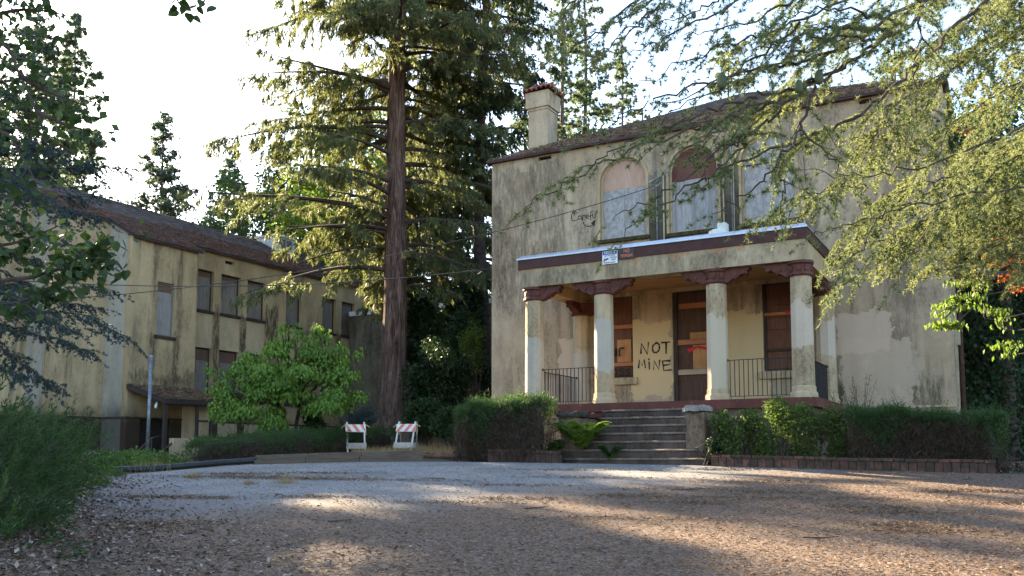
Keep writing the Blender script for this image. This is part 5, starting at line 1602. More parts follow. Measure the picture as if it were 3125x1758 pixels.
def hedge(name, path, label, fol, seed, half=0.55, n=26000, green=0.45, bl=(0.09, 0.20), core=True, ragged=0.07, lean=0.0, twigs=0.5, cat='hedge'):
    """clipped hedge along path [(x, y, z0, z1), ...]: twiggy core, leafy skin"""
    rng = np.random.default_rng(seed)
    A = np.array(path, float)
    S = np.concatenate([[0], np.cumsum(np.linalg.norm(np.diff(A[:, :2], axis=0), axis=1))])
    t = thing(name, (A[0, 0], A[0, 1], A[0, 2]), label, cat)
    def at_(s, lat, h):
        c = np.stack([np.interp(s, S, A[:, k]) for k in range(4)], -1)
        T = np.stack([np.interp(s, S, np.gradient(A[:, k], S)) for k in (0, 1)], -1); T = T / np.linalg.norm(T, axis=-1, keepdims=True)
        Nn = np.stack([-T[..., 1], T[..., 0]], -1)
        xy = c[..., :2] + Nn * lat[..., None]
        return np.concatenate([xy, (c[..., 2] + (c[..., 3] - c[..., 2]) * h)[..., None]], -1), Nn
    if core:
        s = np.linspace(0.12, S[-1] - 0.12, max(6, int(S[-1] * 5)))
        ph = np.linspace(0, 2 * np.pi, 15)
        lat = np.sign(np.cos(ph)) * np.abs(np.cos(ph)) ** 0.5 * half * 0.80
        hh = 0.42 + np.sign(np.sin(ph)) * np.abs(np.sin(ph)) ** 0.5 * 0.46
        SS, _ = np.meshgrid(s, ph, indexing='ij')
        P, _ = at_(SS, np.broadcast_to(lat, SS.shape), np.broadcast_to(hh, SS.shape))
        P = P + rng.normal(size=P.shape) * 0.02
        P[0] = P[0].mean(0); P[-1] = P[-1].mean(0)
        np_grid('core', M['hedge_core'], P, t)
    # skin
    f = rng.random(n)
    s = rng.random(n) * S[-1]
    top = f < green
    end = (rng.random(n) < 0.06)
    s = np.where(end, np.where(rng.random(n) < 0.5, rng.random(n) * 0.15, S[-1] - rng.random(n) * 0.15), s)
    lat = np.where(top, rng.uniform(-1, 1, n) * half, np.where(rng.random(n) < 0.5, -1, 1) * half * rng.uniform(0.8, 1.0, n))
    lat = np.where(end, rng.uniform(-1, 1, n) * half, lat)
    h = np.where(top, rng.uniform(0.9, 1.0, n), rng.random(n) ** 0.8)
    rnd_ = np.abs(lat / half) ** 4
    h = np.where(top, h - 0.10 * rnd_, h)
    P, Nn = at_(s, lat, h)
    wob = ragged * (0.6 * np.sin(s * 3.1 + seed + lat * 3) + 0.5 * np.sin(s * 7.3 + 1.3 * seed) + 0.6 * np.sin(s * 13 + lat * 9)) * h
    P[:, 2] += wob
    out = np.concatenate([Nn * np.sign(lat)[:, None], np.zeros((n, 1))], 1)
    D = nrm(np.where(top[:, None], np.array([0, 0, 1.0]), out * 0.7 + np.array([0, 0, 0.6])) + rng.normal(size=(n, 3)) * 0.45 + np.array([lean, 0, 0]))
    bare = 0.22 * np.sin(s * 2.7 + seed * 2.1) + 0.18 * np.sin(s * 6.1 + lat * 5)
    isgreen = rng.random(n) < np.clip((h - twigs + 0.25 + bare * (~top)) * 2.2, 0.05, 1.0)
    def plumes(sel, m, L, w, nl_):
        """short feathery shoots: needles along an axis"""
        i = np.where(sel)[0]
        ax = D[i]; ln = rng.uniform(*L, len(i)) * np.where(rng.random(len(i)) < 0.07, 2.1, 1.0)
        k = np.repeat(np.arange(len(i)), m); v = rng.random(len(k))
        B = P[i][k] + ax[k] * (v * ln[k])[:, None]
        DD = nrm(ax[k] * 0.9 + rnd_unit(rng, len(k)) * 0.8)
        return blades(B, DD, rng.uniform(0.7, 1.2, len(k)) * nl_, np.full(len(k), w), rng)
    np_mesh('foliage', fol, t, tris=plumes(isgreen, 13, bl, 0.011, 0.042))
    i = np.where(~isgreen)[0]
    k = np.repeat(i, 4)
    DD = nrm(D[k] * 0.6 + rng.normal(size=(len(k), 3)) * 0.6 + np.array([0, 0, 0.5]))
    tw = blades(P[k] - DD * 0.08 + rng.normal(size=(len(k), 3)) * 0.04, DD, rng.uniform(0.10, 0.34, len(k)), rng.uniform(0.006, 0.015, len(k)), rng)
    np_mesh('twigs', M['twig_brown'], t, tris=tw)
    return t


def leafy_mass(P, rng, leaf, droop=0.3, upn=0.9):
    n = len(P)
    D = nrm(rnd_unit(rng, n) * np.array([1, 1, 0.5]) + np.array([0, 0, -droop]))
    Nn = nrm(rnd_unit(rng, n) * 0.7 + np.array([0, 0, upn]))
    return leaf_quads(P, D, Nn, rng.uniform(0.6, 1.2, n) * leaf[0], rng.uniform(0.7, 1.2, n) * leaf[1])


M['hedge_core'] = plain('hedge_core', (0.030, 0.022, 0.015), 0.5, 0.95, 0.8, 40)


# ------------------------------------------------------------------ trees
def gz(p, dz=0.0): return (p[0], p[1], tz(p[0], p[1]) + dz)


def sun_gap(P):
    """opening in the crown through which the evening sun reaches the porch"""
    dx = -10.9 - P[:, 0]
    yr = 20.3 + 0.364 * dx
    return (dx > 2) & (P[:, 1] > yr - 0.5) & (P[:, 1] < yr + 1.9) & (P[:, 2] > 2.5 + 0.474 * dx) & (P[:, 2] < 6.6 + 0.474 * dx)


toCam = lambda p: math.atan2(-p[1], -p[0])
fb_ = gz((-20.41, 27.64, 2.48))
firlike('giant_fir', fb_, 37, 5.2, 7.0, 'giant sunlit fir with thick bark and hanging branchlets in front of the link building', 11, 160, M['spruce'], M['bark'], 0.52,
        avoid=toCam(fb_) + 0.25, avw=0.55, clear_to=13.0, gap=sun_gap, dens=1.0, ztop=26, boost=(math.atan2(-0.53, -0.85), 0.12), up=0.30, bend=0.5)
f2 = gz((-18.96, 31.71, 4.13))
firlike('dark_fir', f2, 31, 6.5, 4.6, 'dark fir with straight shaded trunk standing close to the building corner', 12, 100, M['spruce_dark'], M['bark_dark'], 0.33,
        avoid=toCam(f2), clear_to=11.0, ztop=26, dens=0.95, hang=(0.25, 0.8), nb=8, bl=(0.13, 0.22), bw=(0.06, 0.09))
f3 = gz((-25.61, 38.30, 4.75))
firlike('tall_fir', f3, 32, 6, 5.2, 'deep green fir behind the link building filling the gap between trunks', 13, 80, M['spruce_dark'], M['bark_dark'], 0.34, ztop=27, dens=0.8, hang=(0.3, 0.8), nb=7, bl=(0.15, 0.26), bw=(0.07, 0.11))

# pines behind the main building
for i, (p, H, zb, R_, lb, nl) in enumerate((
        ((-23.65, 52.61, 9.75), 34, 9, 3.6, 'tall open pine with bare lower trunk behind the chimney', 85),
        ((-21.50, 44.74, 8.63), 27, 8, 2.4, 'slender pine with thin trunk right beside the chimney', 60),
        ((-25.99, 64.91, 11.44), 33, 12, 4.2, 'broad open pine rising behind the main roof', 85),
        ((-21.83, 58.15, 10.31), 24.3, 10, 1.7, 'small pine top peeping over the main roof ridge', 40),
        ((-19.90, 73.94, 12.14), 36, 12, 5.0, 'big pale pine far behind the roof apex', 95),
        ((-30.88, 57.67, 10.88), 36, 10, 4.0, 'tall pine between the dark fir and the chimney', 80),
        ((-6.04, 64.62, 10.03), 30, 8, 5.0, 'pine rising behind the right end of the main roof', 80))):
    pine('pine_tree', gz(p), H, zb, R_, lb, 50 + i, nl, M['pine'], 0.30 if i < 2 else 0.25, 'pines behind the main building', 0.26 if i != 3 else 0.22, dens=1.1)

# pines and woods behind the long wing
pine('pine_tree', gz((-52.68, 43.35, 10.59)), 24.8, 9, 3.1, 'lone dark pine standing clear against the white sky behind the wing roof', 71, 95, M['pine_haze'], 0.20, 'pines behind the long wing', 0.24, dens=1.5)
pine('pine_tree', gz((-56.46, 53.72, 12.14)), 25.5, 8, 3.4, 'mid-sized pine left of the big fir behind the wing roof', 72, 80, M['pine_haze'], 0.2, 'pines behind the long wing', 0.28, dens=1.3)
pine('pine_tree', gz((-55.75, 50.71, 11.72)), 20, 7, 2.4, 'short pine behind the wing roof beside the broadleaf wood', 73, 60, M['pine_haze'], 0.18, 'pines behind the long wing', 0.26, dens=1.2)
pine('pine_tree', gz((-42.91, 27.24, 7.92)), 22.5, 7, 4.8, 'broad pine towering behind the left end of the wing', 74, 110, M['pine_haze'], 0.3, 'pines behind the long wing', 0.28, dens=1.0)
pine('pine_tree', gz((-84.11, 57.68, 14.53)), 46, 12, 7.5, 'tall distant pine behind the wing roof next to the broad pine', 75, 130, M['pine_haze'], 0.4, 'pines behind the long wing', 0.55, dens=0.5)
pine('pine_tree', gz((-47.0, 23.0)), 27, 8, 4.0, 'off-frame pine added past the left edge of the wing to dapple the drive', 76, 70, M['pine_haze'], 0.28, 'pines behind the long wing', 0.34, dens=0.7)  # added off-frame so that its open crown dapples the drive
firlike('tall_fir', gz((-52.0, 29.0)), 25.5, 8, 6.0, 'tall fir added beyond the left end of the wing to streak the drive with shade', 14, 60, M['spruce_dark'], M['bark_dark'], 0.34, dens=0.55, hang=(0.3, 0.8), nb=5, bl=(0.25, 0.4), bw=(0.12, 0.18))  # added to throw streaks of shade across the drive
firlike('tall_fir', gz((-45.5, 20.3)), 38, 9, 7.0, 'off-frame tall fir added past the left end of the wing to shade the cedar boughs', 15, 100, M['spruce_dark'], M['bark_dark'], 0.34, dens=0.9, hang=(0.3, 0.8), nb=6, bl=(0.25, 0.4), bw=(0.12, 0.18))  # added off-frame, tall and dense to keep the front cedar boughs shaded
for i, (p, H, zb, R_, lb, fol) in enumerate((
        ((-45.30, 45.17, 10.31), 19.5, 5, 5.0, 'mid green broadleaf tree behind the wing ventilator', 'deep_green'),
        ((-40.17, 43.47, 9.75), 17, 4, 4.5, 'darker broadleaf tree behind the wing roof near the fir', 'deep_green'),
        ((-33.55, 40.34, 8.91), 19, 4, 4.2, 'bright yellow-green maple glowing in the sun behind the wing', 'maple_green'),
        ((-44.25, 50.28, 10.88), 25, 6, 5.0, 'tall green tree behind the fir crown', 'deep_green'),
        ((-37.00, 47.49, 10.03), 24, 5, 4.5, 'bright green maple behind the giant fir trunk', 'maple_green'),
        ((-36.83, 52.12, 10.59), 24, 5, 5.0, 'shaded green tree behind the link building', 'deep_green'))):
    broadleaf('broadleaf_tree', gz(p), H, zb, R_, lb, 80 + i, M[fol], 9000, (0.30, 0.22), 0.22, 'woods behind the long wing', 70, 0.7, 1.15)
# woods past the right flank
for i, (p, H, R_, lb, fol) in enumerate((
        ((-0.25, 49.70, 7.78), 15, 5.0, 'dense green tree behind the ivy wall', 'deep_green'),
        ((1.73, 41.73, 6.66), 17, 5.0, 'green maple beyond the garden fence', 'maple_green'),
        ((-1.56, 62.57, 9.47), 22, 5.5, 'tall shaded tree behind the right flank of the building', 'deep_green'))):
    broadleaf('broadleaf_tree', gz(p), H, 2.5, R_, lb, 100 + i, M[fol], 8000, (0.26, 0.2), 0.2, 'woods right of the building', 70, 0.7, 1.1)

# dogwood in front of the wing
rng = np.random.default_rng(5)
db = gz((-18.82, 20.52, 2.19))
dg = thing('dogwood_tree', db, 'fresh green layered dogwood tree in front of the wing windows', 'tree')
stems = [[db, (-18.70, 20.54, 2.57), (-18.48, 20.38, 3.15), (-18.50, 20.28, 3.92)], [db, (-19.01, 20.36, 2.67), (-19.01, 20.09, 3.05), (-19.14, 19.74, 3.52), (-19.36, 19.36, 3.79)],
         [(-18.70, 20.54, 2.57), (-18.39, 20.53, 3.25), (-17.81, 20.57, 3.72), (-17.31, 20.71, 3.90)], [(-18.48, 20.38, 3.15), (-18.67, 20.18, 3.92), (-18.74, 20.16, 4.80), (-18.70, 20.12, 5.38)],
         [(-18.50, 20.28, 3.92), (-18.07, 20.56, 4.61), (-17.90, 20.70, 5.20)], [(-19.01, 20.09, 3.05), (-19.16, 19.31, 3.21), (-19.65, 18.77, 3.47)], [(-19.14, 19.74, 3.52), (-19.57, 19.43, 4.19), (-20.07, 19.14, 4.33)],
         [(-18.48, 20.38, 3.15), (-17.62, 19.66, 3.55), (-17.04, 19.27, 3.69)], [(-19.01, 20.36, 2.67), (-18.44, 19.48, 3.10), (-18.25, 18.89, 3.16)], [(-18.70, 20.54, 2.57), (-19.22, 21.30, 3.52), (-19.56, 21.97, 4.09)]]
pads = []
for (x, y, D, w_) in [(885, 1000, 26.9, 40), (870, 1035, 26.9, 60), (985, 1000, 27.0, 40), (990, 1040, 26.8, 60), (1050, 1075, 26.6, 55), (950, 1080, 26.6, 90), (860, 1090, 26.6, 90),
                      (690, 1125, 26.6, 50), (740, 1110, 26.6, 50), (790, 1150, 26.4, 80), (900, 1140, 26.0, 100), (1000, 1140, 26.4, 90), (1050, 1190, 26.4, 70), (700, 1180, 26.2, 60), (760, 1190, 25.8, 80),
                      (850, 1190, 25.6, 90), (940, 1200, 25.6, 90), (1020, 1215, 26.0, 70), (670, 1230, 26.2, 40), (730, 1240, 26.0, 70), (820, 1250, 25.6, 80), (960, 1240, 25.8, 60), (700, 1205, 26.4, 60),
                      (1060, 1225, 26.4, 40), (800, 1105, 27.4, 70), (930, 1120, 28.0, 100), (1000, 1090, 27.6, 60), (860, 1150, 28.2, 100), (770, 1210, 27.6, 80), (690, 1255, 26.0, 40), (840, 1270, 26.2, 50)]:
    pads.append((x, y, D, w_))
RAY = lambda x, y, D: None
PADS = [(-18.67, 20.14, 5.38), (-18.82, 20.10, 5.04), (-17.89, 20.69, 5.39), (-17.73, 20.59, 4.98), (-17.11, 20.74, 4.62), (-17.95, 20.28, 4.57), (-18.72, 19.87, 4.48), (-20.16, 19.11, 4.14), (-19.74, 19.33, 4.28), (-19.19, 19.44, 3.88), (-17.99, 19.64, 3.94),
        (-17.43, 20.41, 3.98), (-17.03, 20.68, 3.50), (-19.80, 18.91, 3.58), (-19.01, 18.90, 3.46), (-18.14, 19.15, 3.45), (-17.41, 19.57, 3.35), (-17.03, 20.25, 3.24), (-20.07, 18.81, 3.11), (-19.43, 18.95, 3.01), (-18.41, 19.07, 2.89), (-17.40, 19.84, 3.00),
        (-19.96, 19.07, 3.36), (-16.96, 20.75, 3.17), (-19.81, 20.19, 4.41), (-19.10, 21.28, 4.33), (-18.20, 21.29, 4.58), (-19.87, 21.12, 4.04), (-20.26, 20.28, 3.39), (-19.76, 18.78, 2.87), (-18.68, 19.62, 2.73)]
pc = np.array(PADS); pw = np.array([p[3] for p in pads]) / 103.0
sub_ = np.repeat(np.arange(len(pc)), 4)
pc = pc[sub_] + rng.normal(size=(len(sub_), 3)) * np.array([0.32, 0.32, 0.20]) * pw[sub_][:, None] * 1.3
pw = pw[sub_] * rng.uniform(0.35, 0.75, len(sub_))
for q in pc: stems.append([q, q + np.array([0, 0, -0.25]) + (np.array((-18.61, 20.27, 3.44)) - q) * 0.35])
n = 15000
k = rng.choice(len(pc), n, p=pw ** 2 / (pw ** 2).sum())
a = rng.random(n) * 2 * np.pi; rr = np.sqrt(rng.random(n))
P = pc[k] + np.stack([np.cos(a) * rr * pw[k] * 0.72, np.sin(a) * rr * pw[k] * 0.72, rng.normal(size=n) * 0.09 - 0.14 * rr ** 2], 1)
D = nrm(np.stack([np.cos(a), np.sin(a), -1.1 + 0.4 * rng.normal(size=n)], 1))
np_mesh('crown', M['dogwood'], dg, quads=leaf_quads(P, D, nrm(rnd_unit(rng, n) * 0.5 + np.array([0, 0, 1.0])), rng.uniform(0.09, 0.15, n), rng.uniform(0.05, 0.075, n)))

np_mesh('trunk', M['bark_dark'], dg, quads=np.concatenate([np_tube(smooth2(s_), np.linspace(0.075 if k < 2 else 0.045 if k < 10 else 0.008, 0.02, len(smooth2(s_))), 7) for k, s_ in enumerate(stems)]))

# blue cedar reaching in from the left
rng = np.random.default_rng(21)
cb = gz((-17.82, 8.51, 1.54))
bc = thing('blue_cedar', cb, 'blue-green cedar with flat layered branches in front of the wing', 'tree')
C, R_ = trunk_quads(cb, 19, 0.33, rng); build_trunk(C, R_, M['bark_grey'], bc, 12)
LB = [[(-17.48, 8.12, 6.90), (-15.37, 8.64, 6.54), (-13.93, 9.00, 6.30), (-12.99, 9.29, 6.32), (-12.33, 9.44, 6.20)], [(-17.49, 8.16, 6.50), (-14.99, 8.66, 6.14), (-13.95, 9.04, 5.87), (-13.17, 9.17, 5.52), (-12.60, 9.26, 5.37)],
      [(-17.51, 8.19, 6.15), (-14.81, 8.59, 5.65), (-13.73, 8.76, 5.28), (-13.15, 8.89, 5.00), (-12.62, 8.97, 4.80)], [(-17.49, 8.15, 6.61), (-14.19, 8.19, 6.11), (-13.27, 8.27, 5.79), (-12.52, 8.28, 5.37), (-12.14, 8.30, 4.98)],
      [(-17.56, 8.28, 5.00), (-14.86, 8.68, 4.52), (-13.64, 8.92, 4.28), (-12.86, 9.13, 4.27), (-12.28, 9.23, 4.18)], [(-17.58, 8.31, 4.66), (-14.88, 8.71, 4.14), (-13.57, 8.89, 3.90), (-12.75, 9.13, 3.79), (-11.88, 9.31, 3.37)],
      [(-17.59, 8.34, 4.31), (-14.70, 8.62, 3.79), (-13.67, 8.76, 3.57), (-12.99, 8.92, 3.39), (-12.44, 9.02, 3.20)], [(-17.61, 8.36, 4.08), (-14.51, 8.53, 3.44), (-13.68, 8.57, 3.14), (-13.19, 8.64, 2.86), (-12.77, 8.67, 2.62)],
      [(-17.57, 8.30, 4.77), (-13.88, 8.11, 4.17), (-12.78, 8.06, 3.87), (-12.01, 8.08, 3.50), (-11.54, 8.12, 3.35)], [(-17.46, 8.11, 7.13), (-14.96, 8.61, 6.80), (-14.10, 8.87, 6.68), (-13.31, 9.10, 6.50), (-12.73, 9.36, 6.00)],
      [(-17.53, 8.22, 5.69), (-15.32, 8.80, 5.32), (-14.56, 9.03, 5.00), (-13.95, 9.16, 4.79), (-13.34, 9.27, 4.75)], [(-17.50, 8.17, 6.38), (-16.29, 9.31, 6.27), (-15.65, 9.89, 6.26), (-15.01, 10.24, 6.32), (-14.49, 10.53, 6.32)],
      [(-17.55, 8.26, 5.23), (-15.94, 9.18, 5.00), (-15.25, 9.60, 4.71), (-14.42, 9.87, 4.28), (-13.70, 10.05, 4.13)], [(-17.61, 8.37, 3.96), (-13.70, 7.86, 3.22), (-12.93, 7.86, 2.93), (-12.45, 7.92, 2.68)]]
for i in range(17):                      # the rest of the crown, above and left of the frame
    az = rng.random() * 2 * math.pi; z = rng.uniform(5.5, 16); L = 5.0 * (1 - (z - 4) / 16) + 0.8
    LB.append([(cb[0] + math.cos(az) * L * s, cb[1] + math.sin(az) * L * s, cb[2] + z - 0.25 * L * s * s) for s in (0, 0.3, 0.6, 1.0)])
tri, tw, wq = cedar_sprays(LB[:14], rng, 0.95, 0.036, 0.036, 0.045, 0.017, 6, 0.22, 0.022, 0.8, start=0.45)
tri2, tw2, wq2 = cedar_sprays(LB[14:], rng, 0.9, 0.22, 0.14, 0.07, 0.02, 6, 0.22, 0.035, 0.5)
np_mesh('limbs', M['twig'], bc, tris=np.concatenate([tw, tw2]), quads=np.concatenate([wq, wq2]))
np_mesh('crown', M['cedar_blue'], bc, tris=np.concatenate([tri, tri2]))

# linden with big heart-shaped leaves, crown outside the frame to the left
rng = np.random.default_rng(31)
lb_ = gz((-11.02, 4.85, 1.22))
ld = thing('linden_tree', lb_, 'linden with large heart-shaped leaves leaning in from the left edge', 'tree')
C, R_ = trunk_quads(lb_, 8, 0.2, rng); build_trunk(C, R_, M['bark_grey'], ld, 10)
LL = [[(-10.89, 4.62, 3.96), (-9.53, 5.10, 3.36), (-8.58, 5.40, 3.35), (-8.38, 5.50, 3.39), (-8.22, 5.58, 3.45), (-8.01, 5.69, 3.59), (-7.88, 5.74, 3.72), (-7.84, 5.76, 3.80)],
      [(-10.90, 4.64, 3.76), (-9.32, 5.00, 3.19), (-8.56, 5.21, 3.06), (-8.25, 5.37, 3.15), (-8.00, 5.49, 3.31)], [(-8.22, 5.58, 3.45), (-7.97, 5.61, 3.43), (-7.80, 5.70, 3.49), (-7.67, 5.77, 3.49)],
      [(-10.83, 4.51, 5.33), (-9.61, 5.00, 5.97), (-8.83, 5.22, 5.78), (-8.67, 5.35, 5.44), (-8.45, 5.40, 5.04), (-8.35, 5.50, 4.62)], [(-9.61, 5.00, 5.97), (-8.82, 5.20, 6.07), (-8.53, 5.36, 6.11), (-8.09, 5.49, 5.99)],
      [(-10.82, 4.50, 5.47), (-9.84, 5.15, 5.51), (-9.14, 5.43, 5.50), (-8.77, 5.62, 5.57), (-8.36, 5.75, 5.49)], [(-8.67, 5.35, 5.44), (-8.42, 5.51, 5.28), (-8.13, 5.68, 5.15)], [(-10.86, 4.57, 4.65), (-9.49, 5.04, 4.09), (-8.72, 5.25, 4.03), (-8.54, 5.33, 4.13)],
      [(-10.85, 4.54, 4.92), (-9.25, 4.86, 4.87), (-8.49, 5.07, 4.74), (-8.33, 5.18, 4.52), (-8.20, 5.28, 4.23)], [(-10.89, 4.61, 4.13), (-9.51, 5.07, 3.75), (-8.73, 5.28, 3.68), (-8.44, 5.43, 3.77), (-8.21, 5.54, 3.87)], [(-8.45, 5.40, 5.04), (-8.20, 5.55, 4.91), (-8.00, 5.67, 4.85)],
      [(-10.75, 4.37, 7.04), (-8.89, 5.21, 6.66), (-7.70, 5.67, 6.35), (-7.14, 5.89, 6.19), (-6.94, 6.00, 6.13)]]
np_mesh('limbs', M['twig'], ld, quads=np.concatenate([np_tube(smooth2(s_), np.linspace(0.03, 0.005, len(smooth2(s_))), 5) for s_ in LL]))


def heart(sz):
    o = [(0, 0), (0.28, -0.10), (0.50, 0.12), (0.48, 0.45), (0.26, 0.80), (0, 1.10), (-0.26, 0.80), (-0.48, 0.45), (-0.50, 0.12), (-0.28, -0.10)]
    vs = [(x * sz, y * sz, -abs(x) * sz * 0.25 - (y * y) * sz * 0.18) for x, y in o] + [(0, 0.45 * sz, -0.02 * sz)]
    me = bpy.data.meshes.new('leaf')
    me.from_pydata(vs, [], [(i, (i + 1) % 10, 10) for i in range(10)])
    me.materials.append(M['linden'])
    return me


hearts = [heart(0.085), heart(0.068), heart(0.10)]
base_ld = Vector(lb_)
rl_ = random.Random(9)
lp = []
for bi, cnt in ((0, 80), (1, 60), (2, 46), (9, 60), (11, 34)):
    pts = smooth2(LL[bi], 8)
    lo = 0.5 if bi in (0, 1, 9) else 0.82 if bi == 11 else 0.2
    for i in range(cnt):
        u = lo + (1 - lo) * rl_.random()
        p = pts[min(len(pts) - 1, int(u * (len(pts) - 1)))]
        lp.append(p + Vector((rl_.gauss(0, .09), rl_.gauss(0, .09), rl_.gauss(-0.03, .07))))
for i, p in enumerate(lp):
    o = bpy.data.objects.new('leaf', hearts[i % 3])
    o.parent = ld
    o.location = p - base_ld
    o.rotation_euler = (rl_.gauss(-0.75, 0.4), rl_.gauss(0, 0.4), rl_.uniform(0, 6.28))
    COL.objects.link(o)
P = []
for bi in range(len(LL)):
    pts = np.array([tuple(q) for q in smooth2(LL[bi], 10)])
    m = 60 if bi in (3, 4, 5, 6, 8, 10) else 120 if bi in (7,) else 40
    if bi == 11: continue
    u = 0.35 + 0.65 * rng.random(m)
    P.append(pts[(u * (len(pts) - 1)).astype(int)] + rng.normal(size=(m, 3)) * 0.14)
P = np.concatenate(P + [np.array(lb_) + np.array([-0.5, -0.3, 6.0]) + rnd_unit(rng, 5000) * (rng.random(5000) ** 0.4)[:, None] * np.array([2.6, 2.6, 2.2])])
tag(np_mesh('leaves', M['linden'], ld, quads=leafy_mass(P, rng, (0.10, 0.085), 0.5, 0.8)), kind='stuff')

# old cedar reaching in from the right, close to the camera
rng = np.random.default_rng(41)
rb_ = gz((3.9, 9.6))
rc = thing('old_cedar', rb_, 'old cedar whose needled boughs hang in front of the building from the right', 'tree')
C, R_ = trunk_quads(rb_, 16, 0.45, rng); build_trunk(C, R_, M['bark_dark'], rc, 14)
SH = [[(0.73, 9.07, 6.33), (-0.17, 7.97, 5.54), (-0.55, 7.37, 4.95), (-0.85, 7.01, 4.61), (-1.08, 6.68, 4.35), (-1.32, 6.45, 4.21), (-1.54, 6.22, 4.11), (-1.82, 5.97, 3.97), (-2.07, 5.73, 3.81), (-2.30, 5.62, 3.69), (-2.44, 5.44, 3.53), (-2.56, 5.39, 3.44)],
      [(-1.13, 6.66, 4.32), (-1.32, 6.46, 4.11), (-1.51, 6.26, 3.89), (-1.69, 6.06, 3.73), (-1.95, 5.84, 3.45), (-2.16, 5.74, 3.32), (-2.34, 5.65, 3.20)],
      [(-1.15, 6.65, 4.28), (-1.25, 6.52, 3.94), (-1.36, 6.37, 3.70), (-1.47, 6.22, 3.48), (-1.63, 6.14, 3.37), (-1.77, 6.07, 3.27)],
      [(-1.51, 6.26, 3.88), (-1.62, 6.11, 3.69), (-1.73, 5.95, 3.50), (-1.84, 5.91, 3.36)], [(-1.36, 6.43, 4.15), (-1.56, 6.00, 3.94), (-1.73, 5.81, 3.73), (-1.84, 5.65, 3.57)],
      [(-0.85, 7.17, 5.21), (-1.26, 6.86, 4.91), (-1.68, 6.54, 4.69), (-2.07, 6.23, 4.47), (-2.28, 6.03, 4.29)], [(-1.54, 6.79, 5.21), (-1.92, 6.50, 4.91), (-2.22, 6.24, 4.69), (-2.43, 6.03, 4.50)],
      [(-0.48, 7.40, 5.00), (-0.51, 7.31, 4.66), (-0.55, 7.32, 4.31), (-0.60, 7.22, 3.98)], [(-1.09, 6.60, 5.05), (-1.39, 6.35, 4.76), (-1.68, 6.09, 4.60), (-1.93, 5.96, 4.55)],
      [(-2.19, 6.64, 5.36), (-2.42, 6.43, 5.08), (-2.59, 6.24, 4.90), (-2.78, 6.16, 4.73)], [(-1.36, 6.37, 3.70), (-1.31, 6.19, 3.45), (-1.31, 6.10, 3.25)], [(-1.25, 6.52, 3.94), (-1.02, 6.44, 3.67), (-0.95, 6.39, 3.45)],
      [(0.67, 9.44, 4.73), (0.01, 8.66, 4.33), (-0.46, 8.20, 4.04), (-0.83, 7.79, 3.89), (-1.14, 7.50, 3.85), (-1.39, 7.25, 3.86)], [(0.64, 9.50, 4.05), (-0.14, 8.63, 3.85), (-0.67, 8.13, 3.68), (-1.08, 7.69, 3.49), (-1.35, 7.44, 3.36)],
      [(-0.86, 8.02, 3.65), (-1.04, 7.74, 3.28), (-1.21, 7.45, 2.97)], [(-0.49, 8.45, 3.71), (-0.69, 8.16, 3.27), (-0.84, 8.00, 2.98)], [(-0.67, 7.09, 4.76), (-0.90, 6.74, 4.71), (-1.13, 6.50, 4.64), (-1.34, 6.40, 4.53)],
      [(-1.88, 7.25, 5.54), (-2.06, 7.07, 5.30), (-2.30, 6.95, 5.19), (-2.46, 6.75, 5.12)], [(-3.05, 7.04, 5.78), (-3.21, 6.98, 5.58), (-3.29, 6.95, 5.37), (-3.37, 6.92, 5.23)]]
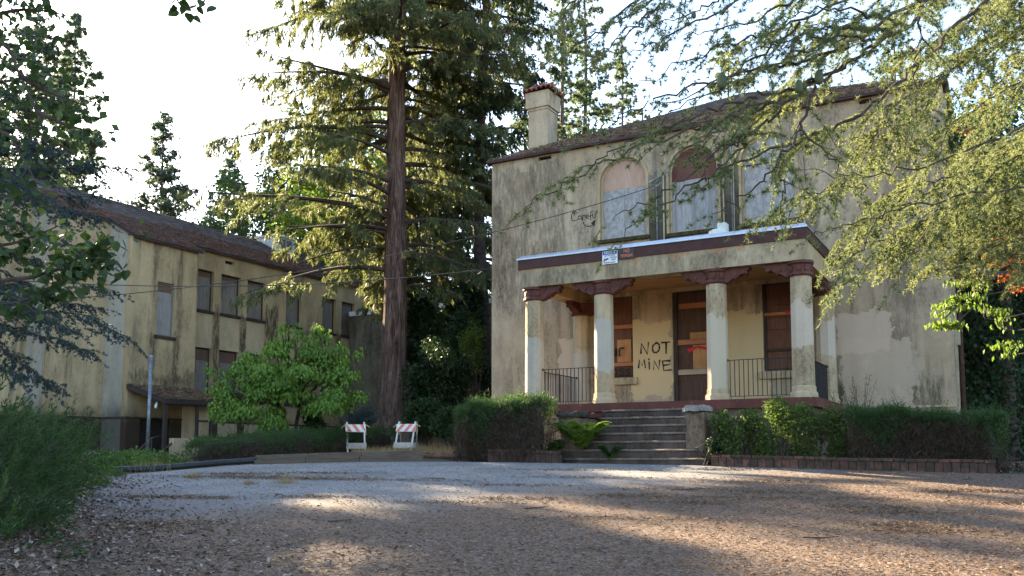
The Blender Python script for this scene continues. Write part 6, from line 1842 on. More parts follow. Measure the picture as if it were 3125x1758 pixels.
LT = [[(1.14, 12.64, 7.27), (0.23, 11.54, 6.43), (-0.43, 10.78, 5.85), (-1.00, 10.29, 5.38), (-1.60, 9.76, 5.04), (-2.11, 9.28, 4.78)], [(1.11, 12.69, 6.63), (0.13, 11.55, 5.83), (-0.46, 10.83, 5.24), (-1.02, 10.33, 4.85), (-1.51, 9.88, 4.44)],
      [(1.08, 12.74, 6.08), (0.17, 11.64, 5.23), (-0.42, 10.91, 4.66), (-0.86, 10.48, 4.32), (-1.22, 10.08, 3.99), (-1.55, 9.71, 3.62)], [(1.05, 12.79, 5.44), (0.22, 11.94, 4.85), (-0.32, 11.23, 4.36), (-0.77, 10.79, 4.01), (-1.13, 10.38, 3.82)],
      [(1.03, 12.84, 4.89), (0.31, 12.25, 4.52), (-0.21, 11.55, 4.11), (-0.60, 11.14, 3.80), (-0.79, 10.82, 3.62)], [(-0.43, 10.78, 5.85), (-0.69, 10.46, 5.34), (-0.99, 10.10, 5.02), (-1.29, 9.83, 4.92)], [(-0.46, 10.83, 5.24), (-0.59, 10.57, 4.81), (-0.78, 10.39, 4.50)],
      [(1.07, 11.96, 6.81), (0.39, 11.16, 6.53), (-0.15, 10.66, 6.29), (-0.65, 10.19, 5.92), (-1.01, 9.91, 5.60)], [(1.20, 13.87, 6.83), (0.32, 12.93, 6.74), (-0.21, 12.24, 6.24), (-0.63, 11.81, 5.92)], [(1.16, 13.93, 6.14), (0.50, 13.36, 5.89), (-0.04, 12.66, 5.38), (-0.42, 12.28, 4.79)],
      [(1.13, 13.98, 5.45), (0.54, 13.46, 5.13), (0.07, 12.80, 4.60), (-0.29, 12.39, 4.38)], [(0.92, 11.69, 4.37), (0.36, 11.19, 4.04), (0.05, 10.80, 3.85), (-0.20, 10.45, 3.73)], [(-1.00, 10.29, 5.38), (-1.11, 10.03, 5.02), (-1.24, 9.88, 4.71)],
      [(-1.60, 9.76, 5.04), (-1.80, 9.56, 4.85), (-2.00, 9.36, 4.55)], [(1.16, 12.60, 7.74), (0.26, 11.72, 7.06), (-0.29, 11.02, 6.49), (-0.61, 10.64, 6.21)], [(-0.86, 10.48, 4.32), (-1.09, 10.13, 4.19), (-1.39, 9.88, 3.96), (-1.56, 9.69, 3.73)],
      [(-0.42, 10.91, 4.66), (-0.73, 10.53, 4.53), (-1.09, 10.12, 4.33), (-1.32, 9.90, 4.10)], [(1.28, 13.71, 8.73), (-0.44, 12.40, 7.83), (-1.52, 11.43, 6.97), (-2.21, 10.88, 6.39), (-2.76, 10.38, 6.07)], [(-1.52, 11.43, 6.97), (-2.37, 10.76, 6.71), (-2.92, 10.27, 6.31)],
      [(0.70, 14.65, 7.64), (0.09, 14.17, 6.90), (-0.35, 13.79, 6.00), (-0.60, 13.48, 5.49)], [(0.90, 14.87, 6.70), (0.29, 14.38, 5.93), (0.02, 14.07, 5.37), (-0.24, 13.75, 4.86)]]
for src, cnt, amp in ((LT, 20, 0.45), (SH[:1] + SH[5:7] + SH[8:10] + SH[16:], 17, 0.38)):
    new = []
    for i in range(cnt):
        l_ = src[int(rng.integers(0, len(src)))]
        o_ = Vector(rng.normal(size=3) * np.array([amp, amp, amp * 0.8]))
        new.append([Vector(p) + o_ * (0.5 + 0.5 * k / len(l_)) for k, p in enumerate(l_)])
    (LT if amp > 0.4 else SH).extend(new)
t1, w1, q1 = cedar_sprays(SH, rng, 0.50, 0.105, 0.046, 0.046, 0.0050, 19, 0.32, 0.012, 0.55, fw=0.25)
t2, w2, q2 = cedar_sprays(LT, rng, 0.85, 0.055, 0.029, 0.050, 0.0105, 7, 0.42, 0.011, 0.6, start=0.12)
UP = []
for i in range(17):                     # crown above the frame
    az = rng.uniform(0, 2 * math.pi); z = rng.uniform(6.5, 14); L = rng.uniform(2.5, 5.0)
    UP.append([(rb_[0] + math.cos(az) * L * s, rb_[1] + math.sin(az) * L * s, rb_[2] + z - 0.3 * L * s * s) for s in (0, 0.3, 0.6, 1.0)])
t3, w3, q3 = cedar_sprays(UP, rng, 1.0, 0.22, 0.15, 0.08, 0.022, 6, 0.35, 0.05, 0.5)
np_mesh('limbs', M['twig'], rc, tris=np.concatenate([w1, w2, w3]), quads=np.concatenate([q1, q2, q3]))
np_mesh('crown', M['cedar'], rc, tris=np.concatenate([t1, t2, t3]))
for (p, s_) in (((-1.68, 6.08, 4.21), 1.0), ((-1.11, 6.56, 4.30), 0.9), ((-1.22, 6.39, 4.19), 0.8), ((-2.48, 6.19, 4.90), 0.5), ((-1.99, 6.46, 4.94), 0.5), ((-2.15, 6.18, 4.60), 0.45)):
    MB().lathe((p[0], p[1], p[2] - 0.055 * s_), [(0.012 * s_, 0), (0.030 * s_, 0.015 * s_), (0.037 * s_, 0.045 * s_), (0.034 * s_, 0.085 * s_), (0.018 * s_, 0.115 * s_), (0.004, 0.125 * s_)], 12).build('seed_cone', M['cone'], rc, True)


# ------------------------------------------------------------------ hedges, shrubs, litter
def hp(p, top): return (p[0], p[1], tz(p[0], p[1]) - 0.05, top)


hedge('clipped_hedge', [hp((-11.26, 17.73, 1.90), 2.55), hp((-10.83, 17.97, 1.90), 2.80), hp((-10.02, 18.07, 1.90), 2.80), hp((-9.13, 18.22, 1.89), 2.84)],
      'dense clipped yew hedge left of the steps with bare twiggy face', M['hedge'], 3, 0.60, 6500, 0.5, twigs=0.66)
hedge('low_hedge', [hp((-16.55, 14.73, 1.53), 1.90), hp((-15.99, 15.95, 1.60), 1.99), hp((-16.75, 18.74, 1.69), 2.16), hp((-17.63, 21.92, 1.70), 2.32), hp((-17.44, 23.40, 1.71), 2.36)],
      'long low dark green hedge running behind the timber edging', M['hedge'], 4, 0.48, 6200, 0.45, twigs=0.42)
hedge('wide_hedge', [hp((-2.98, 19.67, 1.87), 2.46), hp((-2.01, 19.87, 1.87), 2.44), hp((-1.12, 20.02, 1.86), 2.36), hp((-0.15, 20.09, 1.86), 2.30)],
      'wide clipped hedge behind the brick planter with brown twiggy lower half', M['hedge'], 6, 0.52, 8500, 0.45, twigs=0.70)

# rambling bush right of the steps
rng = np.random.default_rng(61)
bb = gz((-4.48, 19.22, 1.53))
bs = thing('rambling_bush', bb, 'loose leafy bush catching sun between the steps and the clipped hedge', 'bush')
cs = np.array([(-5.34, 18.67, 2.28), (-5.15, 18.69, 1.94), (-4.83, 19.06, 2.29), (-4.53, 18.92, 2.01), (-4.38, 19.51, 2.57), (-4.15, 19.33, 2.28), (-3.88, 19.28, 2.01), (-3.88, 19.69, 2.43), (-3.55, 19.66, 2.21), (-3.32, 19.89, 2.35), (-3.11, 19.70, 2.01), (-4.52, 18.84, 1.67), (-3.76, 19.27, 1.67), (-5.17, 18.48, 1.67), (-3.17, 19.60, 1.64)])
rad = np.array([.28, .35, .34, .36, .30, .36, .4, .32, .36, .34, .36, .3, .34, .3, .3])
n = 9000
k = rng.integers(0, len(cs), n)
P = cs[k] + rnd_unit(rng, n) * (rng.random(n) ** 0.4 * rad[k])[:, None]
np_mesh('foliage', M['bush'], bs, quads=leafy_mass(P, rng, (0.075, 0.05), 0.1))
st_ = []
for c_ in cs:
    for j in range(5):
        b_ = np.array([c_[0] + rng.normal() * 0.2, c_[1] + rng.normal() * 0.2, tz(c_[0], c_[1])])
        st_.append(np_tube(np.array([b_, (b_ + c_) / 2 + rng.normal(size=3) * 0.08, c_ + rng.normal(size=3) * 0.15]), [0.014, 0.01, 0.004], 4))
n = 7000
k = rng.integers(0, len(cs), n)
P = cs[k] + rnd_unit(rng, n) * (rng.random(n) ** 0.6 * rad[k] * 0.95)[:, None] - np.array([0, 0, 0.08])
np_mesh('stems', M['twig_brown'], bs, tris=blades(P, rnd_unit(rng, n) + np.array([0, 0, 0.5]), rng.uniform(0.08, 0.2, n), np.full(n, 0.008), rng), quads=np.concatenate(st_))

# young shoots standing against the right wall
for i, (x, y, h, lb) in enumerate((((-3.06, 21.74, 2.56), 0, 0.95, 'tall thin shoot with small leaves against the patched wall'), ((-1.59, 21.98, 2.54), 0, 0.6, 'short thin shoot with small leaves against the right wall'), ((-3.32, 21.60, 2.49), 0, 0.6, 'spindly shoot beside the porch corner'))):
    b_ = gz(x, 0.0)
    sp_ = thing('wall_shoot', b_, lb, 'plant')
    r_ = np.random.default_rng(70 + i)
    qs, ps = [], []
    for j in range(9):
        top = np.array(b_) + np.array([r_.normal() * 0.28, r_.normal() * 0.1, 1.15 + h * r_.uniform(0.4, 1.0)])
        pp = np.array([np.array(b_), (np.array(b_) + top) / 2 + r_.normal(size=3) * 0.05, top])
        qs.append(np_tube(pp, [0.008, 0.006, 0.003], 4))
        u = r_.random(60)[:, None] ** 0.6
        ps.append(np.array(b_) * (1 - u) + top * u + r_.normal(size=(60, 3)) * 0.04)
    np_mesh('stem', M['twig'], sp_, quads=np.concatenate(qs)); np_mesh('foliage', M['hedge'], sp_, quads=leafy_mass(np.concatenate(ps), r_, (0.045, 0.02), -0.3))


# juniper mounds, lower left
def juniper(name, ells, label, seed, n, mat='juniper'):
    r_ = np.random.default_rng(seed)
    c0 = ells[0][0]
    t = thing(name, gz(c0), label, 'shrub')
    P, D, core = [], [], []
    for (c_, r3) in ells:
        c_ = np.array(c_); r3 = np.array(r3)
        m = int(n * r3[0] * r3[2] / sum(e[1][0] * e[1][2] for e in ells))
        u = rnd_unit(r_, m); u[:, 2] = np.abs(u[:, 2]) * np.where(r_.random(m) < 0.75, 1, -0.6)
        P.append(c_ + u * r3 * r_.uniform(0.72, 1.0, m)[:, None])
        D.append(nrm(u / r3 * 0.45 + np.array([CY * 0.35, SY * 0.35, 0.62]) + r_.normal(size=(m, 3)) * 0.22))
        th = np.linspace(0, math.pi, 9); ph = np.linspace(0, 2 * math.pi, 15)
        TH, PH = np.meshgrid(th, ph, indexing='ij')
        core.append(c_ + np.stack([np.sin(TH) * np.cos(PH) * r3[0], np.sin(TH) * np.sin(PH) * r3[1], np.cos(TH) * r3[2]], -1) * 0.66)
    for c_ in core: np_grid('core', M['hedge_core'], c_, t)
    P, D = np.concatenate(P), np.concatenate(D)
    L = r_.uniform(0.28, 0.62, len(P))
    np_mesh('twigs', M['twig_brown'], t, tris=blades(P, D, L, np.full(len(P), 0.010), r_))
    # side shoots on every branch, needles on every shoot
    k = np.repeat(np.arange(len(P)), 16); u = r_.random(len(k))
    sd = nrm(np.cross(D[k], rnd_unit(r_, len(k))))
    SP = P[k] + D[k] * (u * L[k])[:, None]
    SD = nrm(D[k] * 0.9 + sd * 0.5)
    SL = r_.uniform(0.07, 0.17, len(k)) * (1.15 - 0.6 * u)
    j = np.repeat(np.arange(len(SP)), 13); v = r_.random(len(j))
    tri = blades(SP[j] + SD[j] * (v * SL[j])[:, None], nrm(SD[j] + rnd_unit(r_, len(j)) * 0.6), r_.uniform(0.018, 0.042, len(j)), np.full(len(j), 0.0095), r_)
    np_mesh('foliage', M[mat], t, tris=tri)


juniper('juniper_shrub', [((-8.98, 4.96, 1.07), (1.0, 1.0, 0.80)), ((-8.18, 4.97, 0.80), (0.44, 0.44, 0.40)), ((-7.79, 4.52, 0.64), (0.45, 0.45, 0.35)), ((-9.21, 5.50, 1.30), (0.45, 0.45, 0.42))], 'large feathery dark green juniper beside the leaf-strewn drive edge', 81, 520)
juniper('juniper_shrub', [((-11.59, 7.39, 1.36), (0.80, 0.80, 0.42)), ((-12.13, 8.21, 1.58), (0.46, 0.46, 0.30)), ((-13.06, 8.16, 1.63), (0.6, 0.5, 0.34))], 'spreading juniper with upswept feathery tips in front of the wing foundation', 82, 330)

# leafy ground cover along the bed
rng = np.random.default_rng(91)
gc = thing('ground_cover', (-13.258, 9.870, 1.117), 'low bright green leafy ground cover along the left edge of the drive', 'plant')
a_, b_ = np.array((-10.453, 7.113, 0.837)), np.array((-14.569, 11.215, 1.251))
n = 7500
u = rng.random(n); v = rng.random(n) ** 1.2
lat = nrm(np.array([[-(b_ - a_)[1], (b_ - a_)[0], 0.0]]))
P = a_ + (b_ - a_) * u[:, None] + lat * (v * 2.2 - 0.10 + 0.15 * np.sin(u * 19))[:, None]
P[:, 2] = terrain(P[:, 0], P[:, 1]) + rng.random(n) ** 0.7 * (0.10 + 0.26 * sst(0, 0.25, v)) * (0.7 + 0.4 * np.sin(u * 13 + v * 9))
q1_ = leafy_mass(P, rng, (0.075, 0.042), 0.0)
a_, b_ = np.array((-14.927, 11.312, 1.271)), np.array((-14.506, 13.166, 1.376))
n = 6500
u = rng.random(n); v = rng.random(n)
lat = nrm(np.array([[-(b_ - a_)[1], (b_ - a_)[0], 0.0]]))
P = a_ + (b_ - a_) * u[:, None] + lat * (0.18 + v * 2.6)[:, None]
P[:, 2] = terrain(P[:, 0], P[:, 1]) + rng.random(n) ** 0.7 * 0.26 * (0.75 + 0.5 * np.sin(u * 17 + v * 5))
q2_ = leafy_mass(P, rng, (0.075, 0.045), 0.0)
np_mesh('foliage', M['ground_cover'], gc, quads=np.concatenate([q1_, q2_]))

# shrubs around the fir and the link wall
def shrub(name, c_, r3, label, seed, n, mat, leaf, cat='shrub'):
    r_ = np.random.default_rng(seed)
    t = thing(name, gz(c_), label, cat)
    c_ = np.array(c_); r3 = np.array(r3)
    cl = c_ + rnd_unit(r_, 26) * (r_.random(26) ** 0.5)[:, None] * r3 * 0.75
    k = r_.integers(0, 26, n)
    P = cl[k] + rnd_unit(r_, n) * (r_.random(n) ** 0.5)[:, None] * r3 * 0.34
    np_mesh('foliage', M[mat], t, quads=leafy_mass(P, r_, leaf, 0.3))
    np_mesh('stems', M['twig'], t, quads=np.concatenate([np_tube(np.array([np.array(gz(c_)), (np.array(gz(c_)) + q) / 2 + r_.normal(size=3) * 0.1, q]), [0.03, 0.02, 0.006], 4) for q in cl]))


shrub('laurel_bush', (-17.24, 25.77, 4.17), (1.5, 1.1, 1.9), 'dark glossy bush right of the giant fir trunk', 111, 12000, 'ivy', (0.13, 0.07))
shrub('laurel_bush', (-17.85, 28.20, 5.10), (1.4, 1.0, 2.2), 'tall dark bush against the link building wall', 112, 12000, 'ivy', (0.13, 0.07))
shrub('laurel_bush', (-16.83, 24.42, 2.77), (1.0, 0.8, 0.8), 'low bluish green bush at the foot of the giant fir', 113, 7000, 'deep_green', (0.11, 0.05))
shrub('laurel_bush', (-14.02, 21.99, 2.54), (0.75, 0.6, 0.7), 'green bush behind the clipped hedge corner', 114, 6000, 'deep_green', (0.10, 0.05))
shrub('holly_bush', (-19.25, 21.96, 2.63), (0.5, 0.5, 0.65), 'small dark bush under the dogwood', 115, 4500, 'ivy', (0.10, 0.06))
shrub('grey_shrub', (-19.23, 24.23, 2.92), (1.0, 0.7, 0.8), 'grey-green airy shrub left of the giant fir trunk', 116, 5000, 'cedar_blue', (0.07, 0.03))
shrub('ivy_bank', (-20.01, 29.21, 5.95), (1.6, 0.8, 2.6), 'dark ivy-clad thicket on the link wall right of the giant fir', 118, 14000, 'ivy', (0.15, 0.10))
shrub('ivy_bank', (-18.88, 30.30, 6.92), (1.3, 0.8, 2.4), 'shaded creeper hanging under the white coping of the link building', 119, 11000, 'ivy', (0.15, 0.10))
shrub('young_tree', (-16.37, 26.70, 5.35), (0.6, 0.6, 1.2), 'pale young sapling beside the building corner', 117, 1800, 'maple_green', (0.10, 0.05))

# dry grass and chips behind the barricades
rng = np.random.default_rng(121)
n = 5200
x = rng.uniform(0, 1, n); dD = rng.uniform(22, 29.5, n)
rr = (-0.175 + 0.155 * x) * dD
X = CY * rr - SY * dD; Y = SY * rr + CY * dD
P = np.stack([X, Y, terrain(X, Y)], 1)
tag(np_mesh('dry_grass', M['dry_grass'], None, tris=blades(P, rnd_unit(rng, n) * 0.45 + np.array([0, 0, 1.0]), rng.uniform(0.08, 0.32, n), np.full(n, 0.012), rng)), 'dry straw-coloured grass on the bank behind the barricades', 'grass', kind='stuff')
n = 5000
dD = rng.uniform(20.8, 29, n); rr = rng.uniform(-0.16, -0.02, n) * dD
X = CY * rr - SY * dD; Y = SY * rr + CY * dD
P = np.stack([X, Y, terrain(X, Y) + 0.015], 1)
tag(np_mesh('wood_chips', M['chips'], None, quads=leaf_quads(P, rnd_unit(rng, n) * np.array([1, 1, 0.2]), nrm(rnd_unit(rng, n) * 0.5 + np.array([0, 0, 1.0])), rng.uniform(0.05, 0.14, n), rng.uniform(0.03, 0.07, n), 0.05)), 'reddish bark chips spread behind the barricades', 'chips', kind='stuff')

# fallen leaves at the left edge of the drive
rng = np.random.default_rng(131)
n = 26000
t_ = rng.random(n)
dD = 5.5 + 10.8 * t_ ** 1.1
edge = -2.6 - 5.0 * ((dD + 3) / 19.5) ** 1.3
rr = edge - 1.0 + rng.gamma(1.6, 0.55, n) * (1.9 - 1.2 * sst(7, 14, dD)) + 0.25 * np.sin(dD * 3.1)
X = CY * rr - SY * dD; Y = SY * rr + CY * dD
P = np.stack([X, Y, terrain(X, Y) + 0.03 + rng.random(n) * 0.05 * sst(2.4, 0.6, rr - edge)], 1)
D = rnd_unit(rng, n) * np.array([1, 1, 0.35])
tag(np_mesh('fallen_leaves', M['leaf_litter'], None, quads=leaf_quads(P, D, nrm(rnd_unit(rng, n) * 0.6 + np.array([0, 0, 1.0])), rng.uniform(0.03, 0.075, n), rng.uniform(0.018, 0.045, n), 0.2)), 'drift of curled brown fallen leaves along the left edge of the drive', 'leaves', kind='stuff')

# brown needles, twigs and tufts on the drive
n = 90000
dD = 6.5 + 13.0 * rng.random(n) ** 1.5
rr = rng.uniform(-0.55, 0.62, n) * (dD + 1.0)
keep = rng.random(n) < np.clip(0.16 + sst(14.5, 10.0, dD - 0.75 * np.maximum(rr, -1.5) + 1.2 * np.sin(rr * 1.1) + 0.9 * np.sin(dD * 1.7 + rr)) * 0.9, 0, 1)
far_ = np.interp(rr, FAR_R, FAR_D)
keep &= dD < far_ - 0.1
dD, rr = dD[keep], rr[keep]; n = len(dD)
X = CY * rr - SY * dD; Y = SY * rr + CY * dD
P = np.stack([X, Y, terrain(X, Y) + 0.028 + rng.random(n) * 0.014], 1)
D = rnd_unit(rng, n) * np.array([1, 1, 0.16])
tag(np_mesh('needle_litter', M['needle_litter'], None, tris=blades(P, D, rng.uniform(0.025, 0.07, n), rng.uniform(0.004, 0.011, n), rng)), 'brown conifer needles and bark crumbs strewn over the gravel drive', 'litter', kind='stuff')
nd_ = 34
cr_ = rng.uniform(-5.5, 7.5, nd_); cd_ = rng.uniform(9.5, 17.8, nd_)
kk = rng.integers(0, nd_, 16000)
rr = cr_[kk] + rng.normal(size=16000) * rng.uniform(0.25, 0.9, nd_)[kk]; dD = cd_[kk] + rng.normal(size=16000) * 0.10 - 0.06 * (rr - cr_[kk])
ok_ = dD < np.interp(rr, FAR_R, FAR_D) - 0.1
rr, dD = rr[ok_], dD[ok_]; n = len(rr)
X = CY * rr - SY * dD; Y = SY * rr + CY * dD
P = np.stack([X, Y, terrain(X, Y) + 0.028 + rng.random(n) * 0.02], 1)
tag(np_mesh('needle_drifts', M['needle_litter'], None, tris=blades(P, rnd_unit(rng, n) * np.array([1, 1, 0.3]), rng.uniform(0.03, 0.09, n), rng.uniform(0.006, 0.014, n), rng)), 'thin brown drifts of needles washed across the grey gravel', 'litter', kind='stuff')
rt = random.Random(17)
sticks = [((-7.827, 6.889, 0.728), 0.35), ((-9.332, 10.010, 0.985), 0.3), ((-8.591, 13.173, 1.164), 0.45), ((-5.610, 10.470, 0.881), 0.4), ((-6.572, 6.297, 0.645), 0.3), ((-10.056, 12.879, 1.197), 0.22), ((-1.330, 12.838, 0.881), 0.5), ((-1.987, 9.882, 0.713), 0.4), ((-4.626, 13.565, 1.047), 0.3), ((-0.797, 17.361, 1.156), 0.6), ((-3.428, 8.036, 0.645), 0.35), ((-7.094, 8.358, 0.797), 0.3)]
for p, l in sticks:
    a = rt.uniform(0, 3.1)
    q = [Vector((p[0], p[1], p[2] + 0.035)), Vector((p[0] + math.cos(a) * l * 0.5, p[1] + math.sin(a) * l * 0.5, 0)), Vector((p[0] + math.cos(a + 0.3) * l, p[1] + math.sin(a + 0.3) * l, 0))]
    for v in q[1:]: v.z = tz(v.x, v.y) + 0.035
    w = MB().tube(q, [0.008, 0.007, 0.004], 5)
    tag(w.build('twig', M['twig_brown'], None, origin=tuple(q[0])), 'thin broken twig lying on the gravel drive', 'twig', 'twigs on the drive')
rng = np.random.default_rng(141)
for i, (p, s_, lb) in enumerate((((-10.634, 11.438, 1.125), 0.16, 'small dry weed tuft growing in the drive near the middle'), ((-10.999, 11.005, 1.110), 0.10, 'tiny dry weed tuft left of the larger one in the drive'), ((-12.679, 11.296, 1.189), 0.14, 'sparse dry grass tuft near the drain pipe'), ((-14.476, 11.865, 1.290), 0.3, 'thin dry grass stalks growing beside the drain pipe'))):
    m = 160
    Pp = np.array(p) + rng.normal(size=(m, 3)) * np.array([s_, s_, 0]) * 0.6
    Pp[:, 2] = terrain(Pp[:, 0], Pp[:, 1]) + 0.02
    o = np_mesh('weed_tuft', M['dry_grass'], None, tris=blades(Pp, rnd_unit(rng, m) * 0.6 + np.array([0, 0, 0.9]), rng.uniform(0.5, 1.1, m) * s_, np.full(m, 0.007), rng), origin=tuple(p))
    tag(o, lb, 'weed')

# ferns and weeds on the steps
def fern(p, size, nf, label, seed, mat='fern'):
    r_ = np.random.default_rng(seed)
    t = thing('fern', p, label, 'fern')
    tris, st_ = [], []
    for j in range(nf):
        az = r_.uniform(0, 2 * math.pi)
        s = np.linspace(0, 1, 16)
        L = size * r_.uniform(0.7, 1.1)
        d2 = np.array([math.cos(az), math.sin(az)])
        c_ = np.zeros((16, 3)); c_[:, :2] = np.array(p[:2]) + d2 * (L * s * 0.75)[:, None]; c_[:, 2] = p[2] + L * (1.55 * s - 0.95 * s ** 2)
        st_.append(np_tube(c_, np.linspace(0.006, 0.002, 16), 4))
        lat = np.array([-d2[1], d2[0], 0])
        for sg in (-1, 1):
            m = 44
            u = np.linspace(0.12, 1, m)
            Q = np.stack([np.interp(u, s, c_[:, k]) for k in range(3)], 1)
            Ln = 0.24 * L * np.sin(np.pi * np.clip(u * 0.92 + 0.06, 0, 1)) ** 0.8 + 0.01
            D = lat * sg + np.array([*d2, 0]) * 0.45 + np.array([0, 0, -0.18])
            tris.append(blades(Q, np.broadcast_to(D, (m, 3)) + r_.normal(size=(m, 3)) * 0.08, Ln, np.full(m, 0.022 * size / 0.6), r_))
    np_mesh('fronds', M[mat], t, tris=np.concatenate(tris)); np_mesh('stalks', M['fern'], t, quads=np.concatenate(st_))


fern((-8.42, 18.42, 1.70), 0.95, 20, 'bright yellow-green fern growing from the left side of the steps', 151)
fern((-9.22, 18.25, 1.45), 0.75, 14, 'green fern between the clipped hedge and the left cheek wall', 152, 'deep_green')
fern((-7.62, 18.16, 1.50), 0.50, 16, 'darker low fern on the bottom step', 153, 'deep_green')
shrub('weed_patch', (-9.0, 18.05, 1.52), (0.35, 0.22, 0.16), 'small leafy weeds at the foot of the left cheek wall', 154, 900, 'deep_green', (0.06, 0.035), 'weed')
shrub('weed_patch', (-5.35, 18.35, 1.75), (0.22, 0.25, 0.4), 'blue-green weeds climbing by the right cheek wall', 155, 1500, 'ivy', (0.08, 0.035), 'weed')
shrub('weed_patch', (-3.06, 18.88, 1.41), (0.40, 0.2, 0.15), 'leafy runner spilling over the brick planter edge', 156, 800, 'deep_green', (0.06, 0.04), 'weed')

rng = np.random.default_rng(158)
n = 3500
c_ = np.array((0.01, 20.90, 1.54))
P = c_ + rng.normal(size=(n, 3)) * np.array([0.7, 0.6, 0])
P[:, 2] = terrain(P[:, 0], P[:, 1]) + 0.02 + 0.10 * np.exp(-((P[:, 0] - c_[0]) ** 2 + (P[:, 1] - c_[1]) ** 2) / 0.8) * rng.random(n)
tag(np_mesh('leaf_heap', M['leaf_litter'], None, quads=leaf_quads(P, rnd_unit(rng, n) * np.array([1, 1, 0.35]), nrm(rnd_unit(rng, n) * 0.6 + np.array([0, 0, 1.0])), rng.uniform(0.04, 0.09, n), rng.uniform(0.025, 0.05, n), 0.2)), 'brown leaf heap past the end of the brick planter', 'leaves', kind='stuff')

# ------------------------------------------------------------------ right margin
iv = thing('ivy_wall', (0.2, 26.2, 1.4), 'tall dark wall covered in ivy beside the right flank of the building', 'wall')
MB().box(-1.0, 1.3, 26.15, 26.5, 1.0, 7.6).build('wall', M['far_wall'], iv)
rng = np.random.default_rng(161)
n = 15000
P = np.stack([rng.uniform(-1.08, 1.4, n), 26.10 - rng.random(n) * 0.22 - 0.10 * np.abs(rng.normal(size=n)), 1.3 + 6.5 * rng.random(n)], 1)
P[:, 1] -= 0.12 * np.sin(P[:, 0] * 3 + P[:, 2] * 2)
np_mesh('ivy', M['ivy'], iv, quads=leaf_quads(P, nrm(rnd_unit(rng, n) * 0.6 + np.array([0, -0.3, -0.9])), nrm(rnd_unit(rng, n) * 0.5 + np.array([0, -1.0, 0.4])), rng.uniform(0.08, 0.16, n), rng.uniform(0.07, 0.13, n), 0.15))
gp = thing('gutter_pipe', (-1.15, 23.7, 6.0), 'dark horizontal pipe running from the building corner to the ivy wall', 'pipe')
MB().tube([(-1.2, 23.52, 5.98), (-0.95, 23.5, 5.98), (-0.2, 23.6, 5.80), (0.9, 23.9, 5.62)], [0.03, 0.055, 0.075, 0.08], 9).build('pipe', M['dark_pipe'], gp, True)
MB().tube([(0.9, 23.9, 5.62), (0.9, 24.6, 5.5), (0.9, 26.1, 5.4)], 0.06, 8).build('pipe', M['dark_pipe'], gp, True)
vn = thing('hanging_vines', (-0.4, 23.8, 4.6), 'bare grey vine stems hanging in loops from the pipe', 'vine')
for i, pts in enumerate(([(-0.80, 26.52, 7.05), (-0.71, 26.62, 6.53), (-0.83, 26.60, 6.10), (-1.01, 26.53, 5.84)], [(-0.42, 26.73, 7.05), (-0.45, 26.78, 6.36), (-0.40, 26.86, 5.92), (-0.21, 26.98, 5.79), (-0.07, 27.03, 6.01), (-0.16, 26.97, 6.18)],
                         [(-0.24, 26.85, 6.87), (-0.22, 26.90, 6.44), (-0.16, 26.97, 6.18), (-0.33, 26.91, 5.84)], [(-0.59, 26.66, 6.79), (-0.75, 26.61, 6.44), (-0.72, 26.64, 6.27)], [(-0.81, 26.61, 6.14), (-1.01, 26.53, 5.88), (-1.14, 26.49, 5.58)], [(-0.55, 26.77, 6.01), (-0.49, 26.82, 5.79), (-0.41, 26.88, 5.73)])):
    MB().tube(smooth2(pts), [0.022 - 0.0006 * k for k in range(len(smooth2(pts)))], 5).build('stem', M['vine_grey'], vn, True)
dt = gz((-0.09, 24.51, 2.69))
dk = thing('dark_post_tree', dt, 'dark tree trunk standing past the end of the clipped hedge', 'tree')
C, R_ = trunk_quads(dt, 9, 0.16, np.random.default_rng(3)); build_trunk(C, R_, M['bark_dark'], dk, 10)
c_ = np.array([dt[0], dt[1], dt[2] + 7.5]); rg = np.random.default_rng(4)
np_mesh('crown', M['deep_green'], dk, quads=leafy_mass(c_ + rnd_unit(rg, 3500) * (rg.random(3500) ** 0.4)[:, None] * np.array([1.8, 1.8, 1.6]), rg, (0.14, 0.10), 0.3))
n_ = 2600
zz_ = rg.random(n_) * 5; aa_ = rg.random(n_) * 6.283
np_mesh('ivy', M['ivy'], dk, quads=leafy_mass(np.array(dt) + np.stack([np.cos(aa_) * 0.2, np.sin(aa_) * 0.2, zz_], 1) + rg.normal(size=(n_, 3)) * 0.06, rg, (0.10, 0.08), 0.6))
fc = thing('rail_fence', gz((0.19, 25.85, 2.33)), 'dark metal fence of horizontal rails past the hedge end', 'fence')
fa, fb2 = Vector(gz((-0.07, 25.71, 2.33))), Vector(gz((1.50, 24.86, 2.28)))
for k in range(5):
    MB().bar(fa + Vector((0, 0, 0.5 + 0.21 * k)), fb2 + Vector((0, 0, 0.5 + 0.21 * k)), 0.035).build('rail', M['iron'], fc)
for k in range(3):
    p = fa.lerp(fb2, k / 2); MB().bar(p, p + Vector((0, 0, 1.5)), 0.06).build('post', M['iron'], fc)
gw = thing('garden_house', (3.2, 30.0, 1.4), 'cream garden house with red tile eave glimpsed past the ivy', 'house')
MB().box(0.6, 6.5, 30.0, 33.0, 1.0, 4.3).build('wall', M['stucco_light'], gw)
for k in range(26):
    t_ = MB(); half_tile(t_, (0.7 + 0.22 * k, 30.3, 4.62), (0.7 + 0.22 * k, 29.6, 4.32), 0.09, 0.10, (0, -0.4, 1)); t_.build('tile', M['clay_tile'], gw, True)
MB().box(0.5, 6.6, 29.75, 33.1, 4.302, 4.36).build('roof', M['fascia'], gw)
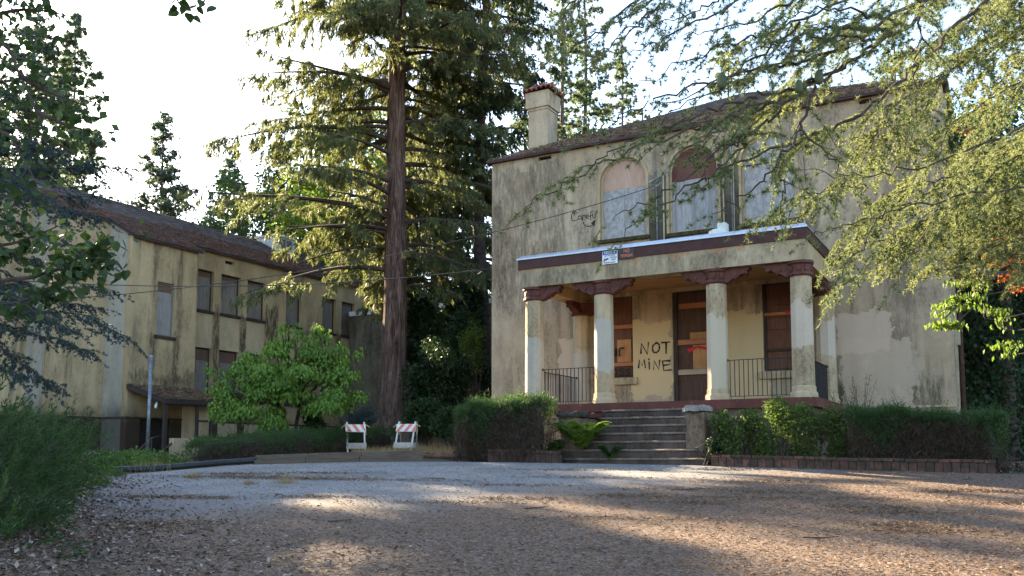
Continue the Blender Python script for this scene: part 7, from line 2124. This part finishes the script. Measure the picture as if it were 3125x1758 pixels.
# dogwood and red maple twigs reaching in on the right
rng = np.random.default_rng(171)
d2b = gz((4.2, 13.5))
d2 = thing('side_dogwood', d2b, 'yellow-green dogwood branch with drooping leaves in front of the right corner', 'tree')
C, R_ = trunk_quads(d2b, 4.2, 0.08, rng); build_trunk(C, R_, M['bark_dark'], d2, 9)
tw = [[(d2b[0], d2b[1], 4.6), (0.17, 14.24, 3.54), (-0.29, 13.63, 3.62), (-0.59, 13.23, 3.59), (-0.82, 13.12, 3.46)], [(d2b[0], d2b[1], 5.0), (0.11, 14.05, 3.88), (-0.35, 13.56, 3.93), (-0.65, 13.17, 3.91)],
      [(-0.29, 13.63, 3.62), (-0.51, 13.38, 3.74), (-0.82, 13.11, 3.57)], [(d2b[0], d2b[1], 4.2), (0.33, 14.45, 3.37), (-0.06, 13.99, 3.57), (-0.18, 13.92, 3.57)], [(d2b[0], d2b[1], 4.0), (0.31, 14.48, 3.05), (0.04, 14.09, 3.16), (-0.18, 13.97, 3.10)],
      [(-0.59, 13.23, 3.59), (-0.75, 13.17, 3.39), (-0.86, 13.11, 3.33)], [(-0.44, 13.44, 3.54), (-0.60, 13.25, 3.35), (-0.67, 13.21, 3.34)]]
qs, ps, ds = [], [], []
for s_ in tw:
    pp = np.array([tuple(v) for v in smooth2(s_, 8)])
    qs.append(np_tube(pp, np.linspace(0.012, 0.003, len(pp)), 4))
    m = 95
    u = 0.45 + 0.55 * rng.random(m)
    ps.append(pp[(u * (len(pp) - 1)).astype(int)] + rng.normal(size=(m, 3)) * np.array([.06, .06, .02])); 
ps = np.concatenate(ps); n = len(ps)
for q_ in qs: np_mesh('branch', M['twig'], d2, quads=q_)
np_mesh('crown', M['maple_green'], d2, quads=leaf_quads(ps, nrm(rnd_unit(rng, n) * 0.5 + np.array([0, 0, -1.0])), nrm(rnd_unit(rng, n) * 0.6 + np.array([0, 0, 0.9])), rng.uniform(0.06, 0.09, n), rng.uniform(0.03, 0.045, n), 0.2))
mb_ = gz((4.0, 16.5))
mr = thing('red_maple', mb_, 'orange-red leaved maple spray at the right edge', 'tree')
C, R_ = trunk_quads(mb_, 5.0, 0.10, rng); build_trunk(C, R_, M['bark_dark'], mr, 9)
cl = np.array([(-0.38, 16.63, 5.14), (-0.22, 16.73, 4.95), (-0.13, 16.80, 4.79), (0.11, 16.93, 4.84), (0.19, 17.00, 4.63), (0.00, 16.90, 4.55), (0.26, 16.99, 5.00), (0.20, 16.81, 4.32), (-0.02, 17.05, 5.21), (0.33, 16.98, 5.44), (0.18, 17.14, 5.38), (-0.43, 17.43, 8.05), (0.16, 17.61, 9.38), (-0.49, 17.47, 7.33)])
k = rng.integers(0, len(cl), 1300)
P = cl[k] + rnd_unit(rng, 1300) * (rng.random(1300) ** 0.6 * 0.17)[:, None] * np.array([1, 1, 0.5])
np_mesh('crown', M['maple_red'], mr, quads=leafy_mass(P, rng, (0.07, 0.05), 0.4))
np_mesh('limbs', M['twig'], mr, quads=np.concatenate([np_tube(np.array([np.array(mb_) + np.array([0, 0, 4.0]), (np.array(mb_) + np.array([0, 0, 4.5]) + q) / 2 + np.array([0, 0, 0.3]), q]), [0.03, 0.015, 0.004], 4) for q in cl]))
